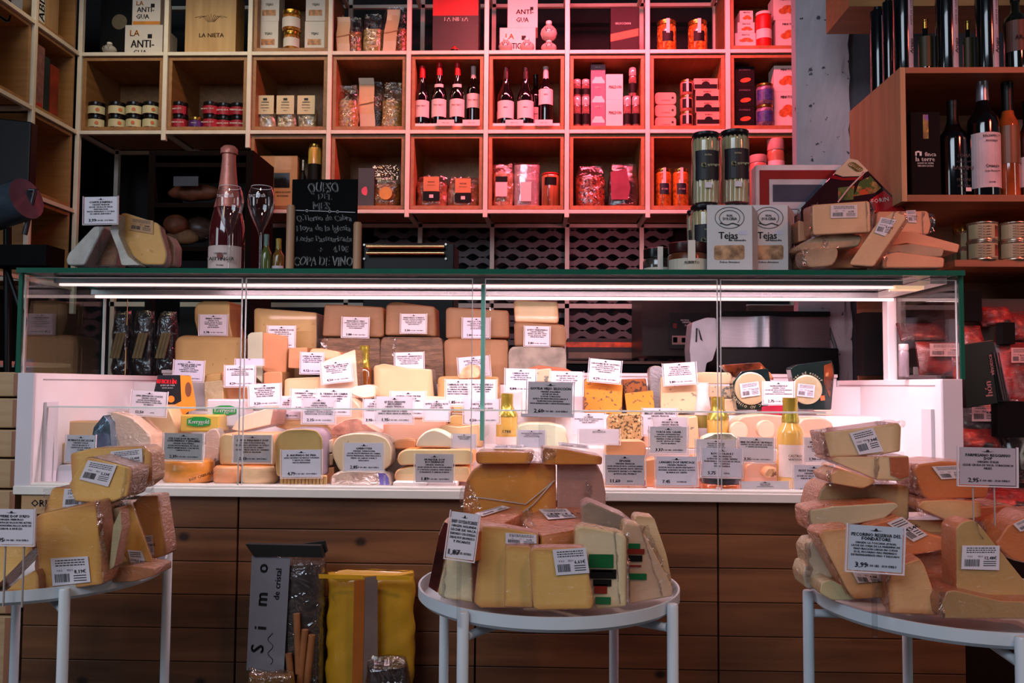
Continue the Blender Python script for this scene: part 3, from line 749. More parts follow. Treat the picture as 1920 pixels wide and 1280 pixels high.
# wooden wine case
z = SH(1, 0)
o = carton('bare pine wine case with a burnt tree mark in the second top cell', (349, -14, 441, 102), YI, .12, wood('pine_case', 'b38a52', 'd0a870', 'z', 2.5), z,
  texts=[('LA NIETA', 396, 66, 8, mat('burnt_brand', '4a2f18', .7), 0, 56)], name='wine_case', cat='wooden case')
g = G(); bc = W(396, 30, YI)
for k in range(9):
    t = (k - 4) / 4; g.tube([bc + Vector((.015 * t, -.001, -.03)), bc + Vector((.045 * t, -.001, .0)), bc + Vector((.08 * t, -.001, .012 * math.cos(t * 4)))], .0012, 4)
build('burnt_tree_mark', g, mat('burnt_brand2', '6b4826', .7), o)
# third cell: biscuit cartons and jars
z = SH(2, 0); win = mat('biscuit_window', 'b5713a', .25, coat=1, var=.5, vs=60)
def tejas(label, x0, x1, y0, y1, zb, Y=YI):
    return carton(label, (x0, y0, x1, y1), Y, .09, lw, zb, texts=[('TEJAS', (x0 + x1) / 2, y0 + (y1 - y0) * .44, 4.5, mat('grey_ink', '5a544c', .6), 0, 15)],
      panels=[(x0 + 5, y0 + (y1 - y0) * .64, x1 - 6, y0 + (y1 - y0) * .85, win, 'window')], name='biscuit_carton', group='white biscuit cartons in the third cell')
tejas('white windowed biscuit carton, lower left one beside the jars in the third top cell', 485, 521, 40, 92, z)
tejas('white windowed biscuit carton, lower right one beside the jars in the third top cell', 572, 608, 40, 92, z)
zt = W(500, 40, YI).z
tejas('white windowed biscuit carton, upper left one in the third top cell, cut by the frame', 487, 523, -14, 37, zt + .0005)
tejas('white windowed biscuit carton, upper right one in the third top cell, cut by the frame', 574, 610, -14, 37, zt + .0005)
b1 = jar('squat jar with gold lid and pale label between biscuit cartons, lower of the pair', 547, 62, 16, YI, z, glow, goldlid, lw, (.15, .62), 'gold lidded jars in the third cell')
jar('jar with gold lid and pale label between biscuit cartons, upper of the pair', 547, 23, 18, YI, W(547, 62, YI).z + .001, glow, goldlid, lw, (.15, .62), 'gold lidded jars in the third cell')
# pasta bags, fourth cell
z = SH(3, 0)
pa = mat('pasta_orange', 'b06a24', .5, var=.6, vs=90, bump=1, bs=70, spots=[('5a2810', 80, .62, .04)])
py_ = mat('pasta_yellow', 'c29540', .5, var=.5, vs=80, bump=1, bs=60, spots=[('6a4412', 75, .62, .04)])
pd = mat('pasta_dark', '6a4420', .5, var=.7, vs=80, bump=1, bs=60, spots=[('251408', 80, .55, .04)])
rib = mat('raffia_ribbon', 'd2b184', .5, var=.06, coat=.2)
def ribbon(o, x0, x1, y0, y1, Y, sk=0):
    a = W(x0, y0, Y - .012); b = W(x1, y1, Y - .012); g = G(); N_ = 8
    for k in range(N_):
        t0, t1 = k / N_, (k + 1) / N_
        z0_, z1_ = a.z + (b.z - a.z) * t0, a.z + (b.z - a.z) * t1; s0, s1 = sk * (.5 - t0) * .02 + .002 * math.sin(t0 * 9), sk * (.5 - t1) * .02 + .002 * math.sin(t1 * 9)
        y_0, y_1 = Y - .012 + .004 * math.sin(t0 * 7), Y - .012 + .004 * math.sin(t1 * 7)
        g.prism([(a.x + s0, y_0, z0_), (b.x + s0, y_0, z0_), (b.x + s1, y_1, z1_), (a.x + s1, y_1, z1_)], [(a.x + s0, y_0 + .001, z0_), (b.x + s0, y_0 + .001, z0_), (b.x + s1, y_1 + .001, z1_), (a.x + s1, y_1 + .001, z1_)])
    bw = W((x0 + x1) / 2, y0 + (y1 - y0) * .52, Y - .018); g.tube([bw + Vector((-.034, 0, -.006)), bw, bw + Vector((.034, 0, .008))], .003, 6)
    build('ribbon', g, rib, o, smooth=60)
o = bag('pasta bag with a wide raffia ribbon, leftmost in the fourth top cell', 624, 678, 26, YI + .02, z, pa, .6, .07, seed=2); ribbon(o, 632, 655, 32, 98, YI + .01)
bag('pasta bag of small yellow twists, middle one in the fourth top cell', 679, 716, 22, YI + .01, z, py_, .62, .06, seed=5)
o = bag('pasta bag with a raffia ribbon, rightmost in the fourth top cell', 715, 761, 8, YI + .02, z, pa, .55, .07, seed=9); ribbon(o, 722, 745, 18, 97, YI + .01, 1.2)
# fifth cell
z = SH(4, 0)
o = carton('tall dark carton with a red top half in the fifth top cell', (812, -14, 897, 96), YI + .02, .12, mat('dark_burgundy_card', '3a1c20', .5), z, texts=[('LA NIETA', 855, 36, 8, lw, 0, 46)], panels=[(812, -14, 897, 29, mat('red_print', 'd01818', .5))], name='wine_carton')
bottle('small red capped bottle top peeking up in front of the dark red topped carton', 852, 88, 7, YI - .02, z, blk, redm, name='miniature_bottle', group=None, capfrac=.5)
# sixth cell
z = SH(5, 0)
carton('red lit white carton with black lettering, lower of two, sixth top cell', (937, 52, 1004, 96), YI + .02, .15, lw, z, texts=[('LA', 955, 68, 10, orange_ink), ('ANTIGUA', 968, 86, 11, ink, 0, 50)], panels=[(978, 67, 986, 75, dkc)], name='gift_carton', group='white gift cartons')
zt = W(960, 52, YI + .02).z
carton('red lit white carton with black lettering, upper of two, sixth top cell', (952, -8, 1008, 50), YI + .02, .13, lw, zt + .0005, texts=[('ANTI-', 984, 22, 9, ink, 0, 34), ('GUA', 979, 37, 9, ink, 0, 24)], panels=[(994, 13, 1000, 19, dkc)], name='gift_carton', group='white gift cartons')
round_flask('round flask standing low at the right of the sixth top cell, lower of two', 1029, 76, 15, z)
round_flask('stoppered round flask on top of another at the right of the sixth top cell', 1029, 40, 16, W(1029, 76, YI - .03).z)
round_flask('low round flask before the lower white carton of the sixth top cell, left one', 948, 72, 14, z)
round_flask('low round flask before the lower white carton of the sixth top cell, right one', 988, 72, 14, z)
# seventh cell
z = SH(6, 0)
g = [(1145, 18), (1197, 12), (1198, 94), (1145, 94)]
o = carton('dark chocolate carton with a slanting orange band in the seventh top cell', (1145, 14, 1198, 95), YI, .08, mat('brown_black_card', '120a0b', .5, spec=.2), z, texts=[('SELECCION', 1168, 44, 4, lw, 0, 38)], name='chocolate_carton')
a = [W(1145, 64, YI - .0008), W(1197, 53, YI - .0008), W(1197, 67, YI - .0008), W(1145, 78, YI - .0008)]
build('orange_band', G().prism(a, [p + Vector((0, .0006, 0)) for p in a]), mat('bright_orange', 'ff5a20', .5), o)
# eighth cell
z = SH(7, 0)
jar('large jar of preserved fruit with a bright lid in the eighth top cell, left one', 1250, 42, 18, YI, z, glow, goldlid, dkc, (.3, .62), 'fruit jars in the eighth cell', lidf=.14, arc=.6, strip=(.55, lw))
jar('large jar of preserved fruit with a bright lid in the eighth top cell, right one', 1308, 42, 18, YI, z, glow, goldlid, dkc, (.3, .62), 'fruit jars in the eighth cell', lidf=.14, arc=.6, strip=(.55, lw))
# ninth cell + croissant cartons
cro = mat('baked_biscuit_print', 'c06a30', .5, var=.3, vs=60)
def crois(label, x0, x1, y0, y1, Y, zb, g_='white cartons with a baked biscuit picture'):
    o = carton(label, (x0, y0, x1, y1), Y, .10, lw, zb, texts=[('MINUTOS', (x0 + x1) / 2, y0 + (y1 - y0) * .16, max(2.4, (y1 - y0) * .09), ink, 0, (x1 - x0) * .5)], name='biscuit_carton', group=g_)
    c = W((x0 + x1) / 2 + 1, y0 + (y1 - y0) * .58, Y - .0006); sx = S((x1 - x0) * .30, Y); sz = S((y1 - y0) * .2, Y)
    g = G()
    for q, (dx_, dz_, rr) in enumerate(((-.5, -.3, .6), (.1, .2, .75), (.6, -.35, .55))):
        g.face([c + Vector((sx * (dx_ + rr * math.cos(t * .6283)), 0, sz * (dz_ + rr * 1.1 * math.sin(t * .6283)))) - Vector((0, q * .0002, 0)) for t in range(10)])
    build('biscuit_picture', g, cro, o); return o
z = SH(8, 0)
zz = z
for k, (x0, x1, y0, y1) in enumerate(((1378, 1418, 62, 84), (1383, 1415, 42, 62), (1387, 1412, 20, 42))):
    crois('small white biscuit carton in the ninth top cell, %s of three piled' % ['lowest', 'middle', 'topmost'][k], x0, x1, y0, y1, YI, zz, 'small biscuit cartons'); zz = W(1390, y0, YI).z + .0006
jar('red tin with a white lid in the ninth top cell beside the small cartons', 1432, 25, 15, YI, z, redm, lw, lw, (.25, .5), None, name='red_tin', cat='tin', lidf=.08)
crois('large white biscuit carton in the ninth top cell, lower one by the pillar', 1454, 1504, 38, 84, YI + .01, z)
crois('large white biscuit carton in the ninth top cell, upper one by the pillar', 1450, 1500, -8, 37, YI + .01, W(1460, 38, YI + .01).z + .0006)
# -- middle row
z = SH(0, 1); cream_l = mat('cream_label', 'cfc59a', .5, var=.05); dk = mat('dark_preserve', '2c140c', .2, coat=1)
hj = W(182, 219, YI).z - z; proto = None
spot_o = mat('orange_print', 'c4642a', .5)
for i, cx in enumerate((182, 220, 253, 284)):
    for k in range(2):
        lab = 'dark lidded jar with cream label in the leftmost cell, %s of column %s' % (['lower', 'upper'][k], ['at the left', 'second', 'third', 'at the right'][i])
        c = AT(cx, YI, z + k * (hj + .001))
        if proto is None:
            proto = jar(lab, cx, 0, 16.5, YI, z, dk, blklid, cream_l, (.08, .66), 'cream labelled small jars', lidf=.3, h=hj)
            ce = Vector((c.x + .017, c.y - S(16.5, YI) + .002, z + hj * .36)); build('fruit_picture', G().lathe([(.009, 0), (.009, .001)], ce, 12, ax=(.35, -1, 0)), spot_o, proto)
        else: dup(proto, c, lab, rz=[0, .25, -.2, .1][i] + .1 * k)
z = SH(1, 1); rl = mat('crimson_label', 'a01c30', .4, var=.1); jam = mat('red_jam', '4a0c14', .2, coat=1); proto = None
for i, cx in enumerate((338, 396, 421, 447)):
    for k in range(2):
        yy = YI + (0 if i < 3 else .02); lab = 'small crimson labelled jam jar in the second middle cell, %s one, %s column' % (['lower', 'upper'][k], ['first', 'second', 'third', 'fourth'][i])
        c = AT(cx, yy + .02 * (i == 2), z + k * (hj + .001))
        if proto is None: proto = jar(lab, cx, 0, 15.5, YI, z, jam, blklid, rl, (.08, .66), 'crimson labelled jam jars', lidf=.28, h=hj, text=[('MERMELADA', .4, .008)], tm=lw)
        else: dup(proto, c, lab, rz=.1 * i - .2)
jar('single small purple labelled jar between the crimson jars', 368, 222, 13, YI - .01, z, jam, goldlid, mat('purple_label', '4a2070', .4), (.1, .66), None, lidf=.28, text=[('MORA', .4, .006)], tm=lw)
# paper packets
z = SH(2, 1)
pk = mat('white_paper_packet', 'd6caa2', .6, var=.04); grain = mat('grain_in_film', 'b8a47c', .3, coat=.8, var=.4, vs=70, bump=.6)
for i, x0 in enumerate((480, 518, 557)):
    o = bag('flour packet with a paper header, %s of three in the third middle cell' % ['left', 'middle', 'right'][i], x0, x0 + 35, 200, YI, z, grain, .8, .05, name='flour_packet', cat='packet', group='small flour packets', seed=i, pinch=.1)
    a = W(x0 + 1, 179, YI - .006); b = W(x0 + 33, 214, YI - .006)
    h = build('paper_header', G().box((a.x, YI - .007, b.z), (b.x, YI - .004, a.z)), pk, o)
    t = G(); c = W(x0 + 17, 186, YI - .008)
    for q, (s_, fz_) in enumerate((('▪', .01), ('HARINA', .007), ('INTEGRAL', .006), ('ECOLOGICA', .005), ('500 G', .005))):
        if q: t.text(s_, c - Vector((0, 0, .014 * q)), fz_, bold=.1)
    t.box((c.x - .01, c.y, c.z - .006), (c.x + .01, c.y + .0002, c.z + .006)); build('printed_text', t, ink, h)
# pasta bags middle row
z = SH(3, 1)
bag('tall bag of yellow pasta, leftmost in the fourth middle cell', 628, 668, 155, YI, z, py_, .62, .08, seed=11)
o = bag('wide pasta bag tied with a pale raffia ribbon in the fourth middle cell', 666, 720, 148, YI + .085, z, pd, .6, .08, seed=12)
ribbon(o, 674, 701, 146, 237, YI + .075, -.5)
bag('bag of twisted yellow pasta, rightmost in the fourth middle cell', 714, 754, 150, YI + .01, z, py_, .6, .08, seed=13)
# wines
wg = mat('dark_wine_glass', '0d0608', .08, coat=1, var=.1); plab = mat('wine_paper_label', 'e0cbc8', .5, var=.03); rcap = mat('red_capsule', 'c8141c', .3); dcap = mat('dark_capsule', '2a1418', .25); pcap = mat('pale_capsule', 'd8b8bc', .3)
def railtray(i, lab):
    x0, x1 = XS[i] + .032, XS[i + 1] - .034; z = SH(i, 1)
    o = build('shelf_tray', G().box((x0, YS + .004, z + .0003), (x1, YS + .32, z + .014)), white_paint, bevel=.001); tag(o, lab, 'tray', 'white bottle trays'); return z + .0145
z = railtray(4, 'white tray under the four red and pink capped wine bottles')
for i, (cx, yt, hw, cap, sh) in enumerate(((791, 125, 14.5, rcap, 'burg'), (823, 119, 14.5, rcap, 'burg'), (857, 119, 14.5, rcap, 'burg'), (887, 125, 13, pcap, 'wine'))):
    bottle('wine bottle with %s capsule, %s of four in the fifth middle cell' % ('a pink' if i == 3 else 'a red', ['leftmost', 'second', 'third', 'rightmost'][i]), cx, yt, hw, YI + (.03 if i == 3 else 0), z, wg, cap, plab, 'wine bottles in the fifth cell', shape=sh, capfrac=.20, labz=(.12, .40) if i < 3 else (.30, .53), texts=[('VINO TINTO', .3 if i < 3 else .42, .006, .05)], lab2=(.62, plab) if i in (1, 2) else None)
def shelfcard(label, x0, x1, y0, y1):
    a = W(x0, y0, YS + .001); b = W(x1, y1, YS + .001)
    o = build('shelf_label', G().box((a.x, YS - .0135, b.z), (b.x, YS - .0125, a.z)), plab); tag(o, label, 'label', 'small shelf labels under the wine')
    c = (a + b) / 2; c.y = YS - .0142; build('printed_text', G().text('VINO 12,50', c, .005, fit=(b.x - a.x) * .8), ink, o)
    build('label_foot', G().box((a.x + .01, YS - .0125, b.z), (b.x - .01, YS - .0, b.z + .0008)), plab, o)
shelfcard('small pink shelf label under the middle bottles of the fifth cell', 820, 852, 226, 237); shelfcard('small pink shelf label under the pink capped bottle', 868, 900, 226, 237)
z = railtray(5, 'white tray under the dark capped wine bottles')
for i, (cx, yt, hw, cap, sh, dy) in enumerate(((948, 128, 16, dcap, 'burg', 0), (985, 128, 16, dcap, 'burg', 0), (1023, 126, 14, pcap, 'wine', .01), (1004, 141, 13, dcap, 'wine', .10), (943, 152, 12, dcap, 'wine', .12))):
    bottle(['wine bottle with dark capsule at the left of the sixth middle cell', 'wine bottle with dark capsule, second from left in the sixth middle cell', 'straight wine bottle with pale capsule at the right of the sixth middle cell', 'wine bottle standing behind between the second and the straight bottle of the sixth cell', 'wine bottle almost hidden behind the left dark capped one in the sixth cell'][i], cx, yt, hw, YI + dy, z, wg, cap, plab, 'wine bottles in the sixth cell', shape=sh, capfrac=.2, labz=(.10, .40) if i != 2 else (.34, .60), texts=[('VINO', .28 if i != 2 else .5, .006, .05)])
shelfcard('small pink shelf label below the left bottles of the sixth cell', 948, 981, 226, 237); shelfcard('small pink shelf label below the pale capped bottle of the sixth cell', 1003, 1036, 226, 237)
# spices and salt
z = SH(6, 1); spice = mat('spice_glass', '7a5450', .12, coat=1, var=.4, vs=40); clid = mat('clear_grey_cap', 'b09a9c', .15, coat=1)
sp = None; hs = W(1082, 182, YI).z - z
for i, (cx, yt, k) in enumerate(((1082, 182, 0), (1098, 182, 0), (1176, 182, 0), (1192, 182, 0), (1082, 150, 1), (1098, 150, 1), (1186, 128, 1))):
    lab = 'slim spice grinder jar in the seventh middle cell, %s' % ['lower one of the far left stack', 'lower one of the second stack', 'left one of the right pair', 'right one of the right pair', 'upper one of the far left stack', 'upper one of the second stack', 'topmost one above the right pair'][i]
    Yk = YI + (.005 if k else 0); zz = z + k * (hs + .0005); 
    o = jar(lab, cx, yt, 7.5, Yk, zz, spice, clid, dkc, (.12, .45), 'slim spice grinders', lidf=.28, name='spice_jar', h=hs if k == 0 else (W(cx, yt, Yk).z - zz))
mald = mat('mauve_card', '8a6a7c', .5, var=.1)
for k, (y0, y1) in enumerate(((195, 233), (159, 195), (121, 159))):
    zz = z if k == 0 else W(1120, y1, YI).z + .0003
    o = carton('purple salt carton with a white crystal heap, %s of three in the seventh middle cell' % ['lowest', 'middle', 'topmost'][k], (1108, y0, 1135, y1 - .3), YI, .08, mald, zz, texts=[('SALES', 1121, y0 + 5, 3.5, lw, 0, 18)], name='salt_carton', group='purple salt cartons')
    c = W(1122, y1 - 3, YI - .0006); g = G().face([c + Vector((S(12 * math.cos(t), YI), 0, max(-.006, S(13 * math.sin(t) * (1 + .15 * math.sin(t * 7)), YI)))) for t in [math.pi * q / 9 for q in range(10)]]); build('salt_heap_picture', g, lw, o)
for k, (y0, y1) in enumerate(((187, 233), (139, 187))):
    carton('tall plain white salt carton, %s of two in the seventh middle cell' % ['lower', 'upper'][k], (1136, y0, 1168, y1 - .3), YI - .01, .08, lw, z if k == 0 else W(1150, y1, YI - .01).z + .0003, texts=[('MALDON', 1153, y0 + 24, 6, mat('grey_ink', '5a544c', .6), 0, 24)], name='salt_carton', group='white salt cartons')
# tins, jars, cartons eighth cell
z = SH(7, 1); tin = mat('cream_tin', 'd2a892', .3, metal=.2, var=.05)
zz = z
for k, (y0, y1) in enumerate(((213, 235), (190, 213), (167, 190))):
    a = W(1228, y0, YI); b = W(1268, y1, YI); hh = a.z - b.z - .001; cx_ = (a.x + b.x) / 2; hw_ = (b.x - a.x) / 2; pts = rnd2([(-hw_, 0), (hw_, 0), (hw_, hh), (-hw_, hh)], .018, 4)
    o = build('preserve_tin', G().prism([(cx_ + x, YI, zz + q) for x, q in pts], [(cx_ + x, YI + .07, zz + q) for x, q in pts]), tin, smooth=40, bevel=.002)
    tag(o, 'rounded cream preserve tin, %s of three at the left of the eighth middle cell' % ['lowest', 'middle', 'topmost'][k], 'tin', 'rounded cream tins')
    t = G().text('CONSERVA', Vector((cx_, YI - .001, zz + hh * .35)), .006, fit=.06); t.lathe([(.006, 0), (.006, .0004)], Vector((cx_ + .034, YI - .0002, zz + hh * .55)), 12, ax=(0, -1, 0)); build('printed_text', t, ink, o); zz += hh + .001
zz = z
for k in range(3):
    h_ = [.077, .079, .075][k]
    jar('small terrine jar with dark label, %s of three in the eighth middle cell' % ['lowest', 'middle', 'topmost'][k], 1287, 0, 12, YI, zz, mat('terrine', 'a86a58', .3, coat=.6), goldlid, dkc, (.2, .75), 'terrine jars in a column', lidf=.12, h=h_, arc=.8, strip=(.2, lw)); zz += h_ + .001
zz = z
for k, (x0, x1, y0, y1) in enumerate(((1306, 1352, 211, 234), (1304, 1350, 190, 211), (1304, 1348, 168, 190), (1301, 1346, 147, 168))):
    o = carton('peach fish carton with a black arch, %s of four, eighth middle cell' % ['lowest', 'second from bottom', 'third from bottom', 'topmost'][k], (x0, y0, x1, y1 - .3), YI, .09, tin, zz, texts=[('BONITO', (x0 + x1) / 2, y0 + 3.5, 2.6, ink, 0, 16)], panels=[(x0 + 1, y1 - 10, x1 - 1, y1 - 2, dkc)], name='fish_carton', group='peach fish cartons')
    c = W((x0 + x1) / 2, y1 - 9, YI - .0009); build('printed_arch', G().face([c + Vector((S(8, YI) * math.cos(t), 0, S(7, YI) * math.sin(t))) for t in [math.pi * q / 8 for q in range(9)]]), dkc, o); zz = W(1320, y0, YI).z + .0006
# ninth cell
z = SH(8, 1); zz = z
sl = mat('salmon_print', 'ff5a30', .5)
for k, (y0, y1) in enumerate(((200, 233), (163, 200), (125, 163))):
    o = carton('black carton with an orange fish slice picture, %s of three in the ninth middle cell' % ['lowest', 'middle', 'topmost'][k], (1378, y0, 1415, y1 - .3), YI, .09, dkc, zz, texts=[('AHUMADO', 1396, y0 + 6, 3, mald, 0, 22)], name='fish_carton', group='black fish cartons')
    c = W(1398, (y0 + y1) / 2 + 6, YI - .0008); build('fish_picture', G().face([c + Vector((.026 * math.cos(t), 0, .011 * math.sin(t) + .004 * math.cos(t))) for t in [2 * math.pi * q / 12 for q in range(12)]]), sl, o); zz = W(1390, y0, YI).z + .0006
zz = z; bt = mat('printed_tin', '7a6a80', .3, metal=.3, var=.5, vs=50)
for k in range(2):
    jar('tall blue and gold printed tin, %s of two in the ninth middle cell' % ['lower', 'upper'][k], 1434, 0, 16, YI - .01, zz, bt, goldlid, mat('blue_label', '34407c', .4, var=.4, vs=60), (.2, .7), 'blue printed tins', name='printed_tin', cat='tin', lidf=.12, h=.104); zz += .105
zz = z
for k, (y0, y1) in enumerate(((172, 234), (123, 171))):
    crois('large white biscuit carton in the ninth middle cell, %s one beside the pillar' % ['lower', 'upper'][k], 1451, 1500, y0, y1, YI, zz); zz = W(1460, y0, YI).z + .0006
# -- lower row
z = SH(2, 2)
o = carton('kraft gift carton with a dark window, left of the chalkboard', (482, 292, 556, 387), YI, .12, kraft, z, texts=[('SEVILLANA', 500, 345, 8, mat('brown_ink', '4a3218', .6), 1, 60), ('TORTAS DE ACEITE', 530, 360, 3, mat('brown_ink', '4a3218', .6), 0, 30), ('ARTESANAS', 530, 367, 3, mat('brown_ink', '4a3218', .6), 0, 24)],
   panels=[(515, 293, 546, 319, mat('pale_sketch_panel', 'b59a74', .6)), (514, 324, 543, 352, mat('dark_window', '1c1c20', .15, coat=1), 'window')], name='gift_carton')
bottle('slim dark bottle behind the top left corner of the chalkboard', 567, 300, 6, YI + .02, z, blk, mat('silver_cap', 'b0a898', .25, metal=.8), name='oil_bottle')
jar('dark labelled jar of pale asparagus behind the chalkboard', 589, 272, 13, YI, z, mat('asparagus_in_brine', 'c8a248', .3, coat=1, var=.3, vs=60, stretch=(1, 1, .1)), goldlid, dkc, (.05, .68), None, lidf=.05)
z = SH(3, 2)
o = carton('charcoal carton with a pink pepper emblem in the fourth lower cell', (672, 315, 701, 384), YI, .09, mat('charcoal_card', '3c3a3c', .5), z, name='chilli_carton')
c = W(686, 358, YI - .0009); g = G().face([c + Vector((.022 * math.cos(t) * (1 if math.cos(t) < 0 else .35), 0, .022 * math.sin(t))) for t in [2 * math.pi * q / 14 for q in range(14)]]); build('pepper_emblem', g, mat('pink_print', 'e0506a', .5), o)
bag('brown foil topped snack bag with a round yellow sticker in the fourth lower cell', 697, 747, 307, YI, z, pa, .55, .07, film=mat('brown_foil', '6a4a38', .2, metal=.7, coat=1, bump=.5, bs=20) if 0 else filmbag, seed=21, name='snack_bag')
o = bpy.data.objects['snack_bag']; build('round_sticker', G().lathe([(.032, 0), (.032, .001)], W(723, 362, YI - .016), 20, ax=(0, -1, 0)), mat('yellow_sticker', 'd8a040', .5), o)
a = W(698, 308, YI - .004); b = W(746, 335, YI - .004)
build('foil_top', G().grid(lambda u, v: Vector((a.x + (b.x - a.x) * u, YI + .01 + .006 * mnoise.noise(Vector((u * 9, v * 6, 2))), b.z + (a.z - b.z) * v)), 20, 12), mat('crumpled_foil', '8a6a58', .15, metal=.85, bump=.6, bs=24), o, smooth=180, solid=0)
z = SH(4, 2)
bis = mat('baked_biscuits', 'b0683a', .5, var=.5, vs=50, bump=1, bs=40)
for k, (x0, x1, yt) in enumerate(((780, 838, 326), (838, 899, 329))):
    o = bag('bag of biscuits with an orange label, %s one in the fifth lower cell' % ['left', 'right'][k], x0, x1, yt, YI, z, bis, .75, .08, name='biscuit_bag', group='biscuit bags', seed=30 + k, pinch=.2)
    xm = (x0 + x1) / 2; a = W(xm - 15, yt + 5, YI - .014); b = W(xm + 14, yt + 32, YI - .014)
    l = build('paper_label', G().box((a.x, YI - .012, b.z), (b.x, YI - .011, a.z)), mat('apricot_label', 'c8844c', .5), o); build('printed_text', G().text('PASTAS', (a + b) / 2 + Vector((0, .001, .01)), .007, bold=.1).text('ARTESANAS', (a + b) / 2 + Vector((0, .001, -.006)), .005), ink, l)
    a = W(xm - 16, yt + 33, YI - .014); b = W(xm + 15, yt + 50, YI - .014); l2 = build('dark_label', G().box((a.x, YI - .012, b.z), (b.x, YI - .011, a.z)), dkc, o); c = (a + b) / 2; build('label_square', G().box((c.x - .01, YI - .0130, c.z - .008), (c.x + .01, YI - .0125, c.z + .008)), plab, l2)
z = SH(5, 2)
o = bag('packet of sponge fingers with a white and black label in the sixth lower cell', 924, 962, 306, YI, z, mat('sponge_fingers', 'c08a58', .5, var=.3, vs=40, bump=.6, bs=30), .8, .05, name='biscuit_bag', seed=40, pinch=.1)
a = W(929, 341, YI - .012); b = W(951, 368, YI - .012); l = build('paper_label', G().box((a.x, YI - .010, b.z), (b.x, YI - .009, a.z)), plab, o); build('label_header', G().box((a.x, YI - .0101, a.z), (b.x, YI - .009, a.z + .028)), dkc, o)
o = bag('shiny clear packet with a pale folded cloth inside, middle of the sixth lower cell', 963, 1012, 302, YI - .01, z, mat('frosted_packet', 'dcc0c4', .12, coat=1, metal=.3, bump=.5, bs=22), .93, .07, name='clear_packet', cat='packet', seed=41, pinch=.0, jit=.003)
a = W(976, 340, YI - .03); b = W(996, 376, YI - .03); build('pale_label', G().box((a.x, YI - .018, b.z), (b.x, YI - .016, a.z)), plab, o)
jar('jar of upright breadsticks with a dark lid at the right of the sixth lower cell', 1032, 326, 17, YI, z, mat('breadsticks_in_jar', 'a8603c', .3, coat=1, var=.5, vs=50, stretch=(1, 1, .05)), redm, dkc, (.62, .85), None, lidf=.05, arc=.7)
z = SH(6, 2)
bag('clear bag of pretzels in the seventh lower cell', 1080, 1136, 308, YI, z, mat('pretzels', 'a04c28', .4, var=.7, vs=60, bump=1, bs=45, spots=[('3a1208', 55, .58, .04)]), .72, .08, name='snack_bag', seed=50)
o = bag('dark snack bag with a shiny pink window at the right of the seventh lower cell', 1141, 1198, 304, YI, z, mat('dark_plum_bag', '2a1216', .3, coat=1), .7, .07, name='snack_bag', seed=52)
build('bag_window', G().face([W(x, y, YI - .012) for x, y in ((1145, 322), (1175, 316), (1182, 352), (1178, 374), (1146, 374))]), mat('plum_window', '8a4a5a', .2, coat=1, bump=.6, bs=20), o)
z = SH(7, 2)
for k, cx in enumerate((1244, 1276)):
    o = jar('jar of orange mushrooms with a white seal strip, %s one in the eighth lower cell' % ['left', 'right'][k], cx, 318, 15, YI, z, mat('orange_mushrooms', 'b4641e', .25, coat=1, var=.5, vs=60, bump=.7, bs=50), goldlid, mat('dark_blue_label', '141428', .5), (.32, .60), 'mushroom jars', lidf=.08, arc=.6, strip=(.60, plab), text=[('SETAS', .45, .008)], tm=plab)
z = SH(8, 2)
jar('pink lidded pot of spread behind the red scale display', 1455, 262, 16, YI - .02, z + .055, mat('pink_spread', 'b0785c', .3, coat=.6), mat('checked_pink_lid', 'c89a94', .5), plab, (.15, .6), None, lidf=.2)
jar('low pale pot under the pink lidded pot, behind the red scale display', 1455, 306, 18, YI - .02, z, mat('pale_pot', 'c0a098', .3), lw, None, lidf=.2, h=.054)
jar('stout salmon coloured pot half hidden by the asparagus jar', 1422, 292, 16, YI - .03, z, mat('salmon_pot', 'c07a6c', .3, coat=.5), mat('checked_pink_lid', 'c89a94', .5), None, lidf=.15)
# ================================================================ things standing on the glass top
YT = 2.10
film_c = 1
rind_w = mat('white_mould_rind', 'b9b4ac', .45, film=1, var=.15, vs=30)
ched = mat('amber_cheese_paste', 'd6a050', .45, film=.8, var=.05, vs=8, spots=[('c08a3c', 60, .66, .03)])
brind = mat('brown_rind', '8a5a3a', .5, film=1, var=.25, vs=25)
o = cheese('white rinded cheese slice leaning to the left in the group on the glass top', [(123, 488), (128, 474), (176, 424), (196, 424), (158, 497), (126, 497)], 2.13, .10, rind_w, rind_w, zb=ZT, r=4)
cheese('brown rinded cheese wedge standing behind the acrylic card foot on the glass top', [(160, 498), (176, 445), (184, 424), (219, 424), (222, 455), (215, 498)], 2.18, .06, brind, rind_w, zb=ZT)
cheese('large amber cut cheese with a brown barcode sticker, left end of the glass top', [(229, 398), (243, 401), (299, 419), (302, 436), (313, 475), (309, 497), (268, 496), (248, 480), (226, 436), (224, 405)], 2.08, .06, ched, rind_w, zb=ZT, dx=-.012, r=6,
       st=[([(245, 408), (288, 414), (288, 439), (243, 431)], mat('tan_sticker', 'b88a5c', .5))])
cheese('rounded brown cheese half peeping out behind the large amber cut cheese', [(300, 437), (316, 441), (327, 460), (326, 497), (300, 497)], 2.16, .05, mat('tan_rind', 'a07858', .5, film=1, var=.2), rind_w, zb=ZT, r=5)
cheese('pale narrow cheese wedge beside the big amber one, under the propped card', [(205, 430), (224, 400), (222, 440), (240, 480), (262, 497), (228, 497), (221, 470)], 2.05, .04, rind_w, rind_w, zb=ZT)
card('white price card on an acrylic foot at the left end of the glass top', (157, 368, 221, 420), 2.03, ['COMTE JUNIPERO'], ['ORIGEN: FRANCIA', 'LECHE CRUDA DE VACA', 'MADURACION', 'PASTA PRENSADA Y COCIDA', 'DE SABOR AFRUTADO'], '3,99', stem=ZT, group=None, rot=-1, m=stk_m)
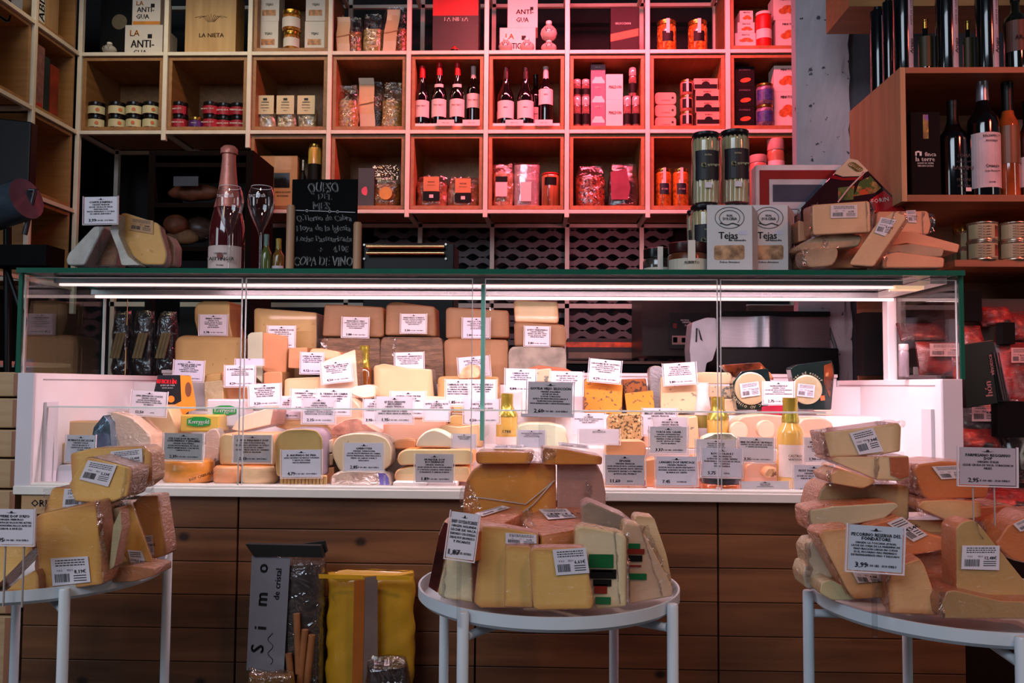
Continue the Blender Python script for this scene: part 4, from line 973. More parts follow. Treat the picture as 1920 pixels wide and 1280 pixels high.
# champagne
gl = glassy('flute_glass', (.97, .97, .98), .03, 0, 0, .75, .5)
rose = mat('rose_wine_bottle', '4a1418', .06, coat=1, var=.1); foil = mat('copper_pink_foil', 'c8786a', .35, metal=.2, var=.1, bump=.3, bs=60)
ch_ = bottle('rose champagne bottle with pink foil neck standing on the glass top', 424, 277, 33, 2.16, ZT, rose, foil, mat('champagne_label', 'cbb5b0', .5), None, shape='champ', capfrac=.46, labz=(.02, .245), neck=.36,
             texts=[('CHAMPAGNE', .185, .004, .05), ('TAITTINGER', .145, .009, .075), ('Prestige', .10, .004, .03), ('BRUT', .06, .003, .02)], cat='champagne bottle', name='champagne_bottle')
c = AT(424, 2.16, ZT); build('wax_seal', G().lathe([(.0075, 0), (.0075, .001)], c + Vector((0, -.0475, .058)), 16, ax=(0, -1, 0)), mat('seal_red', '6a2420', .5), ch_)
t = G().text('TAITTINGER', c + Vector((-.002, -.0200, .195)), .006, (0, .05, 1), (-1, 0, 0)); build('neck_text', t, ink, ch_)
def flute(label, cx, Y):
    c = AT(cx, Y, ZT); k = S(1, Y); ht = W(cx, 351, Y).z - ZT; zb_ = W(cx, 441, Y).z - ZT
    bw = [(0, .3), (.10, 6), (.25, 13), (.42, 20), (.58, 24.5), (.74, 25.5), (.88, 23.5), (1, 19.5)]
    pr = [(.026, 0), (.026, .001), (.006, .004), (.0032, .012), (.003, zb_ * .5), (.0035, zb_ - .004)] + [(max(r * k, .0035), zb_ + (ht - zb_) * q) for q, r in bw[1:]]
    o = build('champagne_flute', G().lathe(pr, c, 32, cap=False), gl, smooth=180); tag(o, label, 'glass', None)
    r = bw[-1][1] * k; build('rim', G().tube([c + Vector((r * math.cos(a), r * math.sin(a), ht)) for a in [2 * math.pi * i / 24 for i in range(25)]], .0008, 4), mat('glass_rim', 'e8dede', .1), o)
    t = G(); build('etched_text', t.text('TAITTINGER', c + Vector((0, -.0325, ht - .028)), .0065, fit=.042), mat('etched_glass', 'cfc4c8', .4), o); return o
flute('tall empty champagne flute standing in front of the pink necked bottle', 428, 2.06)
flute('tall empty champagne flute standing free to the right of the champagne bottle', 487, 2.06)
# chalkboard
YC = 2.10; slate = mat('black_slate', '07080a', .85, var=.25, vs=6, spec=.1); chalk = mat('white_chalk', 'c9ccd2', .8, var=.15, vs=80)
a = W(548, 336, YC); b = W(668, 500, YC)
cb = build('chalkboard', G().box((a.x, YC, ZT), (b.x, YC + .006, a.z)), slate, bevel=.001); tag(cb, 'black chalkboard with the cheese of the month in white handwriting, held between two wooden pegs', 'chalkboard')
g = G()
for (t, px, py, h, fit) in (('QUESO', 606, 351, 19, 60), ('DEL', 609, 368, 11, 28), ('MES', 602, 386, 14, 42), ('Q.Tierno de Cabra', 607, 408, 11, 106), ('Hoya de la Iglesia', 606, 427, 11, 104), ('Leche Pasteurizada', 607, 447, 11, 106), ('+', 601, 469, 11, 12), ('4,10€', 639, 466, 11, 30), ('COPA DE VINO', 606, 489, 17, 114)):
    c = W(px, py, YC - .0008)
    n0 = len(g.v); g.text(t, c, S(h, YC), fit=S(fit, YC), res=2, bold=.02)
    for i in range(n0, len(g.v)):
        p = g.v[i]; p.z += .0018 * math.sin(p.x * 190 + py) ; p.x += .0012 * math.sin(p.z * 260)
build('chalk_writing', g, chalk, cb)
g = G(); p1, p2 = W(552, 394, YC - .001), W(666, 398, YC - .001)
for q0, q1 in ((0, .17), (.24, .56), (.60, .68), (.74, 1)):
    A_, B_ = p1.lerp(p2, q0), p1.lerp(p2, q1); g.tube([A_, B_], .0009, 4)
for q in (.205, .58, .71): g.tube([p1.lerp(p2, q) + Vector((.003 * math.cos(t), 0, .003 * math.sin(t))) for t in [2 * math.pi * i / 8 for i in range(9)]], .0007, 4)
build('chalk_rule', g, chalk, cb)
pegm = wood('beech_peg', '9a7458', 'b48c6c', 'z', 3)
for px, yt, nm in ((543, 384, 'taller'), (669, 416, 'shorter')):
    c = AT(px, 2.095, ZT); h = W(px, yt, 2.095).z - ZT; r = S(8, 2.09)
    o = build('wooden_peg', G().lathe([(r, 0), (r, h - .006), (r * .8, h - .001), (r * .3, h)], c, 18), pegm, smooth=50); tag(o, '%s round beech peg holding the %s edge of the chalkboard' % (nm, 'left' if px < 600 else 'right'), 'peg', 'beech pegs')
# small jars on the right
gj = mat('dark_green_grey_jar', '3a3430', .2, coat=1, var=.4, vs=60)
labg = mat('pale_jar_label', 'c4c0b0', .5, var=.05)
jar('small dark lidded jar with white seal strip, leftmost jar on the glass top', 1234, 467, 28, 2.16, ZT, gj, blklid, labg, (.0, .40), None, lidf=.30, strip=(.2, lw))
jar('wider dark lidded jar with apricot picture label beside the white biscuit boxes', 1290, 457, 38, 2.08, ZT, mat('brown_chutney', '6a3a24', .2, coat=1, var=.3), mat('maroon_lid', '3a0e10', .3), labg, (.0, .50), None, lidf=.30, strip=(.42, lw), text=[('ALBERTO', .38, .006), ('COTTON', .12, .006)])
aspm = mat('white_asparagus', 'b8a878', .35, coat=1, var=.35, vs=40, stretch=(2.2, 2.2, .05))
def asp(label, cx, yt, hw, Y, z0, h=None):
    o = jar(label, cx, yt, hw, Y, z0, gl, mat('navy_lid', '16161e', .3), mat('navy_label', '0c0f1c', .5), (.33, .73), 'tall asparagus jars', lidf=.05, h=h, arc=.95, lidr=1.0)
    c = AT(cx, Y, z0); hh = h or (W(cx, yt, Y).z - z0); g = G(); r = S(hw, Y)
    g.text('e', c + Vector((-.012, -r - .0028, hh * .54)), .020, res=2, bold=.05).text('spárragos', c + Vector((.013, -r - .0016, hh * .53)), .007, fit=.03).text('EXTRA', c + Vector((.0, -r - .0025, hh * .66)), .004)
    build('label_text', g, mat('cream_ink', 'd0cf9c', .5), o)
    q = c + Vector((.0, -r - .0022, hh * .25)); build('price_sticker', G().box((q.x - .009, q.y - .0004, q.z - .007), (q.x + .009, q.y, q.z + .007)), stk_m, o)
    k = G().lathe([(r * .62, hh * .03), (r * .62, hh * .88)], c, 14)
    for i in range(8):
        t = -1.4 + .4 * i; k.tube([c + Vector((r * .76 * math.sin(t), -r * .76 * math.cos(t), hh * .03)), c + Vector((r * .74 * math.sin(t + .03 * i), -r * .74 * math.cos(t), hh * (.86 + .02 * (i % 3)))), c + Vector((r * .74 * math.sin(t), -r * .74 * math.cos(t), hh * .92))], [r * .20, r * .19, r * .08], 8)
    build('asparagus_spears', k, mat('asparagus_spear', 'cabf92', .25, coat=1, var=.1, vs=10), o, smooth=60); return o
zj = W(1320, 386, 2.16).z
asp('asparagus jar, lower one mostly hidden behind the front white biscuit box', 1322, 386, 27, 2.17, ZT)
asp('asparagus jar on top of another, left of the two tall upright ones', 1323, 251, 26, 2.17, zj + .0008)
asp('asparagus jar with black lid, right of the two tall ones beside the scale display', 1378, 247, 27, 2.22, W(1378, 386, 2.22).z)
asp('lowest right asparagus jar hidden behind the white biscuit boxes', 1378, 386, 27, 2.22, ZT, h=W(1378, 386, 2.22).z - ZT - .0006)
asp('asparagus jar furthest left in the lower row, only its edge showing', 1300, 395, 12, 2.24, ZT)
# white biscuit boxes
gx = mat('cool_white_card', 'c9ccd0', .5, var=.02); gk = mat('soft_black_ink', '2c2c34', .6, var=0); bisw = mat('almond_biscuits', 'b08c6c', .3, coat=1, var=.5, vs=45, bump=1, bs=30)
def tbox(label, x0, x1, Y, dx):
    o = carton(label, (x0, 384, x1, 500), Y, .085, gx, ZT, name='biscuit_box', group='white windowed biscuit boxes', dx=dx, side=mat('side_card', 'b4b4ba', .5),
        texts=[('Tejas', (x0 + x1) / 2 - 3, 441, 13, gk, 0, 36), ('de Almendra', x1 - 28, 450, 4, gk, 0, 32), ('Dulces Artesanos', (x0 + x1) / 2, 491, 3.6, gk, 0, 56), ('REAL', (x0 + x1) / 2, 404, 4, gk, 0, 12), ('DULCERIA', (x0 + x1) / 2, 410, 5, gk, 0, 26)],
        panels=[((x1 - 26), 432, x1 - 10, 440, mat('price_tag_blue', 'c4cade', .5), 'price_sticker')])
    xm = (x0 + x1) / 2
    pts = rnd2([(xm - 29, 460), (xm + 28, 459), (xm + 28, 486), (xm - 29, 487)], 5, 3); A_ = [W(x, y, Y - .0008) for x, y in pts]
    build('window', G().prism(A_, [p + Vector((0, .0006, 0)) for p in A_]), bisw, o)
    c = W(xm, 408, Y - .0012); g = G(); k = S(1, Y)
    for (ra, rb, t0, t1) in ((27, 20, 0, 6.29), (19, 14, .9, 2.6 + 2.9)):
        n = 40; g.tube([c + Vector((ra * k * math.sin(t0 + (t1 - t0) * i / n), 0, -rb * k * math.cos(t0 + (t1 - t0) * i / n))) for i in range(n + 1)], .0007, 4)
    g.tube([c + Vector((k * x, 0, k * (-12 + 1.6 * math.sin(x * .28)))) for x in range(-18, 19, 3)], .0014, 4)
    build('oval_crest', g, gk, o); return o
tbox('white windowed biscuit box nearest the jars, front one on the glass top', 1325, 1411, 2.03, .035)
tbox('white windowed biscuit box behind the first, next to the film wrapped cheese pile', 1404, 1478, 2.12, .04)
# red and white scale display
YD = 2.305; o = empty('scale_display', AT(1498, YD, ZT), 'white shop scale display with a red face and grey screen above the biscuit boxes', 'scale display')
a = W(1416, 308, YD); b = W(1590, 388, YD)
build('housing', G().box((a.x, YD, b.z - .02), (b.x, YD + .05, a.z)), mat('pinkish_white_plastic', 'e6dde0', .35), o, bevel=.006)
a = W(1424, 319, YD - .001); b2 = W(1588, 392, YD - .001); build('red_face', G().box((a.x, YD - .0015, b2.z), (b2.x, YD - .0005, a.z)), mat('deep_red_plastic', '8c0c10', .35), o)
a = W(1442, 336, YD - .003); b2 = W(1587, 392, YD - .003); sr = build('screen_surround', G().box((a.x, YD - .004, b2.z), (b2.x, YD - .0016, a.z)), mat('grey_white_plastic', 'c4c2c8', .4), o, bevel=.003)
a = W(1449, 346, YD - .005); b2 = W(1586, 378, YD - .005); scn = build('screen', G().box((a.x, YD - .0052, b2.z), (b2.x, YD - .0041, a.z)), mat('grey_screen', '454a5c', .25), sr)
build('column', G().box((W(1495, 388, YD).x, YD + .01, ZT), (W(1515, 388, YD).x, YD + .03, W(1500, 388, YD).z)), blk, o)
# film wrapped cheese pile on the right end
pil = mat('film_wrapped_pale_cheese', 'dcae84', .4, film=1, var=.08, vs=10); pil_r = mat('film_wrapped_rind', 'b8764c', .45, film=1, var=.18, vs=16); pil_g = mat('film_wrapped_grey_rind', 'a88a6c', .45, film=1, var=.2, vs=18); pil_s = mat('peach_paste', 'd99a72', .42, film=1, var=.06, vs=9)
rinder = lambda lo: ([], lambda x, y: 1)
GR = 'film wrapped cheeses piled on the right end of the glass top'
tri = empty('printed_cheese_packet', AT(1600, 2.27, ZT + .11), 'tall triangular printed packet of cheese behind the film wrapped pile', 'packet')
T3 = [(1500, 392), (1592, 297), (1608, 300), (1702, 396), (1702, 440), (1500, 440)]
A_ = [W(x, y, 2.26) for x, y in rnd2(T3, 4)]; tp = build('packet_body', G().prism(A_, [p + Vector((.0, .03, 0)) for p in A_], 0, 0), mat('dark_plum_print', '2a0e14', .15, coat=1), tri, bevel=.002)
def facep(pts, Y, m, nm, par): 
    A_ = [W(x, y, Y) for x, y in pts]; return build(nm, G().prism(A_, [p + Vector((0, .0005, 0)) for p in A_]), m, par)
facep([(1564, 325), (1592, 297), (1608, 300), (1628, 320), (1612, 330), (1580, 331)], 2.2590, mat('pale_packet_tip', 'd8c0a0', .2, coat=1), 'pale_tip', tri)
facep([(1562, 328), (1580, 333), (1612, 332), (1618, 322), (1622, 322), (1616, 337), (1580, 338), (1555, 334)], 2.2585, mat('red_stripe', '8c1018', .2, coat=1), 'red_stripe', tri)
facep([(1612, 340), (1632, 330), (1652, 352), (1640, 362), (1600, 368), (1606, 355)], 2.2585, mat('food_picture', 'a88448', .25, coat=1, var=.8, vs=30, spots=[('3c5a24', 34, .52, .05), ('c04a24', 40, .60, .04)]), 'food_picture', tri)
facep([(1572, 352), (1602, 348), (1600, 374), (1572, 376)], 2.2585, mat('green_picture', '4a5c2c', .25, coat=1, var=.6, vs=40, spots=[('b0602c', 30, .56, .05)]), 'food_picture', tri)
rp = facep([(1630, 375), (1658, 357), (1700, 396), (1640, 398)], 2.2580, mat('red_corner', 'b01820', .2, coat=1), 'red_corner', tri)
build('printed_text', G().text('FORIN', W(1650, 375, 2.256), S(8, 2.26), (1, 0, .16), (-.16, 0, 1), fit=S(34, 2.26)), lw, rp)
g = G(); cc = W(1604, 312, 2.2575)
for q in range(5): g.tube([cc + Vector((.011 * math.cos(t) + .004 * q - .008, 0, .006 * math.sin(t) - .003 * q + .005)) for t in [2 * math.pi * i / 10 for i in range(11)]], .0010, 4)
build('gilt_crest', g, mat('gilt_print', '7a6420', .4), tri)
build('film_seam', G().tube([W(1571, 379, 2.256), W(1592, 352, 2.255), W(1622, 322, 2.256)], .0022, 5), mat('film_crease', 'd8a8a0', .12, coat=1), tri)
build('support', G().box((W(1560, 440, 2.27).x, 2.262, ZT), (W(1650, 440, 2.27).x, 2.288, W(1600, 439, 2.27).z)), mat('dark_plum_print', '2a0e14'), tri)
cheese('pale film wrapped cheese block with a pink barcode label, top front of the pile', [(1522, 384), (1631, 376), (1634, 436), (1524, 441)], 2.04, .07, pil, pil_r, group=GR, r=5, st=[([(1557, 385), (1607, 384), (1607, 408), (1557, 409)], stk_w)], dz=.006)
cheese('long film wrapped wedge with a white label leaning diagonally across the pile', [(1676, 396), (1697, 403), (1699, 410), (1638, 500), (1592, 497), (1595, 488), (1648, 412)], 2.00, .035, pil, pil_r, group=GR, r=4, zb=ZT, dx=.02, st=[([(1651, 407), (1680, 413), (1659, 443), (1639, 436)],)])
cheese('short peach film wrapped block at the upper right of the pile, behind the diagonal wedge', [(1645, 396), (1740, 395), (1747, 421), (1741, 440), (1640, 436)], 2.10, .06, pil_s, pil_r, group=GR, r=5, st=[([(1698, 395), (1716, 394), (1718, 418), (1703, 417)], stk_w)])
cheese('film wrapped wedge pointing right on the right side of the pile, third layer', [(1680, 434), (1712, 434), (1800, 458), (1796, 474), (1700, 456), (1664, 462)], 2.08, .07, pil_s, pil_r, group=GR, r=3)
cheese('film wrapped greyish wedge in the second layer at the right of the pile', [(1650, 462), (1712, 456), (1772, 465), (1768, 482), (1650, 484)], 2.06, .09, pil_g, pil_r, group=GR, r=4)
cheese('film wrapped pale wedge lying lowest at the right of the pile', [(1655, 478), (1684, 472), (1772, 483), (1770, 502), (1655, 502)], 2.03, .10, pil_s, pil_g, group=GR, zb=ZT, r=4)
cheese('small rounded film wrapped piece at the lower left of the pile', [(1504, 470), (1512, 466), (1571, 462), (1572, 480), (1562, 498), (1516, 502), (1506, 490)], 2.02, .06, pil_g, pil_r, group=GR, zb=ZT, r=8)
cheese('film wrapped wedge under the top block, left middle of the pile', [(1497, 458), (1530, 444), (1560, 436), (1618, 441), (1612, 462), (1550, 468), (1498, 470)], 2.06, .08, pil_g, pil_s, group=GR, r=6)
cheese('dull peach film wrapped block behind the biscuit box at the left of the pile', [(1496, 412), (1526, 420), (1524, 446), (1497, 454)], 2.12, .07, pil_s, pil_r, group=GR, r=3)
cheese('wide orange film wrapped block forming the bottom of the pile', [(1497, 470), (1660, 462), (1665, 502), (1497, 502)], 2.12, .09, pil_r, pil_r, group=GR, zb=ZT, r=4)
cheese('orange film wrapped block filling the middle of the pile', [(1600, 430), (1700, 430), (1690, 470), (1600, 470)], 2.13, .07, pil_s, pil_r, group=GR, r=4)
redoak = wood('reddish_oak_shelf', '7c4a2c', '9a6240', 'x', 3)
# ================================================================ right hand shelves
YR = 2.20
rs = empty('wall_shelf_unit', (W(1800, 300, YR).x, 2.35, 1.0), 'oak wall shelf unit at the right with an upper box compartment and lower shelves', 'shelf unit')
def rx(px): return W(px, 300, YR).x
a = W(1690, 126, YR); b = W(1690, 384, YR); zt_, zb_ = a.z, W(1700, 372, YR).z; xr1 = rx(2120); t = .014
build('side_panel', G().box((rx(1690), YR, zb_ - .008), (rx(1690) + .014, 2.56, zt_)), wood('oak_panel_dark', 'a87c56', 'c09468', 'z', 3), rs, bevel=.001)
build('top_board', G().box((rx(1690) + .014, YR, zt_ - .016), (xr1, 2.56, zt_)), redoak, rs, bevel=.001)
build('middle_board', G().box((rx(1690) + .014, YR, zb_ - .008), (xr1, 2.56, zb_ + .010)), redoak, rs, bevel=.001)
build('back_board', G().box((rx(1690) + .014, 2.55, .45), (xr1, 2.558, zt_ - .016)), redoak, rs)
zs2 = W(1850, 486, YR).z
build('lower_board', G().box((rx(1790), YR + .01, zs2 - .018), (xr1, 2.55, zs2)), redoak, rs, bevel=.001)
build('base_cabinet', G().box((rx(1800), 2.30, 0), (xr1, 2.549, W(1850, 560, 2.3).z)), mat('dark_red_wood', '3a1712', .5, var=.15), rs)
build('end_panel', G().box((xr1, YR, 0), (xr1 + .016, 2.56, zt_ + .4)), oak, rs)
a = W(1592, 18, 2.5)
o = build('upper_wall_box', G().box((W(1592, 0, 2.50).x, 2.5, W(1600, 12, 2.5).z), (xr1, 2.70, 2.6)), oak); tag(o, 'edge of another oak wall box at the top right corner of the picture', 'box shelf')
ztop = zt_
# tall dark oil tubes on top
tube_m = mat('black_oil_tin', '101418', .16, metal=.4, coat=1, var=.1); strip = mat('tin_label_strip', 'b6aebc', .5); gold = mat('gold_cap', 'a8843c', .25, metal=.9)
def oiltube(label, cx, hw, Y, lab=None, ytop=-80, txt='Artajo'):
    c = AT(cx, Y, ztop); h = W(cx, ytop, Y).z - ztop; r = S(hw, Y)
    o = build('oil_tin', G().lathe([(r * .97, 0), (r, .003), (r, h - .003), (r * .97, h)], c, 24), tube_m, smooth=50); tag(o, label, 'tin', 'tall black oil tins')
    build('cap', G().lathe([(r * .5, h), (r * .5, h + .012)], c, 12), redm if lab == 'r' else blk, o)
    if lab is not None:
        f = wrapface(c, r + .0006, .10, .72, ztop + .012, ztop + h - .02, 5); l = build('label_strip', f, strip, o, smooth=180)
        p = c + Vector(((r + .0012) * math.sin(.42), -(r + .0012) * math.cos(.42), .075)); build('printed_text', G().text(txt, p, .011, (0, 0, 1), (-.91, -.41, 0), res=2, bold=.06).text('ACEITE DE OLIVA', p + Vector((0, 0, .09)), .006, (0, 0, 1), (-.91, -.41, 0)), ink, l)
    return o
oiltube('black oil tin with a white label, furthest back on the oak box', 1648, 14, 2.47, 1, 22)
oiltube('plain black oil tin just right of the furthest one on the oak box', 1668, 11, 2.40, None, 5)
oiltube('tall black oil tin with a white strip, front left corner of the oak box', 1695, 18, 2.27, 1)
oiltube('tall black oil tin with a white strip in the middle of the oak box top', 1777, 20, 2.27, 1)
oiltube('tall black oil tin with a white strip, right of the middle one', 1852, 20, 2.27, 1)
dg = mat('dark_green_glass', '0c120c', .07, coat=1)
bottle('small dark square oil bottle between the first two tall tins', 1736, 38, 13, 2.30, ztop, dg, gold, mat('dim_label', '3a3a1c', .5), 'small oil bottles', name='oil_bottle', shape='square', labz=(.2, .7), capfrac=.15)
bottle('small slim oil bottle between the second and third tall tins', 1816, 40, 9, 2.30, ztop, dg, gold, mat('dim_label', '3a3a1c', .5), 'small oil bottles', name='oil_bottle', shape='square', labz=(.2, .7), capfrac=.15)
bottle('dark oil bottle with an ornate label at the top right corner of the picture', 1906, -20, 22, 2.27, ztop, dg, blk, mat('dim_label2', '4a2a1c', .5), None, name='oil_bottle', shape='square', labz=(.25, .6), capfrac=.15, texts=[('ARAS', .4, .012, .05)])
# inside the box
zi = zb_ + .0105
o = carton('black carton bottle pack with white castle emblem in the oak box, leftmost', (1707, 210, 1765, 357), 2.27, .07, mat('ink_black_card', '060607', .7, spec=.15), zi, name='oil_carton',
  texts=[('finca', 1744, 289, 8, inkw, 0, 22), ('la torre', 1734, 298, 9, inkw, 0, 36), ('ACEITE DE OLIVA', 1735, 306, 3, inkw, 0, 30), ('VIRGEN EXTRA', 1735, 311, 3, inkw, 0, 30)], panels=[(1716, 284, 1719, 292, inkw), (1724, 284, 1728, 292, inkw), (1719, 283, 1724, 286, inkw), (1730, 215, 1741, 260, mat('rainbow_ribbon', '5a6a24', .4, var=.9, vs=30, spots=[('2440a0', 22, .55, .05), ('c0a020', 26, .6, .05)]), 'ribbon_picture')])
bk = mat('black_gloss_bottle', '070608', .12, coat=1)
o = bottle('black gloss bottle with grey lettering, second in the oak box', 1789, 190, 26, 2.29, zi, bk, blk, None, None, name='oil_bottle', shape='wine', capfrac=.25)
g = G(); cc = AT(1795, 2.29, zi)
for k, (t_, h_) in enumerate((('TOMA', .009), ('ACEITES DE', .005), ('BANAMA', .011), ('RITO', .006), ('PICUAL', .008), ('ESPECIAL', .006))): g.text(t_, cc + Vector((0, -.0385, .115 - k * .016)), h_, fit=.06, bold=.05)
build('printed_text', g, mat('grey_ink2', '6a6468', .6), o)
build('price_sticker', G().box((cc.x + .004, cc.y - .0395, zi + .02), (cc.x + .018, cc.y - .0385, zi + .030)), plab, o)
bottle('tall dark bottle with silver capsule and long white label, third in the oak box', 1846, 145, 28, 2.27, zi, bk, mat('silver_capsule', '9a9aa4', .3, metal=.7), mat('long_white_label', 'c8b8bc', .5), None, name='oil_bottle', shape='wine', capfrac=.20, labz=(.08, .52), neck=.30,
  texts=[('BALSAMICO', .49, .006, .045), ('MODENA', .45, .005, .04), ('Crianza', .25, .008, .04), ('Gran Reserva', .21, .005, .04), ('500 ML', .12, .004, .03)])
bottle('amber vinegar bottle with a black cap, fourth in the oak box', 1893, 157, 19, 2.27, zi, mat('amber_vinegar', '9a4a1c', .08, coat=1, var=.4, vs=14), blk, mat('amber_label', '6a4424', .4), None, name='vinegar_bottle', shape='square', capfrac=.24, labz=(.30, .62), neck=.42)
bottle('dark bottle cut by the right frame edge in the oak box', 1930, 190, 18, 2.27, zi, bk, blk, plab, None, name='oil_bottle')
for k in range(6):
    x0 = 1838 + (k % 3) * 34; y = 250 - (k // 3) * 26
    carton('pink salt packet at the back of the oak box, %s in the %s row' % (['left one', 'middle one', 'right one'][k % 3], ['lower', 'upper'][k // 3]), (x0, y, x0 + 32, y + 25), 2.45, .07, mat('pink_packet', 'b88078', .4, coat=.5), name='salt_packet', cat='packet', group='pink salt packets')
carton('dark tray carrying the pink salt packets at the back of the oak box', (1834, 275.5, 1942, 300), 2.445, .08, mat('dark_red_tray', '4a1610', .5), zi, name='stacking_tray', cat='tray')
# tins on the lower board
tinlab = mat('pale_green_tin_label', 'a8a07a', .4, var=.05); pt_proto = None; hT = W(1842, 448, 2.24).z - W(1842, 483, 2.24).z
for i, (cx, Y) in enumerate(((1842, 2.24), (1901, 2.24), (1822, 2.36), (1882, 2.36))):
    for k in range(2):
        lab = 'pate tin with a pale green label, %s tin of the %s pair' % (['lower', 'upper'][k], ['front left', 'front right', 'rear left', 'rear right'][i]); c = AT(cx, Y, zs2 + .0005 + k * (hT + .0008))
        if pt_proto is None:
            r = S(27, Y); pt_proto = build('pate_tin', G().lathe([(r * .98, 0), (r, .002), (r * .95, .005), (r * .95, hT - .005), (r, hT - .002), (r * .98, hT)], c, 32), mat('tin_metal', 'b09a84', .25, metal=.8), smooth=60); tag(pt_proto, lab, 'tin', 'pate tins')
            l = build('tin_label', wrapface(c, r * .955, -1.5, 1.5, c.z + .006, c.z + hT - .006, 16), tinlab, pt_proto, smooth=180)
            build('plum_picture', wrapface(c, r * .962, .45, 1.25, c.z + .010, c.z + hT - .010, 6), mat('plum_print', '7a3428', .4, var=.6, vs=50), l)
            g = G()
            for q in range(5): g.text('PATE DE CAMPO', c + Vector((-.012, -r * .985, hT - .013 - q * .007)), .0035, fit=.035, bold=.1)
            build('printed_text', g, ink, l)
        else: dup(pt_proto, c, lab, rz=.12 * i)
jar('small greenish jar at the left rear behind the pate tins', 1800, 420, 12, 2.40, zs2 + .0005, mat('olive_paste', '6a6440', .3, coat=.5), goldlid, None)
# ---------------------------------------------------------------- cured meat display
meat = mat('cured_meat_in_film', '84120e', .35, film=1, var=.6, vs=18, spots=[('b05a50', 26, .66, .04), ('1c0808', 14, .58, .05)], bump=.5, bs=30)
meat2 = mat('salami_in_film', '92160e', .35, film=1, var=.6, vs=26, spots=[('c06858', 44, .68, .03), ('1c0808', 16, .58, .05)], bump=.5, bs=40)
rack = empty('meat_display_rack', (W(1880, 900, 2.3).x, 2.25, 0), 'dark stepped rack full of cured meat packs at the right end of the counter', 'display rack')
rm = mat('rack_wood_dark', '180c0a', .7, spec=.15)
for k, (py, Y) in enumerate(((950, 2.04), (812, 2.14), (690, 2.22))):
    zz = W(1850, py, Y).z; build('step', G().box((XB + .012, Y, zz - .014), (W(2140, py, Y).x, 2.295, zz)), rm, rack)
    build('price_rail', G().box((XB + .012, Y - .004, zz - .018), (W(2140, py, Y).x, Y - .0005, zz + .002)), mat('pale_rail', 'a08a88', .4), rack)
build('front_board', G().box((XB + .012, 2.05, 0), (W(2140, 960, 2.04).x, 2.07, W(1850, 950, 2.04).z - .019)), rm, rack)
zA = W(1850, 950, 2.04).z; zB_ = W(1850, 812, 2.14).z; zC = W(1850, 690, 2.22).z
GM = 'packs of sliced cured meat'
def pack(label, x0, x1, y0, y1, Y, m, z0, name='meat_pack', cat='meat pack', lean=.03, lb=None, seed=3, th=.018):
    a = W(x0, y0, Y); b = W(x1, y1, Y); zz = z0 if z0 is not None else b.z; xm = (a.x + b.x) / 2; hw = (b.x - a.x) / 2; h = a.z - zz
    def fn(u, v):
        s = 2 * u - 1; bul = max(0, (1 - s ** 4)) * max(0, 1 - (2 * v - 1) ** 6)
        p = Vector((xm + hw * s, Y + lean * v - th * bul * .9, zz + h * v)); n = mnoise.noise_vector(p * 30 + Vector((seed, 0, 0))); return p + Vector((n.x * .002, n.y * .005 * bul, n.z * .002 if v > .1 else 0))
    g = G().grid(fn, 18, 18); n = len(g.v); A_ = [Vector((xm - hw, Y + .006, zz)), Vector((xm + hw, Y + .006, zz)), Vector((xm + hw, Y + lean + .006, zz + h)), Vector((xm - hw, Y + lean + .006, zz + h))]; g.face(A_)
    o = build(name, g, m, smooth=70); tag(o, label, cat, GM)
    if lb:
        c = lb; yl = lambda py: Y + lean * ((W(xm, py, Y).z - zz) / h) - th - .003
        quadlabel(o, [W(c[0], c[1], yl(c[1])), W(c[2], c[1], yl(c[1])), W(c[2], c[3], yl(c[3])), W(c[0], c[3], yl(c[3]))], mat('pink_sticker', 'b88a88', .5))
    return o
pack('dark red cured meat pack with a pink label seen through the end glass', 1724, 1812, 640, 705, 2.17, meat, zC if 0 else None, lb=(1743, 644, 1800, 668), lean=.02)
pack('red salami pack lying high under the black holder, right of the end glass', 1806, 1850, 608, 660, 2.2, meat2, None, seed=5)
pack('pack of bright red meat at the right frame edge behind the black labelled one', 1874, 1960, 640, 762, 2.12, meat, None, seed=7, lean=.03, lb=(1896, 652, 1925, 680))
pack('narrow red meat pack between the case end and the black labelled pack', 1795, 1828, 668, 764, 2.13, meat2, None, seed=8)
pack('round shiny red sausage pack high at the right beside the black post', 1842, 1902, 572, 612, 2.24, meat2, None, seed=9, th=.03)
pack('shiny red sausage pack at the upper right frame edge', 1886, 1960, 582, 640, 2.27, meat, None, seed=10, th=.03)
pack('crumpled red meat pack low behind the right price card', 1798, 1880, 800, 842, 2.08, meat2, None, seed=11, lb=None, th=.02)
pack('transparent grey topped meat pack with a pink label, right of the case corner', 1797, 1872, 752, 806, 2.10, mat('grey_film_pack', '4a4444', .2, film=1, var=.4), None, lb=(1822, 756, 1868, 790), seed=12)
pack('long flat salami lying at the foot of the right price card', 1840, 1960, 918, 946, 2.03, meat2, zA, seed=13, lean=.04)
pack('shiny dark sausage pack low at the right frame edge', 1885, 1960, 782, 905, 2.07, mat('dark_film_pack', '140c0e', .15, film=1, var=.3), None, seed=14)
pack('horizontal row pack of red meat on the top step, left part behind the end glass', 1690, 1785, 604, 640, 2.25, mat('dull_red_pack', '5c1614', .3, film=1, var=.3), None, seed=15)
for k, (x0, x1, y0, y1, Y, l) in enumerate(((1806, 1842, 545, 602, 2.2, 'upright black plastic holder right of the case corner, upper'), (1879, 1904, 604, 645, 2.12, 'small black holder in front of the salami packs at the right'), (1870, 1922, 752, 820, 2.04, 'black holder on the middle step at the right frame edge'))):
    o = carton(l, (x0, y0, x1, y1), Y, .03, blkm, name='black_holder', cat='holder')
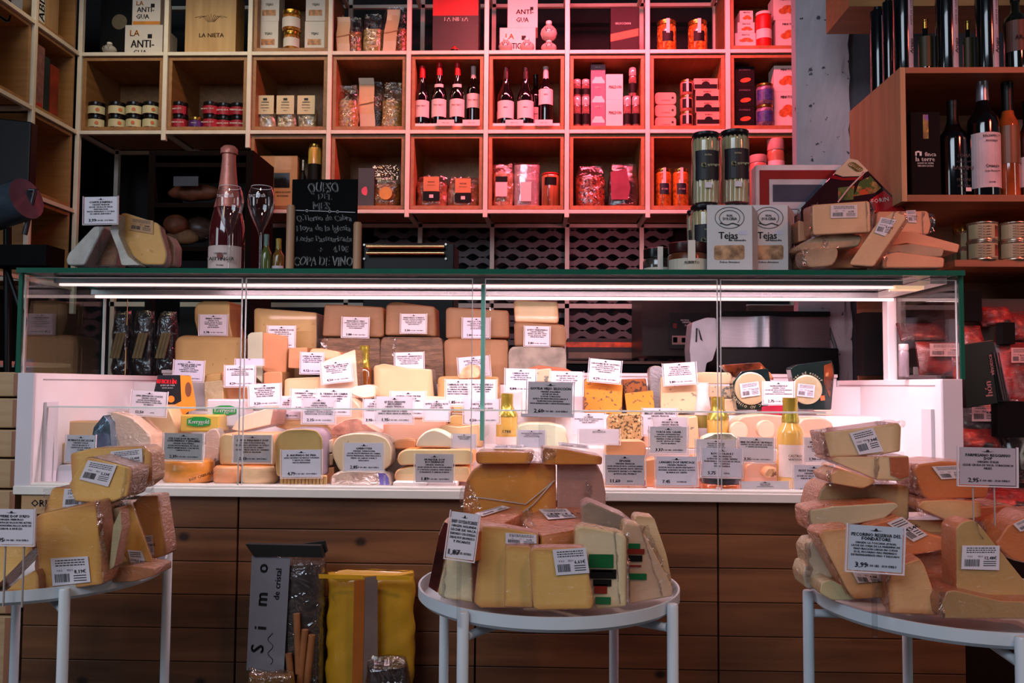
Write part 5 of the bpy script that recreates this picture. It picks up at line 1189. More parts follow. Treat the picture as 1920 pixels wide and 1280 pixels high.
# black labelled pack with vertical writing
A_ = [W(x, y, 2.04) for x, y in ((1806, 645), (1862, 637), (1894, 752), (1812, 765))]
o = build('black_labelled_pack', G().prism(A_, [p + Vector((0, .018, 0)) for p in A_]), mat('black_pack_card', '0c0a0c', .35, var=.1), bevel=.001); tag(o, 'black cured ham pack with pink vertical lettering right of the case corner', 'meat pack', GM)
u = Vector((-.12, 0, 1)); v = Vector((-1, 0, -.12))
build('printed_text', G().text('hón', W(1853, 729, 2.038), S(13, 2.04), u, v, res=2, bold=.05).text('vinoteca', W(1858, 684, 2.038), S(8, 2.04), u, v, res=2, fit=S(44, 2.04), bold=.05), mat('pale_pink_ink', 'e0a0a4', .5), o)
g = G()
for px in (1864, 1868, 1872): g.tube([W(px, 660, 2.035), W(px + 18, 750, 2.03)], .0016, 5)
build('silver_edges', g, mat('silver_film', 'c0a8a8', .15, metal=.9), o)
# glasses of white bag seen through end pane
jar('small clear jar with a white cap standing at the case corner behind the end glass', 1695, 645, 9, 2.12, W(1690, 706, 2.12).z, mat('crumpled_clear', '8a7a84', .15, coat=1, bump=.5, bs=20), mat('clear_grey_cap', 'b09a9c'), None)
# ================================================================ equipment in the aisle
ys = 2.95
sc_ = empty('counter_scale', (W(1440, 640, ys).x, ys, W(1440, 700, ys).z), 'white counter scale with a curved steel pan seen through the case', 'scale')
A_ = [W(x, y, 2.80) for x, y in rnd2([(1296, 690), (1293, 655), (1298, 604), (1325, 595), (1343, 596), (1344, 650), (1336, 676), (1325, 680), (1322, 700), (1296, 700)], 4)]
hs_ = build('scale_head', G().prism(A_, [p + Vector((.0, .10, 0)) for p in A_]), mat('grey_white_housing', 'b9bdc6', .4), sc_, bevel=.004)
build('printer_slot', G().face([W(x, y, 2.798) for x, y in ((1305, 615), (1308, 615), (1307, 641), (1304, 641))]).face([W(x, y, 2.798) for x, y in ((1309, 615), (1312, 620), (1318, 640), (1313, 636))]), blk, hs_)
a = W(1350, 594, ys); b = W(1552, 652, ys)
steel = mat('brushed_steel', '8f8d94', .28, metal=.75, var=.06, stretch=(1, 1, 14))
g = G().grid(lambda u, v: Vector((a.x + (b.x - a.x) * u, ys - .02 - .035 * math.exp(-((u - .42) / .10) ** 2), b.z + (a.z - b.z) * v)), 60, 4)
build('curved_pan', g, steel, sc_, smooth=180)
build('pan_backing', G().box((a.x, ys + .012, b.z), (b.x, ys + .03, a.z)), steel, sc_)
build('pan_top_edge', G().box((a.x, ys - .03, a.z + .002), (b.x, ys + .03, a.z + .018)), blk, sc_)
a = W(1340, 652, ys - .03); b = W(1562, 712, ys)
build('scale_base', G().box((a.x, ys - .06, b.z), (b.x, ys + .08, a.z)), blk, sc_, bevel=.004)
build('power_cable', G().tube([W(1550, 588, ys + .03), W(1556, 620, ys), W(1566, 650, ys), W(1572, 690, ys), W(1570, 712, ys)], .006, 8), mat('grey_cable', '6a7478', .4), sc_, smooth=60)
a = W(1404, 572, 3.1); b = W(1545, 592, 3.1)
o = build('steel_worktop_rim', G().box((a.x, 3.1, 0), (b.x, 3.14, a.z)), mat('dull_brown_steel', '6a5c54', .3, metal=.6)); tag(o, 'dull steel rim of equipment above the curved scale pan', 'equipment')
# dark cabinet behind with sign
a = W(1204, 560, 3.6); b = W(1352, 666, 3.6); o = carton('dark grey equipment cabinet behind the counter scale', (1204, 540, 1400, 668), 3.6, .4, mat('dark_grey_panel', '2c2624', .4, metal=.3), name='equipment_cabinet', cat='cabinet')
o = carton('black notice with small white text and red squares on the dark cabinet', (1255, 585, 1330, 654), 3.58, .005, mat('notice_black', '0c0a0a', .4), name='notice', cat='sign', texts=[('SISTEMA', 1284, 600, 3, inkw, 0, 16), ('GARANTIA', 1287, 604, 3, inkw, 0, 16), ('TOTAL', 1290, 610, 3, inkw, 0, 14)], panels=[(1260, 629, 1330, 646, mat('notice_pale', 'b08a84', .5)), (1262, 632, 1270, 642, redm), (1278, 633, 1285, 642, dkc), (1287, 633, 1294, 642, dkc), (1262, 606, 1269, 615, mat('notice_red', '6a1a14', .5))])
# oven / warmer block in front of lattice
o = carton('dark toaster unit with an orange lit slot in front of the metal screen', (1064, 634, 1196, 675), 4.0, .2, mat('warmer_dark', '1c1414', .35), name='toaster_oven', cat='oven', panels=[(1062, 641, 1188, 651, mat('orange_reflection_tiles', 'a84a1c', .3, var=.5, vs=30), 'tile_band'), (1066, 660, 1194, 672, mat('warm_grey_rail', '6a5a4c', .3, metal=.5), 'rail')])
o = carton('long brown worktop edge behind the display case', (1040, 676, 1310, 683), 3.2, .3, mat('worktop_brown', '5a3424', .4), name='rear_worktop', cat='worktop')
carton('black base cabinet under the rear worktop', (1040, 683.5, 1310, 900), 3.21, .28, blkm, z0=.0, name='base_cabinet', cat='cabinet')
# gilded slicer rails left of centre above the case
o = empty('slicer', AT(760, 2.9, W(760, 497, 2.9).z - .12), 'black appliance with two shiny horizontal rails right of the chalkboard', 'appliance')
a = W(680, 448, 2.9); b = W(850, 500, 2.9); build('body', G().box((a.x, 2.92, .0), (b.x, 3.1, a.z - .01)), blk, o, bevel=.003)
for k, (y0, y1) in enumerate(((458, 466), (471, 478))):
    p = W(687, (y0 + y1) / 2, 2.9); q = W(833, (y0 + y1) / 2, 2.9); build('shiny_rail', G().tube([p, q], S(3.6, 2.9), 10), mat('polished_brass_rail', 'd6a878', .15, metal=1), o, smooth=60)
g = G()
for px, py in ((683, 459), (683, 485), (836, 458), (836, 485)): g.lathe([(.004, 0), (.004, .003)], W(px, py, 2.915), 8, ax=(0, -1, 0))
build('screws', g, mat('screw_head', 'b0a8a0', .3, metal=.9), o)
# bread rack and loaves at the left
br = mat('crusty_bread', '7a4026', .6, var=.4, vs=20, bump=1, bs=30); o = empty('bread_rack', (W(380, 400, 3.75).x, 3.8, 0), 'dark brown bread rack under the left part of the back shelving', 'rack')
bwm = mat('dark_brown_wood', '150b08', .8, spec=.1)
xa, xb = W(276, 400, 3.7).x, W(472, 400, 3.7).x
for x in (xa, xb - .03): build('rack_post', G().box((x, 3.70, 0), (x + .03, 4.0, W(300, 282, 3.7).z)), bwm, o)
for py in (283, 305, 380, 462): 
    zz = W(370, py, 3.7).z; build('rack_shelf', G().box((xa + .031, 3.70, zz - .02), (xb - .031, 4.0, zz)), bwm, o)
def loaf(label, x0, x1, y0, y1, Y, m):
    a = W(x0, y0, Y); b = W(x1, y1, Y); L = b.x - a.x; r = (a.z - b.z) / 2; g = G(); n = 14
    pr = [(max(.002, r * (math.sin(math.pi * (i + .3) / (n + .6))) ** .45), L * i / n) for i in range(n + 1)]
    g.lathe(pr, (a.x, Y, b.z + r), 16, ax=(1, 0, 0)); g.jitter(.006, 18, x0); o = build('bread_loaf', g, m, smooth=80); tag(o, label, 'bread', 'loaves on the bread rack')
loaf('long crusty bread loaf on the upper shelf of the dark rack', 318, 410, 345, 378, 3.78, br)
loaf('round bread loaf at the left of the lower rack shelf', 308, 352, 402, 440, 3.78, br)
loaf('dark wrapped bread loaf in the middle of the lower rack shelf', 345, 402, 405, 455, 3.85, mat('dark_bread', '4a2a1c', .4, film=1, var=.4))
loaf('bread loaf half hidden by the large amber cheese on the lower rack shelf', 312, 372, 430, 460, 3.80, mat('floury_bread', '8a6040', .7, var=.4, vs=20))
build('clear_price_sheet', G().box((W(330, 330, 3.72).x, 3.695, W(330, 348, 3.69).z), (W(376, 330, 3.72).x, 3.698, W(330, 330, 3.69).z)), mat('dull_clear_sheet', '4a5058', .2), o)
# small bottles behind the chalkboard
bottle('small green bottle standing behind the right flute', 498, 440, 10, 2.5, W(498, 502, 2.5).z - .05, mat('green_wine_glass', '5a6a34', .1, coat=1), mat('teal_cap', '5a8078', .4), None, name='wine_bottle')
bottle('half bottle of white wine between the flute and the chalkboard', 521, 448, 11, 2.5, W(521, 502, 2.5).z - .05, mat('amber_glass', '7a5a24', .1, coat=1), mat('gold_capsule2', '9a8a3c', .3), stk_m, None, name='wine_bottle', labz=(.0, .4))
a = W(478, 505, 2.45); b = W(700, 512, 2.6); o = carton('narrow white ledge carrying small bottles behind the chalkboard', (478, 515.5, 560, 524), 2.44, .14, white_paint, name='rear_ledge', cat='ledge')
o['category'] = 'shelf'
# bags with breadsticks behind the case at the left
for k, (x0, x1) in enumerate(((205, 238), (245, 282), (288, 325))):
    z0 = W(260, 704, 3.0).z
    o = bag('dark red bag of breadsticks behind the left end of the case, %s of three' % ['left', 'middle', 'right'][k], x0, x1, 582, 3.0, z0, mat('dark_red_bag', '3a1210', .3, coat=.6), .9, .05, name='breadstick_bag', group='dark red breadstick bags', seed=60 + k, film=filmbag)
    g = G(); c = W((x0 + x1) / 2, 645, 2.99)
    for q in (-1, 0, 1): g.tube([c + Vector((.012 * q - .01, -.004, -.05)), c + Vector((.012 * q + .012, -.006, .04))], .006, 6)
    build('breadstick_window', g, mat('breadstick', '9a7a50', .5), o, smooth=60)
o = carton('dark shelf board carrying the breadstick bags behind the case', (196, 704.5, 470, 712), 2.96, .3, mat('brown_board', '3c2a1e', .5), z0=.0, name='rear_shelf', cat='shelf')
# ================================================================ left edge equipment
YM = 2.6
o = empty('till_monitor', AT(10, YM, W(0, 360, YM).z - .1), 'black till monitor seen from behind at the left edge', 'monitor')
a = W(-60, 221, YM); b = W(57, 352, YM); build('monitor_shell', G().prism([W(x, y, YM) for x, y in ((-60, 214), (58, 228), (53, 354), (-60, 345))], [W(x, y, YM) + Vector((0, .04, 0)) for x, y in ((-60, 214), (58, 228), (53, 354), (-60, 345))]), blk, o, bevel=.004)
build('stand_arm', G().tube([W(20, 350, YM + .02), W(62, 362, YM + .02), W(66, 352, YM + .02)], .012, 8), mat('dark_grey_arm', '2c2c30', .4), o, smooth=60)
build('stand_column', G().tube([W(14, 350, YM + .03), W(14, 700, YM + .03)], .012, 8), blk, o, smooth=60)
o = empty('paper_roll_dispenser', AT(28, 2.5, W(28, 455, 2.5).z), 'grey film roll dispenser under the black monitor at the left edge', 'dispenser')
build('film_roll', G().tube([W(-30, 400, 2.52), W(50, 372, 2.48)], S(40, 2.5), 20), mat('grey_film_roll', '3c4854', .3, coat=.4, var=.3), o, smooth=60)
build('frame', G().tube([W(-20, 352, 2.5), W(66, 357, 2.5), W(46, 440, 2.5)], .008, 8), mat('dark_grey_arm', '2c2c30', .4), o, smooth=60)
carton('black printer box behind the left corner of the glass top', (-30, 458, 86, 497), 2.5, .1, blkm, name='printer', cat='printer', z0=None)
o = bpy.data.objects['printer']
build('stand', G().tube([W(10, 497, 2.55), W(46, 600, 2.5), W(30, 700, 2.55)], .008, 6), blk, o, smooth=60)
# packs in the left return shelving
def sidepack(label, Y0, Y1, ya, yb, m, name, cat, dx=.0, texts=None, zfloor=None):
    x = XLW - .02 - dx; za = W(100, ya, Y0).z; zb_2 = zfloor if zfloor is not None else W(100, yb, Y0).z
    o = build(name, G().box((x - .16, Y0, zb_2), (x, Y1, za)), m, bevel=.001); tag(o, label, cat, 'packs in the left shelving')
    if texts: build('printed_text', G().text(texts[0], Vector((x + .0008, (Y0 + Y1) / 2, (za + zb_2) / 2)), texts[1], (0, 0, 1), (0, -1, 0), res=2, bold=.05), texts[2], o)
f1 = ZL[1] + .0295
sidepack('pink patterned upright pack in the left corner box', 3.745, 3.80, 82, 205, mat('pink_pack', '8a5a58', .5, var=.3, vs=30, spots=[('b02020', 20, .62, .03)]), 'tall_pack', 'box', zfloor=f1)
sidepack('dark teal upright pack in the left corner box', 3.805, 3.845, 105, 205, mat('dark_teal_pack', '142428', .5), 'tall_pack', 'box', zfloor=f1)
sidepack('orange red upright pack in the left corner box', 3.855, 3.92, 120, 205, mat('orange_red_pack', '8c2a14', .5, var=.3), 'tall_pack', 'box', zfloor=f1)
f0 = ZL[0] + .0295
sidepack('white sign with black capital letters at the top left corner', 3.735, 3.79, -30, 60, mat('bright_white_board', 'e6ecf2', .5, var=0), 'lettered_sign', 'sign', texts=('ABLE', .045, ink), zfloor=f0)
sidepack('pale oak wine box behind the lettered sign at the top left', 3.81, 3.90, -30, 80, wood('oak_wine_box', 'a8845c', 'c09c70', 'z'), 'wine_box', 'box', zfloor=f0)
sidepack('grey lettered board at the very top left corner', 3.36, 3.62, -60, 20, mat('grey_board', '8a94a4', .5), 'lettered_board', 'sign', texts=('UAL', .10, ink), zfloor=ZL[0] + .010)

carton('black speaker box right of the concrete pillar, seen through the end of the case', (1618, 585, 1664, 692), 2.45, .06, blkm, name='speaker', cat='speaker', z0=W(1640, 704, 2.45).z)
# ================================================================ cheeses inside the case
TY = [2.03, 2.17, 2.32, 2.46]; TZ = [.757, .842, .922, 1.0]
def cm(k, col, **kw): return mat(k, col, **{**dict(rough=.5, coat=.15, var=.07, vs=12), **kw})
white_p = cm('white_cheese_paste', 'e6d0b8', rim='d8b08c'); ivory = cm('ivory_paste', 'd8bc90', rim='c09060'); straw = cm('straw_paste', 'c4a468', rim='9a7440', spots=[('a88850', 60, .68, .03)]); tan_p = cm('tan_paste', '9c724a', film=.4, rim='855a34')
peach = cm('peach_rind', 'cc8e62'); grey_r = cm('grey_rind', '8d8070', film=.6, var=.25, vs=30); brown_r = cm('brown_basket_rind', '6d5038', film=.7, var=.35, vs=28, bump=.7, bs=60, stretch=(1, 1, 4))
gold_r = cm('golden_rind', 'b07c44', film=.6, var=.15, vs=20); pale_g = cm('pale_greenish_rind', 'b8bca4'); pinkp = cm('pinkish_white_cheese', 'dcae94', rim='cc8e70'); ash = cm('ash_grey_rind', '8e8578', film=.8, var=.35, vs=22)
blue_s = cm('orange_blue_cheese', 'd88a2c', spots=[('6a5040', 95, .60, .05)]); blue_b = cm('dark_orange_blue_cheese', 'a05c28', spots=[('4a3020', 110, .52, .05)]); stil = cm('cream_blue_cheese', 'd8b890', spots=[('7a7468', 80, .63, .06)]); stil2 = cm('veined_blue_cheese', 'c8b090', spots=[('6a7068', 70, .56, .05)])
waln = cm('seed_crusted_cheese', 'b08a58', spots=[('4a3418', 150, .54, .04), ('e0c090', 130, .62, .04)], bump=1, bs=60)
def stack(label, poly, t, face, side, th=.11, dy=0, ground=False, **kw):
    zb = None; Y_ = TY[t] + dy; LIM = (2.148, 2.288, 2.428, 2.612)[t]; lowz = W(poly[0][0], max(p[1] for p in poly), Y_).z
    if ground or lowz < (TZ + [1.038])[t + 1]:
        if Y_ + .035 > LIM: dy = LIM - .036 - TY[t]
        th = max(.034, min(th, LIM - (TY[t] + dy)))
    if ground:
        zb = TZ[t] + .0004
        lo = min(range(len(poly)), key=lambda i: -poly[i][1]); 
        ymax = max(p[1] for p in poly); Yk = TY[t] + dy
        yb = 720 - 0 + 0
        # stretch the lowest edge down to the tier
        zrow = proj(AT(sum(p[0] for p in poly) / len(poly), Yk, zb))[1]
        poly = [(x, zrow + 1 if y > ymax - 3 else y) for x, y in poly]
    return cheese(label, poly, TY[t] + dy, th, face, side, zb=zb, group=None, **kw)
# ---- back row
stack('upright yellow cheese wedge at the back left, on top of the wide holed slab', [(364, 578), (370, 568), (382, 564), (430, 565), (431, 608), (437, 638), (374, 638), (364, 600)], 3, straw, gold_r, dy=.02, r=4)
stack('wide pale holed cheese slab under the upright yellow wedge at the back left', [(328, 640), (334, 631), (346, 628), (452, 632), (455, 640), (455, 676), (327, 676)], 3, straw, gold_r, ground=True, r=4)
stack('large grey rinded cheese block, second from the left in the back row', [(476, 580), (481, 577), (560, 583), (594, 586), (593, 650), (476, 650)], 3, straw, grey_r, dy=.03, r=3, ground=True)
stack('two tone cheese block with a pale green left face and peach right face', [(492, 622), (538, 630), (539, 650), (536, 697), (492, 694)], 3, peach, peach, dy=-.05, r=3, ground=True)
stack('pale green cut face of cheese left of the peach rinded block', [(464, 628), (470, 623), (492, 622), (492, 694), (464, 690)], 3, pale_g, pale_g, dy=-.052, r=2, ground=True, th=.09)
stack('tan semi hard cheese block with a price card, third in the back row', [(608, 570), (640, 571), (718, 576), (719, 628), (714, 632), (604, 630)], 3, tan_p, gold_r, dy=.02, r=3)
stack('dark rinded cheese wheel wrapped in film under the tan block', [(601, 636), (608, 633), (712, 634), (714, 690), (597, 690)], 3, brown_r, brown_r, ground=True, r=4)
stack('tan cheese block with a reddish right part on top of the basket marked wheel', [(724, 572), (732, 567), (744, 566), (815, 575), (817, 630), (722, 628)], 3, tan_p, gold_r, dy=.02, r=3)
stack('brown basket marked cheese wheel under the fourth back row block', [(713, 640), (718, 631), (826, 632), (831, 645), (832, 696), (709, 696)], 3, brown_r, brown_r, ground=True, r=4)
stack('tan cheese block behind the glass divider at the centre back', [(836, 580), (842, 576), (953, 582), (954, 632), (836, 634)], 3, tan_p, peach, dy=.02, r=3)
stack('lower tan block of the pair behind the glass divider at the centre back', [(832, 640), (844, 634), (952, 637), (952, 692), (835, 694)], 3, tan_p, gold_r, ground=True, r=4)
stack('topmost pale cheese half of the stack right of the glass divider', [(963, 565), (968, 562), (1046, 566), (1048, 602), (1044, 606), (965, 603)], 3, ivory, peach, dy=.03, r=3)
stack('middle cheese half with a price card in the stack right of the glass divider', [(964, 606), (970, 603), (1058, 609), (1062, 625), (1061, 648), (965, 648)], 3, tan_p, peach, dy=.02, r=3)
stack('grey rinded wheel at the bottom of the stack right of the glass divider', [(953, 660), (958, 650), (975, 649), (1058, 651), (1062, 660), (1062, 692), (953, 692)], 3, ash, ash, ground=True, r=5)
# ---- third tier
stack('brown rectangular cheese left of the pale topped wheel in the third row', [(541, 652), (576, 651), (578, 692), (540, 690)], 2, peach, gold_r, dy=.06, r=2)
stack('pale topped soft wheel leaning beside the truffle wedge', [(580, 654), (600, 652), (640, 660), (640, 700), (580, 700)], 2, ivory, peach, dy=.05, r=6)
stack('upright white triangular wedge behind the leaning truffle cheese card', [(600, 680), (666, 655), (674, 728), (598, 728)], 2, white_p, brown_r, dy=-.02, r=2, ground=True, th=.08, dx=.02)
stack('pale cheese block with a thin grey rind in the third row', [(533, 712), (540, 709), (600, 706), (602, 765), (532, 765)], 2, ivory, grey_r, dy=0, r=3, ground=True, th=.09)
stack('pale two tone cheese half under the basket marked wheel', [(700, 686), (720, 681), (762, 690), (810, 692), (816, 745), (702, 745)], 2, ivory, grey_r, dy=.02, r=4, ground=True, th=.1)
stack('tan cheese behind the third row price cards left of the glass divider', [(821, 708), (830, 705), (935, 706), (938, 765), (820, 765)], 2, straw, gold_r, dy=.02, r=4, ground=True, th=.1)
stack('rough crumbly cheese piece lying beside the glass divider', [(858, 708), (868, 690), (880, 683), (897, 684), (900, 700), (896, 709), (862, 710)], 2, cm('crumbly_cheese', 'c8a47c', bump=1, bs=50, var=.3, vs=40), peach, dy=-.03, r=3, th=.05)
stack('small blue veined piece between the lilac and white cards', [(1004, 693), (1034, 690), (1036, 716), (1005, 716)], 2, stil2, ash, dy=.02, r=3)
stack('dark orange crusted cheese strip under the grey rinded wheel', [(990, 690), (1010, 684), (1060, 690), (1075, 697), (1060, 704), (1000, 702)], 2, cm('red_orange_rind', 'a85a34', film=.8), brown_r, dy=.05, r=3)
stack('large orange cheese with blue veins, left of the three orange ones', [(1096, 712), (1104, 708), (1162, 714), (1168, 722), (1166, 779), (1095, 774)], 2, blue_s, blue_b, r=3, ground=True, th=.09)
stack('dark veined orange cheese piece, upper right of the three orange ones', [(1168, 711), (1211, 709), (1214, 736), (1169, 737)], 2, blue_b, blue_b, dy=.04, r=2)
stack('bright orange cheese with blue veins, lower right of the three orange ones', [(1171, 737), (1224, 732), (1228, 778), (1176, 780)], 2, blue_s, blue_b, dy=.0, r=2, ground=True, th=.08)
stack('grey film roll standing behind the large cream veined cheese', [(1217, 690), (1228, 684), (1244, 688), (1250, 765), (1222, 765)], 2, cm('grey_film', '8a8a92', film=1, metal=.3), ash, dy=.03, r=6, ground=True, th=.05)
stack('large cream coloured veined cheese half with a leaning card above it', [(1240, 708), (1250, 703), (1306, 705), (1308, 772), (1238, 776)], 2, stil, stil2, r=3, ground=True, th=.09)
stack('long veined cheese bar on top of the stack beside the steel scale', [(1305, 700), (1312, 697), (1370, 698), (1373, 706), (1372, 720), (1306, 720)], 2, stil, stil2, dy=.04, r=4)
stack('veined cheese bar second in the stack beside the steel scale', [(1328, 722), (1378, 724), (1380, 746), (1328, 745)], 2, stil2, stil2, dy=.04, r=4)
stack('small square veined cheese lowest in the stack beside the steel scale', [(1356, 747), (1380, 748), (1381, 778), (1355, 778)], 2, stil, stil2, dy=.02, r=4, ground=True, th=.08)
# vacuum packed round cheeses
pkg = mat('dark_green_packet', '12211f', .2, coat=1, var=.2); disc = mat('round_cheese_in_window', 'b4a884', .15, coat=1, var=.05); pki = mat('brown_packet_picture', '6a3018', .2, coat=1, var=.8, vs=22, spots=[('c88a5c', 24, .58, .06)])
def roundpack(label, poly, cx, cy, rr, Y, z0t, txt, tcen, tx):
    A_ = [W(x, y, Y) for x, y in rnd2(poly, 3)]; o = build('cheese_packet', G().prism(A_, [p + Vector((0, .045, 0)) for p in A_]), pkg, bevel=.002); tag(o, label, 'cheese packet', 'dark packets with a round window')
    c = W(cx, cy, Y); r = S(rr, Y); d = build('round_window', G().lathe([(r, 0), (r * .97, .005), (r * .85, .007)], c + Vector((0, .001, 0)), 32, ax=(0, -1, 0)), disc, o, smooth=50)
    quadlabel(d, [W(x, y, Y - .0085) for x, y in rbox(cx - 2, cy + 2, rr * 1.15, rr * .85, -8 if tcen < 0 else 6)], stk_m, off=.0012)
    g = G(); n = len(txt)
    for i, ch in enumerate(txt):
        a = math.radians(tcen + tx * (i - (n - 1) / 2)); sgn = 1 if tcen > 0 else -1
        q = c + Vector((math.cos(a), 0, math.sin(a))) * r * 1.12; q.y = Y - .0012
        vv = Vector((math.cos(a), 0, math.sin(a))) * (1 if tcen > 0 else 1); uu = Vector((math.sin(a), 0, -math.cos(a)))
        g.text(ch, q, r * .17, uu, vv, res=1, bold=.06)
    build('curved_text', g, mat('cream_print', 'd8d0b0', .5), o); return o
rp = roundpack('dark packet with a round window and upside down lettering, right of the veined cheeses', [(1374, 716), (1390, 696), (1440, 690), (1446, 720), (1440, 768), (1382, 768)], 1408, 728, 31, 2.30, 0, 'PRONTO DA CUOCERE', -80, -9 if 0 else 9)
def panelon(o, pts, Y, m, nm): A_ = [W(x, y, Y) for x, y in pts]; return build(nm, G().prism(A_, [p + Vector((0, .0004, 0)) for p in A_]), m, o)
stack('flat printed carton with a blue seal behind the round windowed packet', [(1352, 684), (1425, 679), (1446, 700), (1452, 712), (1380, 712)], 2, pki, pkg, dy=.06, r=2, th=.04)
o = roundpack('tilted green packet with a round window and curved lettering beside the right end wall', [(1482, 690), (1495, 683), (1560, 675), (1565, 692), (1559, 768), (1498, 768)], 1513, 730, 28, 2.34, 0, 'Pronto da cuocere', 105, -8.5 if 0 else 9)
panelon(o, [(1545, 685), (1560, 679), (1563, 700), (1556, 745), (1545, 720)], 2.3385, pki, 'packet_picture')
panelon(o, [(1538, 742), (1546, 741), (1547, 750), (1539, 751)], 2.3383, mat('orange_seal', 'e0683c', .4), 'orange_seal')
g = G()
for q in range(4): g.box((W(1518 + q * 2, 0, 2.338).x, 2.3372, W(0, 757 + q * 3.5, 2.338).z - .001), (W(1553, 0, 2.338).x, 2.3378, W(0, 757 + q * 3.5, 2.338).z + .001))
build('printed_lines', g, mat('cream_print', 'd8d0b0', .5), o)
stack('pink red cheese packet under the white gorgonzola card', [(1428, 762), (1470, 758), (1472, 784), (1428, 784)], 2, mat('pink_red_packet', 'c83050', .3, coat=.6, var=.2), mat('pink_red_packet', 'c83050'), dy=-.02, r=2, th=.05, ground=True)
# ---- left end of the case
stack('pale log shaped cheese, upper one of two at the left end of the case', [(95, 800), (100, 792), (112, 789), (190, 790), (192, 829), (108, 830), (97, 822)], 0, ivory, ivory, dy=.07, r=9, th=.06)
stack('pale log shaped cheese, lower one of two at the left end of the case', [(98, 842), (104, 833), (114, 830), (192, 831), (192, 870), (112, 870), (100, 862)], 0, ivory, ivory, dy=.04, r=9, th=.06)
stack('small white packet with blue print lying at the left end of the case deck', [(110, 872), (160, 872), (160, 910), (104, 910)], 0, mat('white_blue_packet', 'd8d8e4', .3, coat=.8, var=.1, spots=[('3a5a9a', 30, .62, .03)]), paper, dy=.01, r=2, th=.05, ground=True)
foilm = mat('blue_silver_foil', '8fa8c4', .16, metal=.85, var=.3, vs=24, bump=1, bs=38)
stack('blue and silver foil wrapped cheese wedge standing at the left of the case', [(157, 846), (176, 800), (194, 778), (206, 792), (214, 846)], 0, foilm, foilm, dy=.02, r=2, th=.06, jit=.002, ground=True)
fpw = cm('film_wrapped_pink_white', 'dcb49c', film=1, var=.12, vs=14)
stack('film wrapped pale wedge with crumpled top right of the blue foil wedge', [(206, 775), (214, 771), (250, 782), (284, 815), (290, 850), (214, 850)], 0, fpw, fpw, dy=.045, r=4, th=.08, jit=.003, ground=True)
stack('tall pale cheese wedge leaning behind the knobbly card at the left', [(252, 782), (304, 758), (315, 764), (334, 808), (336, 850), (255, 850)], 1, ivory, ivory, dy=0, r=3, ground=True, th=.08)
# rebollin box with cow shaped side
o = carton('black cheese carton with red lettering and an orange side flap at the back left', (300, 703, 340, 812), 2.24, .045, mat('navy_black_carton', '15161d', .4), name='cheese_carton')
A_ = [W(x, y, 2.239) for x, y in ((296, 703), (340, 703), (341, 808), (334, 808), (322, 770), (286, 745))]; bb = build('front_panel', G().prism(A_, [p + Vector((0, .0010, 0)) for p in A_]), mat('navy_black_carton', '15161d', .4), o)
t = G().text('REBOLLÍN', W(312, 715, 2.2378), S(8, 2.24), (1, 0, -.03), (.03, 0, 1), fit=S(38, 2.24), bold=.14, res=2); build('printed_text', t, mat('bright_red_print', 'e8202c', .4), bb)
build('white_text', G().text('QUESO DE OVEJA', W(314, 722, 2.2378), S(2.6, 2.24), fit=S(28, 2.24)).text('LECHE CRUDA', W(314, 727, 2.2378), S(2.2, 2.24), fit=S(22, 2.24)), inkw, bb)
build('orange_dot', G().lathe([(S(6.5, 2.24), 0), (S(6.5, 2.24), .0006)], W(321, 748, 2.2385), 20, ax=(0, -1, 0)), mat('orange_print2', 'f0902c', .4), o)
A_ = [W(x, y, 2.2375) for x, y in ((338, 703), (358, 705), (366, 752), (368, 768), (352, 772), (340, 782), (328, 772), (328, 758), (340, 752))]; fl2 = build('orange_flap', G().prism(A_, [p + Vector((0, .0010, 0)) for p in A_]), mat('orange_print2', 'f0902c', .4), o)
build('oval_window', G().face([W(353 + 6 * math.cos(t), 730 + 14 * math.sin(t), 2.2368) for t in [2 * math.pi * i / 16 for i in range(16)]]), mat('brown_window', '7a4a34', .4), fl2)
A_ = [W(x, y, 2.235) for x, y in ((330, 772), (336, 772), (338, 812), (332, 812))]; build('red_strap', G().prism(A_, [p + Vector((0, .0010, 0)) for p in A_]), mat('bright_red_print', 'e8202c', .4), o)
# butter packs
def butter(label, box, Y, m, dp):
    o = carton(label, box, Y, dp, m, name='butter_pack', cat='butter', group='butter packs', bev=.004)
    cx = (box[0] + box[2]) / 2 - 2; cy = box[1] + (box[3] - box[1]) * .40; pts = [(cx - 22, cy - 5), (cx - 8, cy - 9), (cx + 10, cy - 9), (cx + 22, cy - 5), (cx + 22, cy + 6), (cx + 8, cy + 9), (cx - 10, cy + 9), (cx - 22, cy + 6)]
    A_ = [W(x, y, Y - .0016) for x, y in pts]; b_ = build('green_badge', G().prism(A_, [p + Vector((0, .0014, 0)) for p in A_]), mat('bright_green_badge', '1c8a3a', .4), o)
    build('badge_text', G().text('Kerrygold', W(cx, cy, Y - .0022), S(8, Y), fit=S(40, Y), res=2, bold=.06), inkw, b_); return o
butter('yellow wrapped butter pack with a green badge, front one', (338, 777, 411, 810), 2.15, mat('yellow_foil_wrap', 'cfa84c', .3, coat=.6, var=.08), .07)
butter('silver white butter pack with a green badge, rear one', (388, 748, 458, 800), 2.20, mat('silver_foil_wrap', 'c8c4cc', .3, coat=.6, var=.08), .07)
stack('small cluster of pale wrapped cheese behind the butter packs', [(382, 715), (418, 712), (420, 752), (384, 756)], 2, cm('clear_wrapped_cheese', 'b8a478', film=1, var=.2), straw, dy=.0, r=3, th=.06, ground=True)
stack('pinkish cheese block behind the leaning lilac card at the left', [(415, 695), (460, 700), (462, 760), (416, 760)], 2, peach, peach, dy=.03, r=3, th=.08, ground=True)
stack('pale cheese half behind the black carton with a dark printed paper', [(384, 702), (414, 698), (416, 716), (384, 718)], 2, straw, gold_r, dy=.05, r=3)
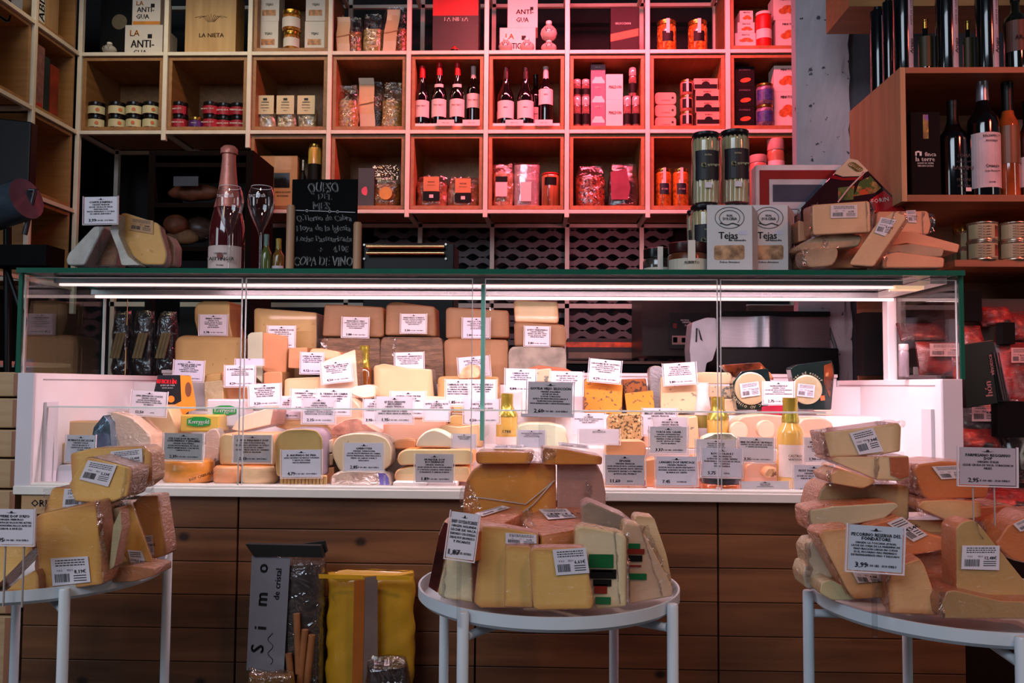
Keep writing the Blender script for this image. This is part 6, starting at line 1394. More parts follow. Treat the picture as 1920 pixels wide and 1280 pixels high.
stack('brown cheese behind the raclette card, third row', [(494, 698), (528, 696), (530, 720), (528, 765), (494, 765)], 2, peach, gold_r, dy=.03, r=3, th=.08, ground=True)
# ---- second tier
stack('white triangular cheese wedge lying on a pale cylinder', [(433, 805), (448, 782), (508, 763), (512, 770), (507, 796), (450, 809)], 1, white_p, cm('pinkish_brown_rind', 'a87a6c', film=.5), dy=-.03, r=2, th=.07, dx=.015, dz=-.002)
stack('speckled grey wrapped cheese beside the pinkish card at the left', [(384, 815), (392, 804), (406, 802), (414, 818), (410, 866), (384, 866)], 0, cm('pink_grey_speckled', 'c8a89c', film=1, spots=[('6a5a58', 26, .64, .03)]), ash, dy=.08, r=5, th=.05)
stack('pale drum shaped cheese behind the majorero card', [(411, 820), (418, 812), (436, 814), (512, 812), (520, 850), (516, 873), (411, 871)], 0, ivory, peach, dy=.03, r=5, th=.10)
stack('orange sliced wrapped cheese on the second tier behind the casoubre card', [(513, 775), (560, 770), (640, 785), (640, 810), (515, 800)], 1, cm('light_orange_cheese', 'e0ac74', film=.5), peach, dy=.05, r=4, th=.08, ground=True)
stack('rounded pale pink cheese half right of the tierno de cabra card', [(600, 780), (620, 745), (660, 745), (678, 765), (682, 784), (640, 796)], 1, pinkp, pinkp, dy=.03, r=10, th=.08, ground=True)
stack('bright cream cheese piece above the rounded pink half', [(655, 738), (662, 724), (695, 720), (704, 728), (706, 744), (680, 748)], 1, white_p, white_p, dy=.08, r=6, th=.06)
stack('pink tied cloth wrapped cheese in the middle of the second tier', [(622, 800), (650, 786), (672, 782), (692, 800), (716, 812), (620, 815)], 1, cm('pinkish_cloth_wrap', 'd0907c', bump=1, bs=30, var=.3, vs=30), pinkp, dy=-.02, r=5, th=.07, jit=.003)
stack('large pink white cheese block under the mahon card', [(718, 795), (724, 778), (800, 772), (834, 776), (838, 838), (718, 838)], 1, pinkp, pinkp, dy=0, r=5, th=.11, ground=True)
stack('pale cheese wedge under the truffled card behind the large pinkish block', [(783, 752), (796, 742), (845, 744), (850, 775), (790, 776)], 1, white_p, ivory, dy=.08, r=4, th=.06)
stack('small golden cheese half next to the glass divider, second tier', [(842, 782), (850, 777), (868, 778), (872, 800), (842, 800)], 1, straw, peach, dy=.06, r=4, th=.06)
stack('cream cheese half with a ragged rind behind the tierno card at the divider', [(824, 800), (836, 796), (860, 799), (900, 794), (905, 840), (824, 840)], 1, ivory, gold_r, dy=-.02, r=4, th=.08, ground=True)
# ---- front row
wrap_o = cm('orange_wax_paper', 'c8822c', bump=1, bs=22, var=.2, vs=14, coat=.5, rough=.35)
def drum(label, cx, hw, y0, y1, t, side, top, dy=0, name='round_cheese', edge=.006, jit=0, gr=None, yb=None, n=36):
    Y = TY[t] + dy; zb = TZ[t] + .0004 if yb is None else W(cx, yb, Y).z; c = AT(cx, Y + S(hw, Y), zb); k = S(hw, Y) * (1 + S(hw, Y) / Y); h = W(cx, y0, Y).z - zb
    g = G().lathe([(k - edge, 0, 0), (k, edge, 0), (k, h - edge, 0), (k - edge, h, 0), (k * .5, h + .0004, 1), (.001, h + .0006, 1)], c, n)
    if jit: g.jitter(jit, 26, cx)
    o = build(name, g, [side, top], smooth=50); tag(o, label, 'cheese', gr); return o
o = drum('small cheese wrapped in creased orange printed paper in the front row at the left', 354, 46, 865, 912, 0, wrap_o, wrap_o, dy=-.008, jit=.002)
c = AT(354, 2.03, .757); g = G()
for k, (t_, px, py) in enumerate((('AÑEJO', 332, 893), ('DOP CABRALES', 378, 892))): g.text(t_, W(px, py, 2.024), S(5, 2.03), (1, 0, .35 * (k == 1)), (-.35 * (k == 1), 0, 1), bold=.1)
build('printed_text', g, mat('dark_brown_ink', '4a2a10', .5), o)
drum('pale orange edged cheese wheel in the front row under the left pane seam', 428, 27, 875, 912, 0, peach, cm('orange_rind_top', 'd8843c'))
drum('wide pale cheese wheel right of the pane seam in the front row', 487, 34, 875, 912, 0, ivory, cm('orange_rind_top', 'd8843c'))
stack('half wheel of straw coloured cheese with a purple grey rind, front row centre left', [(514, 830), (522, 812), (540, 804), (575, 803), (595, 806), (605, 820), (607, 893), (517, 893)], 0, straw, cm('purple_grey_rind', '8c7a8c', film=.5, var=.3), dy=.0, r=6, th=.10)
g = G(); Y = 2.0; zz = .7575
for i in range(13):
    a = W(524 + i * 6.8, 900, 1.99); b = W(524 + i * 6.8 + 5.6, 900, 1.99); g.box((a.x, 1.995, zz), (b.x, 2.001, zz + .0255))
cw = (W(524, 900, 1.99).x, W(612, 900, 1.99).x); g.box((cw[0] + .004, 2.0012, zz), (cw[1] - .004, 2.012, zz + .0265))
o = build('slatted_wood_cheese_box', g, wood('poplar_box', 'c09458', 'd8b078', 'z'), bevel=.0006); tag(o, 'round slatted poplar wood rim under the straw half wheel', 'cheese box')
stack('oval half cheese with pale paste behind the garrotxa card', [(621, 850), (624, 830), (636, 817), (665, 811), (700, 812), (724, 820), (735, 838), (734, 870), (716, 885), (636, 885)], 0, cm('garrotxa_paste', 'd0b896', spots=[('a89070', 50, .68, .02)]), ash, dy=.035, r=8, th=.09)
o = stack('mottled mould rinded cheese in film with a purple label in the front row', [(618, 912), (620, 892), (632, 884), (660, 882), (716, 884), (728, 892), (734, 912)], 0, cm('mottled_rind', 'b49c86', film=1, var=.3, vs=26, spots=[('7c7468', 22, .60, .05)]), ash, dy=-.005, r=6, th=.08, ground=True)
A_ = [W(x, y, 2.0205) for x, y in ((709, 886), (722, 887), (729, 896), (729, 914), (713, 914))]; lb_ = build('purple_label', G().prism(A_, [p + Vector((0, .001, 0)) for p in A_]), mat('violet_label', '6a64b4', .3, coat=.6), o); build('printed_text', G().text('GARROTXA', W(721, 901, 2.0195), S(4, 2.02), (0, 0, 1), (-1, 0, 0), fit=S(22, 2.02)), inkw, lb_)
stack('stacked pale soft cheese slices between the straw half wheel and the oval half', [(603, 832), (624, 822), (624, 848), (604, 850)], 0, white_p, peach, dy=.06, r=2, th=.06)
stack('lower pale soft cheese slice between the straw half wheel and the oval half', [(604, 852), (626, 850), (624, 872), (606, 874)], 0, ivory, cm('orange_rind_top', 'd8843c'), dy=.06, r=2, th=.06)
stack('orange based cheese filling the gap below the soft slices', [(606, 878), (626, 876), (628, 912), (608, 912)], 0, peach, cm('orange_rind_top', 'd8843c'), dy=.05, r=2, th=.06, ground=True)
stack('rounded cream cheese triangle on top of the two munster slabs', [(778, 838), (783, 822), (798, 808), (814, 804), (830, 809), (850, 822), (862, 840)], 0, white_p, white_p, dy=.03, r=6, th=.07)
stack('upper of two thick pale orange rinded slabs behind the munster card', [(744, 860), (748, 848), (760, 842), (880, 841), (890, 848), (888, 871), (748, 872)], 0, ivory, cm('orange_rind_top', 'd8843c'), dy=.02, r=5, th=.09)
stack('lower of two thick pale orange rinded slabs behind the munster card', [(738, 892), (744, 880), (770, 874), (880, 874), (884, 903), (742, 903)], 0, ivory, cm('orange_rind_top', 'd8843c'), dy=.02, r=5, th=.09)
for k, (x0, x1) in enumerate(((737, 800), (802, 856))):
    carton('flat white cheese carton, %s of two under the munster slabs' % ['left', 'right'][k], (x0, 904, x1, 916), 2.01, .07, mat('white_flat_carton', 'e4d8d4', .5), z0=.7573, name='cheese_carton', cat='box', group='flat white cartons')
stack('tan cheese drum behind the pale slabs, front row centre', [(738, 826), (760, 822), (780, 824), (780, 842), (738, 842)], 0, peach, gold_r, dy=.09, r=4, th=.05)
# right half, front area
stack('green tinted wrapped soft cheese behind the gouda display', [(965, 800), (985, 793), (1030, 793), (1060, 800), (1068, 838), (965, 838)], 1, cm('pale_green_film', 'c8ccac', film=1, var=.15), white_p, r=6, th=.08, ground=True)
stack('white boxed cheese under the grey gouda card', [(978, 730), (1060, 735), (1070, 786), (978, 788)], 2, cm('white_boxed', 'e4d4d4'), white_p, dy=-.08, r=3, th=.06, ground=True)
stack('seed and herb crusted cheese with rough brown surface', [(1140, 786), (1148, 777), (1200, 775), (1207, 782), (1206, 822), (1160, 825), (1142, 815)], 1, waln, waln, r=4, th=.07, ground=True, dy=.02)
stack('pale round boxed soft cheese above the epoisses card', [(1136, 836), (1142, 826), (1206, 825), (1211, 834), (1211, 855), (1136, 855)], 0, peach, ivory, dy=.06, r=5, th=.07)
stack('orange washed rind cheese at the front under the first grey card', [(1134, 902), (1150, 898), (1212, 898), (1214, 914), (1134, 914)], 0, cm('orange_washed', 'd08a4c', film=.5, spots=[('a03818', 30, .62, .04)]), peach, dy=-.02, r=3, th=.05, ground=True)
stack('cream cheese wedge between the two grey front cards', [(1208, 862), (1232, 858), (1234, 900), (1210, 902)], 0, peach, peach, dy=.04, r=4, th=.06, ground=True)
stack('pale orange soft cheese half beside the grey card with price seven', [(1300, 855), (1322, 850), (1324, 905), (1300, 905)], 0, cm('orange_washed2', 'c8743c', film=.5), peach, dy=.03, r=4, th=.06, ground=True)
o = jar('low amber jar with a dark lid at the front under the blueish card', 1352, 893, 38, 2.035, .7573, mat('amber_jam', 'a84e24', .2, coat=1, var=.2), mat('dark_blue_lid', '1c2430', .3), None, group=None, name='preserve_jar', lidf=.45)
stack('long pale soft cheese in front of the right pane seam', [(1230, 903), (1300, 901), (1303, 914), (1230, 914)], 0, pinkp, peach, dy=-.03, r=3, th=.05, ground=True)
stack('pink white cheese block behind the torta card', [(1208, 790), (1240, 778), (1306, 780), (1316, 838), (1206, 838)], 1, pinkp, pinkp, dy=.03, r=5, th=.08, ground=True)
stack('cream veined cheese block left of the short white bottle', [(1290, 782), (1308, 778), (1312, 838), (1288, 838)], 1, stil, ivory, dy=0, r=4, th=.06, ground=True)
stack('crinkled foil parcel behind the cards near the pane seam', [(1318, 820), (1336, 812), (1372, 812), (1386, 824), (1384, 838), (1318, 838)], 1, mat('green_white_foil', '9aa090', .2, metal=.5, var=.5, vs=30, bump=1, bs=30), white_p, dy=-.07, r=4, th=.05, jit=.003)
brie = cm('wide_brie', 'd8a890', film=.4)
stack('wide low pink brie behind the two white rounds', [(1378, 792), (1392, 780), (1430, 776), (1480, 780), (1480, 838), (1378, 838)], 1, brie, white_p, dy=.04, r=8, th=.08, ground=True)
stack('second wide pink brie at the right end of the second tier', [(1495, 800), (1505, 784), (1540, 782), (1562, 792), (1566, 838), (1495, 838)], 1, brie, white_p, dy=.03, r=8, th=.08, ground=True)
for k, (cx, cy) in enumerate(((1386, 808), (1437, 805))):
    o = build('small_round_cheese', G().lathe([(S(16, 2.16), 0), (S(17, 2.16), .004), (S(17, 2.16), .020), (S(16, 2.16), .024)], W(cx, cy, 2.155), 28, ax=(0, 1, 0)), white_p, smooth=50); tag(o, 'small white round cheese standing on edge, %s of two right of the pane seam' % ['left', 'right'][k], 'cheese', 'small white rounds')
stack('small toasted cheese bites beside the white wine bottle', [(1432, 888), (1440, 876), (1456, 876), (1458, 894), (1436, 896)], 0, cm('toasted_bites', 'c09468', spots=[('6a3c20', 40, .56, .04)], bump=1, bs=40), peach, r=4, th=.04, dy=.03)
stack('large pinkish cheese at the front right between the cards', [(1398, 872), (1420, 862), (1460, 866), (1498, 872), (1500, 905), (1398, 905)], 0, pinkp, peach, dy=.07, r=6, th=.06, ground=True)
stack('low white cheese box behind the right tray pile', [(1555, 850), (1640, 850), (1640, 905), (1555, 905)], 0, pinkp, white_p, dy=.05, r=3, th=.06, ground=True)
# bottles in the case
ww = mat('pale_white_wine', 'c8a04c', .06, coat=1, var=.1, vs=5); goldc = mat('yellow_gold_capsule', 'a8963a', .25, metal=.7)
bottle('small dessert wine bottle with a gold capsule in the back left part of the case', 682, 648, 16, 2.36, TZ[2] + .0004, mat('amber_wine', '8a4c1c', .06, coat=1, var=.3), goldc, lw, 'small gold capped bottles', name='dessert_wine_bottle', shape='square', neck=.42, capfrac=.33, labz=(.05, .3))
bottle('small white wine bottle with a gold capsule left of the grey gouda card', 950, 738, 20, 2.175, TZ[1] + .0004, ww, goldc, plab, 'small gold capped bottles', name='dessert_wine_bottle', shape='square', neck=.45, capfrac=.42, labz=(.02, .2), texts=[('1788', .3, .008, .03)])
bottle('small white wine bottle with a gold capsule at the right pane seam', 1346, 744, 20, 2.19, TZ[1] + .0004, ww, goldc, plab, 'small gold capped bottles', name='dessert_wine_bottle', shape='square', neck=.5, capfrac=.44, labz=(.05, .3))
bottle('short bottle with a white cap and a pink band beside the veined cheeses', 1318, 718, 14, 2.24, TZ[1] + .0004, mat('olive_oil_yellow', '8a7a3c', .08, coat=1), mat('white_plastic_cap', 'e0c8c4', .4), stk_m, None, name='oil_bottle', shape='square', neck=.62, capfrac=.5, labz=(.05, .3))
bottle('pale white wine bottle with a gold capsule standing at the right of the case', 1483, 746, 25, 2.10, .758, ww, goldc, mat('blank_wine_label', 'd8c8c0', .5), 'small gold capped bottles', name='dessert_wine_bottle', shape='wine', neck=.44, capfrac=.27, labz=(.12, .48), texts=[('CASTRO', .36, .006, .04), ('VENTOSA', .32, .005, .04)])
# ================================================================ price cards of the case
O = 'ORIGEN: '; LV = 'LECHE CRUDA DE VACA'; LO = 'LECHE CRUDA DE OVEJA'; LC = 'LECHE DE CABRA'; LP = 'LECHE PASTEURIZADA DE VACA'
cards = [
 ('card on the upright yellow wedge at the back left, priced 3,78', (374, 589, 426, 628), 2.46, ['SBRINZ GENERO'], [O + 'SUIZA', LV, 'MADURACION 18 MESES', 'PASTA DURA', 'SABOR INTENSO'], '3,78', 0, 0, 0),
 ('card on the large grey rinded block, half covered by the peach piece', (502, 610, 553, 652), 2.42, ['CANTAL ENTRE DOUX'], [O + 'FRANCIA', LV, 'PASTA PRENSADA', 'SABOR SUAVE'], '2,85', 0, 0, 0),
 ('card on the third block of the back row, centre left', (642, 594, 691, 632), 2.46, ['MANCHEGO VIEJO'], [O + 'CASTILLA LA MANCHA', LO, 'MADURACION 12 MESES', 'PASTA PRENSADA'], '3,88', 1, 0, 0),
 ('card on the reddish sided block above the basket marked wheel', (752, 588, 799, 624), 2.46, ['MANCHEGO CURADO'], [O + 'CASTILLA LA MANCHA', LO, 'MADURACION 9 MESES', 'SABOR INTENSO'], '3,30', 0, 0, 0),
 ('white card on the basket marked wheel at the back centre', (741, 660, 794, 699), 2.38, ['ZAMORANO GARBANZUELO'], [O + 'ZAMORA, LECHE CRUDA', 'DE OVEJA ELABORADO DE', 'FORMA TRADICIONAL', 'MADURACION 10 MESES'], '3,35', -2, 2, 0),
 ('lilac card on the tan block behind the glass divider', (868, 595, 918, 633), 2.46, ['MEZCLA CURADO'], [O + 'ESPAÑA', 'LECHE CRUDA DE OVEJA', 'VACA Y CABRA', 'SABOR INTENSO'], '2,84', 0, 1, 0),
 ('card on the middle half of the stack right of the divider', (984, 611, 1030, 648), 2.46, ['QUESO VENDIMIADO'], [O + 'ZAMORA', 'BAÑADO EN VINO TINTO', 'LECHE CRUDA DE OVEJA', 'SABOR PROFUNDO'], '3,80', 1, 0, 0),
 ('tilted lilac card below the lower tan block at the divider', (860, 668, 918, 706), 2.40, ['QUESO MEDIA CURA'], [O + 'ASTURIAS', LV], '2,40', -5, 1, 0),
 ('lilac card at the left above the black carton', (326, 675, 382, 714), 2.33, ['QUESO DE OVEJA CON', 'TRUFA BLANCA'], [O + 'ITALIA', 'ELABORADO CON TRUFA', 'SABOR MUY INTENSO'], '4,95', 2, 1, 0),
 ('card next to the pane seam headed with a smoked cheese, priced 4,29', (422, 684, 478, 724), 2.31, ['IL AHUMADO DI PASTOR'], [O + 'ITALIA', 'LECHE PASTEURIZADA', 'AHUMADO CON LEÑA'], '4,29', -1, 2, 0),
 ('dim card behind the pane seam at the back left, mostly hidden', (442, 672, 494, 684), 2.36, ['QUESO'], [], '', 0, 1, 0),
 ('pale card on the brown rectangular cheese, priced 4,12', (564, 660, 606, 700), 2.34, ['OVEJA AL ROMERO'], [O + 'LA MANCHA', LO, 'CUBIERTO DE ROMERO'], '4,12', 1, 1, 0),
 ('tilted white card on the white triangular truffle wedge, priced 4,50', (603, 676, 659, 716), 2.285, ['QUESO DE CABRA CON', 'MIEL Y TRUFA NEGRA'], ['ELABORADO CON LECHE', 'PASTEURIZADA DE CABRA', 'SABOR DULCE'], '4,50', -7, 2, 0),
 ('large card for a raclette cheese right of the left pane seam', (467, 719, 526, 761), 2.16, ['RACLETTE FERMIER'], [O + 'FRANCIA', 'LECHE CRUDA DE VACA', 'DE SABOR DELICADO', 'IDEAL PARA FUNDIR'], '3,20', -3, 2, 0),
 ('pink card behind the tierno card, its left half showing', (546, 729, 604, 770), 2.20, ['DIFERENTE OVEJA ECO'], [O + 'SUIZA', LO, 'SABOR FLORAL'], '3,95', 1, 2, 0),
 ('small low pink card left of the card with the tierno cheese', (526, 742, 562, 784), 2.22, ['BLEU'], [O + 'FRANCIA', LV], '2,95', 0, 2, 0),
 ('pale card headed with a tender goat cheese in the middle of the case', (594, 728, 657, 778), 2.15, ['IL TIERNO DE CABRA'], ['CORTEZA CON PIMENTON', 'LECHE DE CABRA', 'SABOR SUAVE'], '2,45', 0, 2, 0),
 ('pink card in front of the tender goat one, priced 2,15', (567, 746, 628, 793), 2.10, ['CASOUBRE'], [O + 'FRANCIA', 'LECHE PASTEURIZADA DE VACA', 'PASTA BLANDA Y CORTEZA', 'ELABORADO SEGUN LA RECETA', 'TRADICIONAL DE LOS MONJES'], '2,15', 0, 2, 0),
 ('pale card behind the mahon card, only its top and right side showing', (733, 733, 797, 780), 2.17, ['QUESO CON TRUFA'], [O + 'FRANCIA', 'LECHE DE OVEJA Y CABRA'], '3,75', 0, 2, 0),
 ('pink card for an artisan mahon cheese at the centre left', (705, 743, 774, 793), 2.10, ['QUESO MAHON', 'ARTESANO'], [O + 'MENORCA', LV, 'MADURACION DE 4 MESES', 'TIENE EL MEJOR SABOR DE MENORCA'], '1,95', 0, 2, 0),
 ('narrow pink card left of the mahon card, priced 3,95', (682, 748, 722, 793), 2.13, ['CURADO'], [O + 'ESPAÑA', 'LECHE PASTEURIZADA', 'CORTEZA NATURAL'], '3,95', 0, 2, 0),
 ('low pale card for a cheese with carrot right of the mahon card', (795, 749, 842, 788), 2.14, ['QUESO CURADO ALTO', 'LOGROÑO'], [LC], '', 0, 2, 0),
 ('card for a blue cheese of cow milk beside the divider, with red price', (836, 711, 882, 760), 2.22, ['CABRALES DE TEO'], [O + 'ASTURIAS', 'EL CABRALES MAS PREMIADO', 'MADURADO EN CUEVA', 'SABOR FUERTE Y PICANTE'], '3,85', 0, 2, 0),
 ('grey white card directly behind the green divider edge', (880, 711, 930, 760), 2.20, ['PICO LEBAÑEGO'], [O + 'CANTABRIA', LC, 'SABOR SUAVE'], '', 0, 2, 0),
 ('pink card in front of the divider edge, priced 4,50', (870, 748, 936, 793), 2.12, ['TARTA DE QUESO', 'AZUL'], ['ELABORADA CON CREMA', 'DE QUESO AZUL'], '4,50', -1, 2, 0),
 ('lilac card right of the divider, priced 4,84', (948, 691, 1004, 734), 2.26, ['CARRACAS D.P.'], [O + 'ESPAÑA', LV, 'SABOR INTENSO'], '4,84', 1, 1, 0),
 ('white card half behind the grey gouda card', (1033, 696, 1092, 740), 2.24, ['ROQUEFORT DOP'], [O + 'FRANCIA', LO, 'CORTEZA NATURAL', 'SABOR CREMOSO'], '', 1, 2, 0),
 ('tilted card above the large orange veined cheese, priced 4,29', (1105, 674, 1163, 716), 2.30, ['SHROPSHIRE BLUE CROPWELL'], [O + 'INGLATERRA', 'LECHE PASTEURIZADA DE VACA', 'TEÑIDO CON ACHIOTE', 'SABOR INTENSO'], '4,29', 5, 2, 0),
 ('tilted card above the cream veined cheese half, priced 3,80', (1245, 680, 1304, 720), 2.30, ['STILTON CAMPBELL'], [O + 'INGLATERRA', 'LECHE CRUDA DE VACA', 'SABOR FUERTE Y CREMOSO', 'POR SU PASTA SE RECONOCE'], '3,80', -4, 2, 0),
 ('white card between the two dark round windowed packets', (1432, 715, 1487, 757), 2.24, ['GORGONZOLA'], [O + 'ITALIA', 'LECHE DE VACA PASTEURIZADA', 'SABOR DULCE', 'ELABORADO SEGUN LA TRADICION'], '2,75', 0, 2, 0),
 ('card above the film wrapped wedges at the left, priced 12,50', (246, 733, 312, 779), 2.12, ['SAN SIMON DE COSTA'], [O + 'GALICIA', 'LECHE PASTEURIZADA DE', 'VACA AHUMADO CON LEÑA', 'DE ABEDUL'], '12,50', 3, 2, '€/UD'),
 ('lilac card on the lower pale log at the left end of the case', (124, 815, 178, 866), 2.02, ['BURRATA DE LECHE'], [O + 'ITALIA', 'PASTA BLANCA Y', 'CREMOSA DE SABOR', 'SUAVE'], '', 1, 1, 0),
 ('pinkish card above the orange paper wrapped cheese, priced 2,39', (307, 812, 380, 862), 1.995, ['STILTON DOP BLANCO', 'CON MANGO Y JENGIBRE'], [O + 'INGLATERRA', 'LECHE PASTEURIZADA DE VACA', 'PASTA SEMIBLANDA CON FRUTA', 'SABOR DULCE'], '2,39', 1, 3, 0),
 ('grey card under the white triangular wedge, priced 2,83', (438, 815, 508, 866), 1.99, ['QUESO MAJORERO DOP'], [O + 'FUERTEVENTURA', 'ELABORADO ARTESANO AL ESTILO', 'CON LECHE DE CABRA', 'TIENE EL MEJOR SABOR DE CANARIAS', 'PARA EL PALADAR'], '2,83', 0, 3, 0),
 ('grey card in front of the straw coloured half wheel, priced 4,79', (528, 843, 602, 894), 1.985, ['IL AHUMADO DE PRIA'], ['QUESO AHUMADO DE MEZCLA CON NATA', 'Y NATA DE OVEJA', 'PASTA PRENSADA'], '4,79', -1, 1, 0),
 ('lilac card in front of the oval garrotxa half, priced 2,85', (646, 830, 718, 882), 1.985, ['GARROTXA'], [O + 'TARRAGONA', 'LECHE PASTEURIZADA DE CABRA', 'PASTA PRENSADA, MADURACION 2', 'MESES, DE SABOR SUAVE Y', 'DELICADO'], '2,85', 0, 1, 0),
 ('pinkish grey card in front of the munster slabs, priced 1,89', (779, 851, 850, 904), 1.985, ['MUNSTER DOP', 'BOUXERNOM'], [O + 'FRANCIA', 'LECHE CRUDA DE VACA, PASTA BLANDA', 'Y CORTEZA LAVADA, MADURADO', 'PUNGENTE Y SABOR FUERTE'], '1,89', 0, 3, 0),
 ('small pink card peeping out right of the cream triangle', (848, 813, 892, 840), 2.06, ['QUESO DE CABRA'], ['LECHE DE LA RIBERA', 'SABOR CREMOSO'], '', 1, 2, 0),
 ('lilac card behind the left block of the gouda display', (971, 806, 1022, 838), 2.07, ['TRONCHON TRADICION'], [O + 'CASTELLON', 'LECHE CRUDA DE OVEJA'], '', 0, 1, 0),
 ('pink card left of the seed crusted cheese', (1074, 774, 1133, 812), 2.15, ['LA PERAL'], ['ASTURIAS LECHE DE VACA PASTEURIZADA', 'AZUL SUAVE Y CREMOSO', 'SABOR CREMOSO'], '', 0, 2, 0),
 ('long pink card below the card of the seed crusted cheese', (1086, 804, 1160, 832), 2.09, ['BLEU DELAYE DM'], [], '', 0, 2, 0),
 ('pink card behind the torta card, topmost of three overlapping', (1206, 765, 1268, 815), 2.13, ['BRILLAT SAVARIN TRUFADO'], [O + 'FRANCIA', LV], '5,50', 0, 2, 0),
 ('pink card behind the torta card, middle of three overlapping', (1224, 782, 1288, 830), 2.09, ['MONT D´OR'], [O + 'FRANCIA', LV], '', 0, 2, 0),
 ('pink card with price 3,37, front one of three overlapping', (1219, 800, 1287, 849), 2.03, ['TORTA DEL CASAR'], [O + 'EXTREMADURA', 'TORTA MUY CREMOSA DE LA', 'PRIMERA ZONA QUESERA', 'LECHE CRUDA DE OVEJA', 'PASTA BLANDA'], '3,37', 0, 2, 0),
 ('dark lilac card at the front right of the gouda display, priced 11,60', (1135, 853, 1208, 908), 1.985, ['EPOISSE'], [O + 'FRANCIA', 'LECHE CRUDA DE VACA, CORTEZA LAVADA', 'MARCADA DE AROMA, PASTA CREMOSA', 'ELEGANTE ENTRE LOS MEJORES', 'QUESOS DEL MUNDO'], '11,60', 0, 3, '€/PZA'),
 ('grey front card priced 7,45 right of the one priced 11,60', (1231, 856, 1306, 909), 1.985, ['LANGRES DOP ERMITAGE'], [O + 'FRANCIA', 'LECHE DE VACA DE AROMA PENETRANTE Y', 'ARTESANO, ELABORADO EN SALSA, DE PASTA', 'BLANDA DE CREMA'], '7,45', 0, 1, '€/UNIDAD'),
 ('pink card behind the bluish one at the right pane seam', (1306, 824, 1378, 862), 2.02, ['PICON DE TREJES'], [O + 'CANTABRIA', LV], '', 1, 2, 0),
 ('bluish card behind the right pane seam, price partly covered by the seam', (1317, 840, 1390, 893), 1.985, ['ROUCOULAULT'], [O + 'FRANCIA', 'QUESO PARA COMER SIEMPRE', 'ELABORADO CON LECHE DE VACA', 'MUY CREMOSO', 'PASTA BLANDA'], '5,75', 1, 1, '€/PZA'),
 ('wide pink card for a truffled brie left of the pale wine bottle', (1386, 820, 1450, 866), 2.03, ['BRIE DE MEAUX TRUFADO'], ['RELLENO DE MASCARPONE CON TRUFA', 'Y CREMA DE ESTACION'], '3,35', 1, 2, 0),
 ('pink card right of the pale wine bottle, priced 1,90', (1510, 820, 1562, 866), 2.03, ['BRIE DE MEAUX'], [O + 'FRANCIA', 'ELABORADO CON LECHE', 'CRUDA DE VACA', 'PASTA BLANDA'], '1,90', 0, 2, 0),
 ('lilac card at the front right beside the right tray pile, priced 5,50', (1490, 872, 1562, 925), 1.985, ['PETIT PONT LEVEQUE'], [O + 'FRANCIA', 'LECHE DE VACA PASTEURIZADA', 'SABOR INTENSO A NATA'], '5,50', 0, 1, '€/UD'),
 ('white card lying low at the front edge under the pale wine bottle', (1391, 902, 1478, 928), 1.985, ['SAINT FELICIEN'], [O + 'FRANCIA', 'LECHE DE VACA PASTEURIZADA'], '', -1, 0, 0),
]
MC = {0: stk_m, 1: card_lilac, 2: card_pink, 3: mat('card_paper_dim', 'b8aeb8', .55, var=.02)}
for lab, box, Y, head, body, price, rot, mi, un in cards:
    card('white price ' + lab if lab.startswith('card') else 'price label, ' + lab if 0 else lab, box, Y, head, body, price, rot, MC[mi], stem=None, unit=un or None)
# black square pattern sheet hanging below the cabrales card is left plain
# ================================================================ round tray tables
ZR = 1.343 - .686; ZR = .657; RT = .225; ZTR = ZR - .021
tm_ = mat('white_powder_coat', 'cfd6dd', .35, var=.02)
def traytable(label, xc, yc, angs):
    o = empty('tray_table', (xc, yc, 0), label, 'tray table', 'round white tray tables')
    g = G().lathe([(.0001, ZTR - .003), (RT - .006, ZTR - .003), (RT, ZTR + .003), (RT, ZR), (RT - .0035, ZR), (RT - .0045, ZTR + .004), (RT - .008, ZTR), (.0001, ZTR)], (xc, yc, 0), 72, cap=False)
    build('tray', g, tm_, o, smooth=40)
    for a in angs:
        c = Vector((xc + (RT + .010) * math.cos(math.radians(a)), yc + (RT + .010) * math.sin(math.radians(a)), 0))
        l = build('leg', G().lathe([(.0088, 0), (.009, .004), (.009, ZR - .004), (.0075, ZR - .001)], c, 16), tm_, o, smooth=50)
    g = G()
    for k in (0, 1):
        a, b = math.radians(angs[k]), math.radians(angs[k + 2]); g.tube([(xc + RT * math.cos(a), yc + RT * math.sin(a), ZTR - .018), (xc + RT * math.cos(b), yc + RT * math.sin(b), ZTR - .018 - .001 * k)], .007, 8)
    build('cross_bar', g, tm_, o, smooth=50)
    return o
traytable('round white tray table at the left, stacked with gruyere wedges', -.938, 1.60, (-50, 40, 130, 220))
traytable('round white tray table in the centre, stacked with gouda cheese', .02, 1.506, (-34, 56, 146, 236))
traytable('round white tray table at the right, stacked with parmesan and pecorino', .694, 1.46, (175, 85, -5, 265))
ZK = ZTR + .0005
# materials
gou = cm('aged_gouda_paste', 'd4862e', film=.9, rough=.4, rim='a8521c'); gour = cm('gouda_rind', 'c8682a', film=1, rough=.4); goul = cm('pale_gouda_paste', 'e2b060', film=.9, rim='c07a3c'); mauve = cm('mauve_wax_side', 'a8786c', film=1, var=.08)
yel = cm('pale_yellow_paste', 'dfc07c', film=1, rim='b88850'); holes = cm('white_yellow_cheese', 'e2cca4', film=1, var=.1, rim='c8a46c'); gry = cm('gruyere_paste', 'dca050', film=.9, rough=.4, vs=6, rim='9c5a2c'); gryr = cm('gruyere_rind', '9c5c34', film=1, var=.25)
par = cm('parmesan_paste', 'd8a470', film=.7, var=.1, bump=.3, bs=90, rim='b46a38'); parr = cm('parmesan_rind', 'c86e3c', film=1, var=.15); palep = cm('pale_pecorino', 'dcbc90', film=.9, rim='b08858'); pecr = cm('brown_pecorino_rind', 'a0502c', film=1, var=.2)
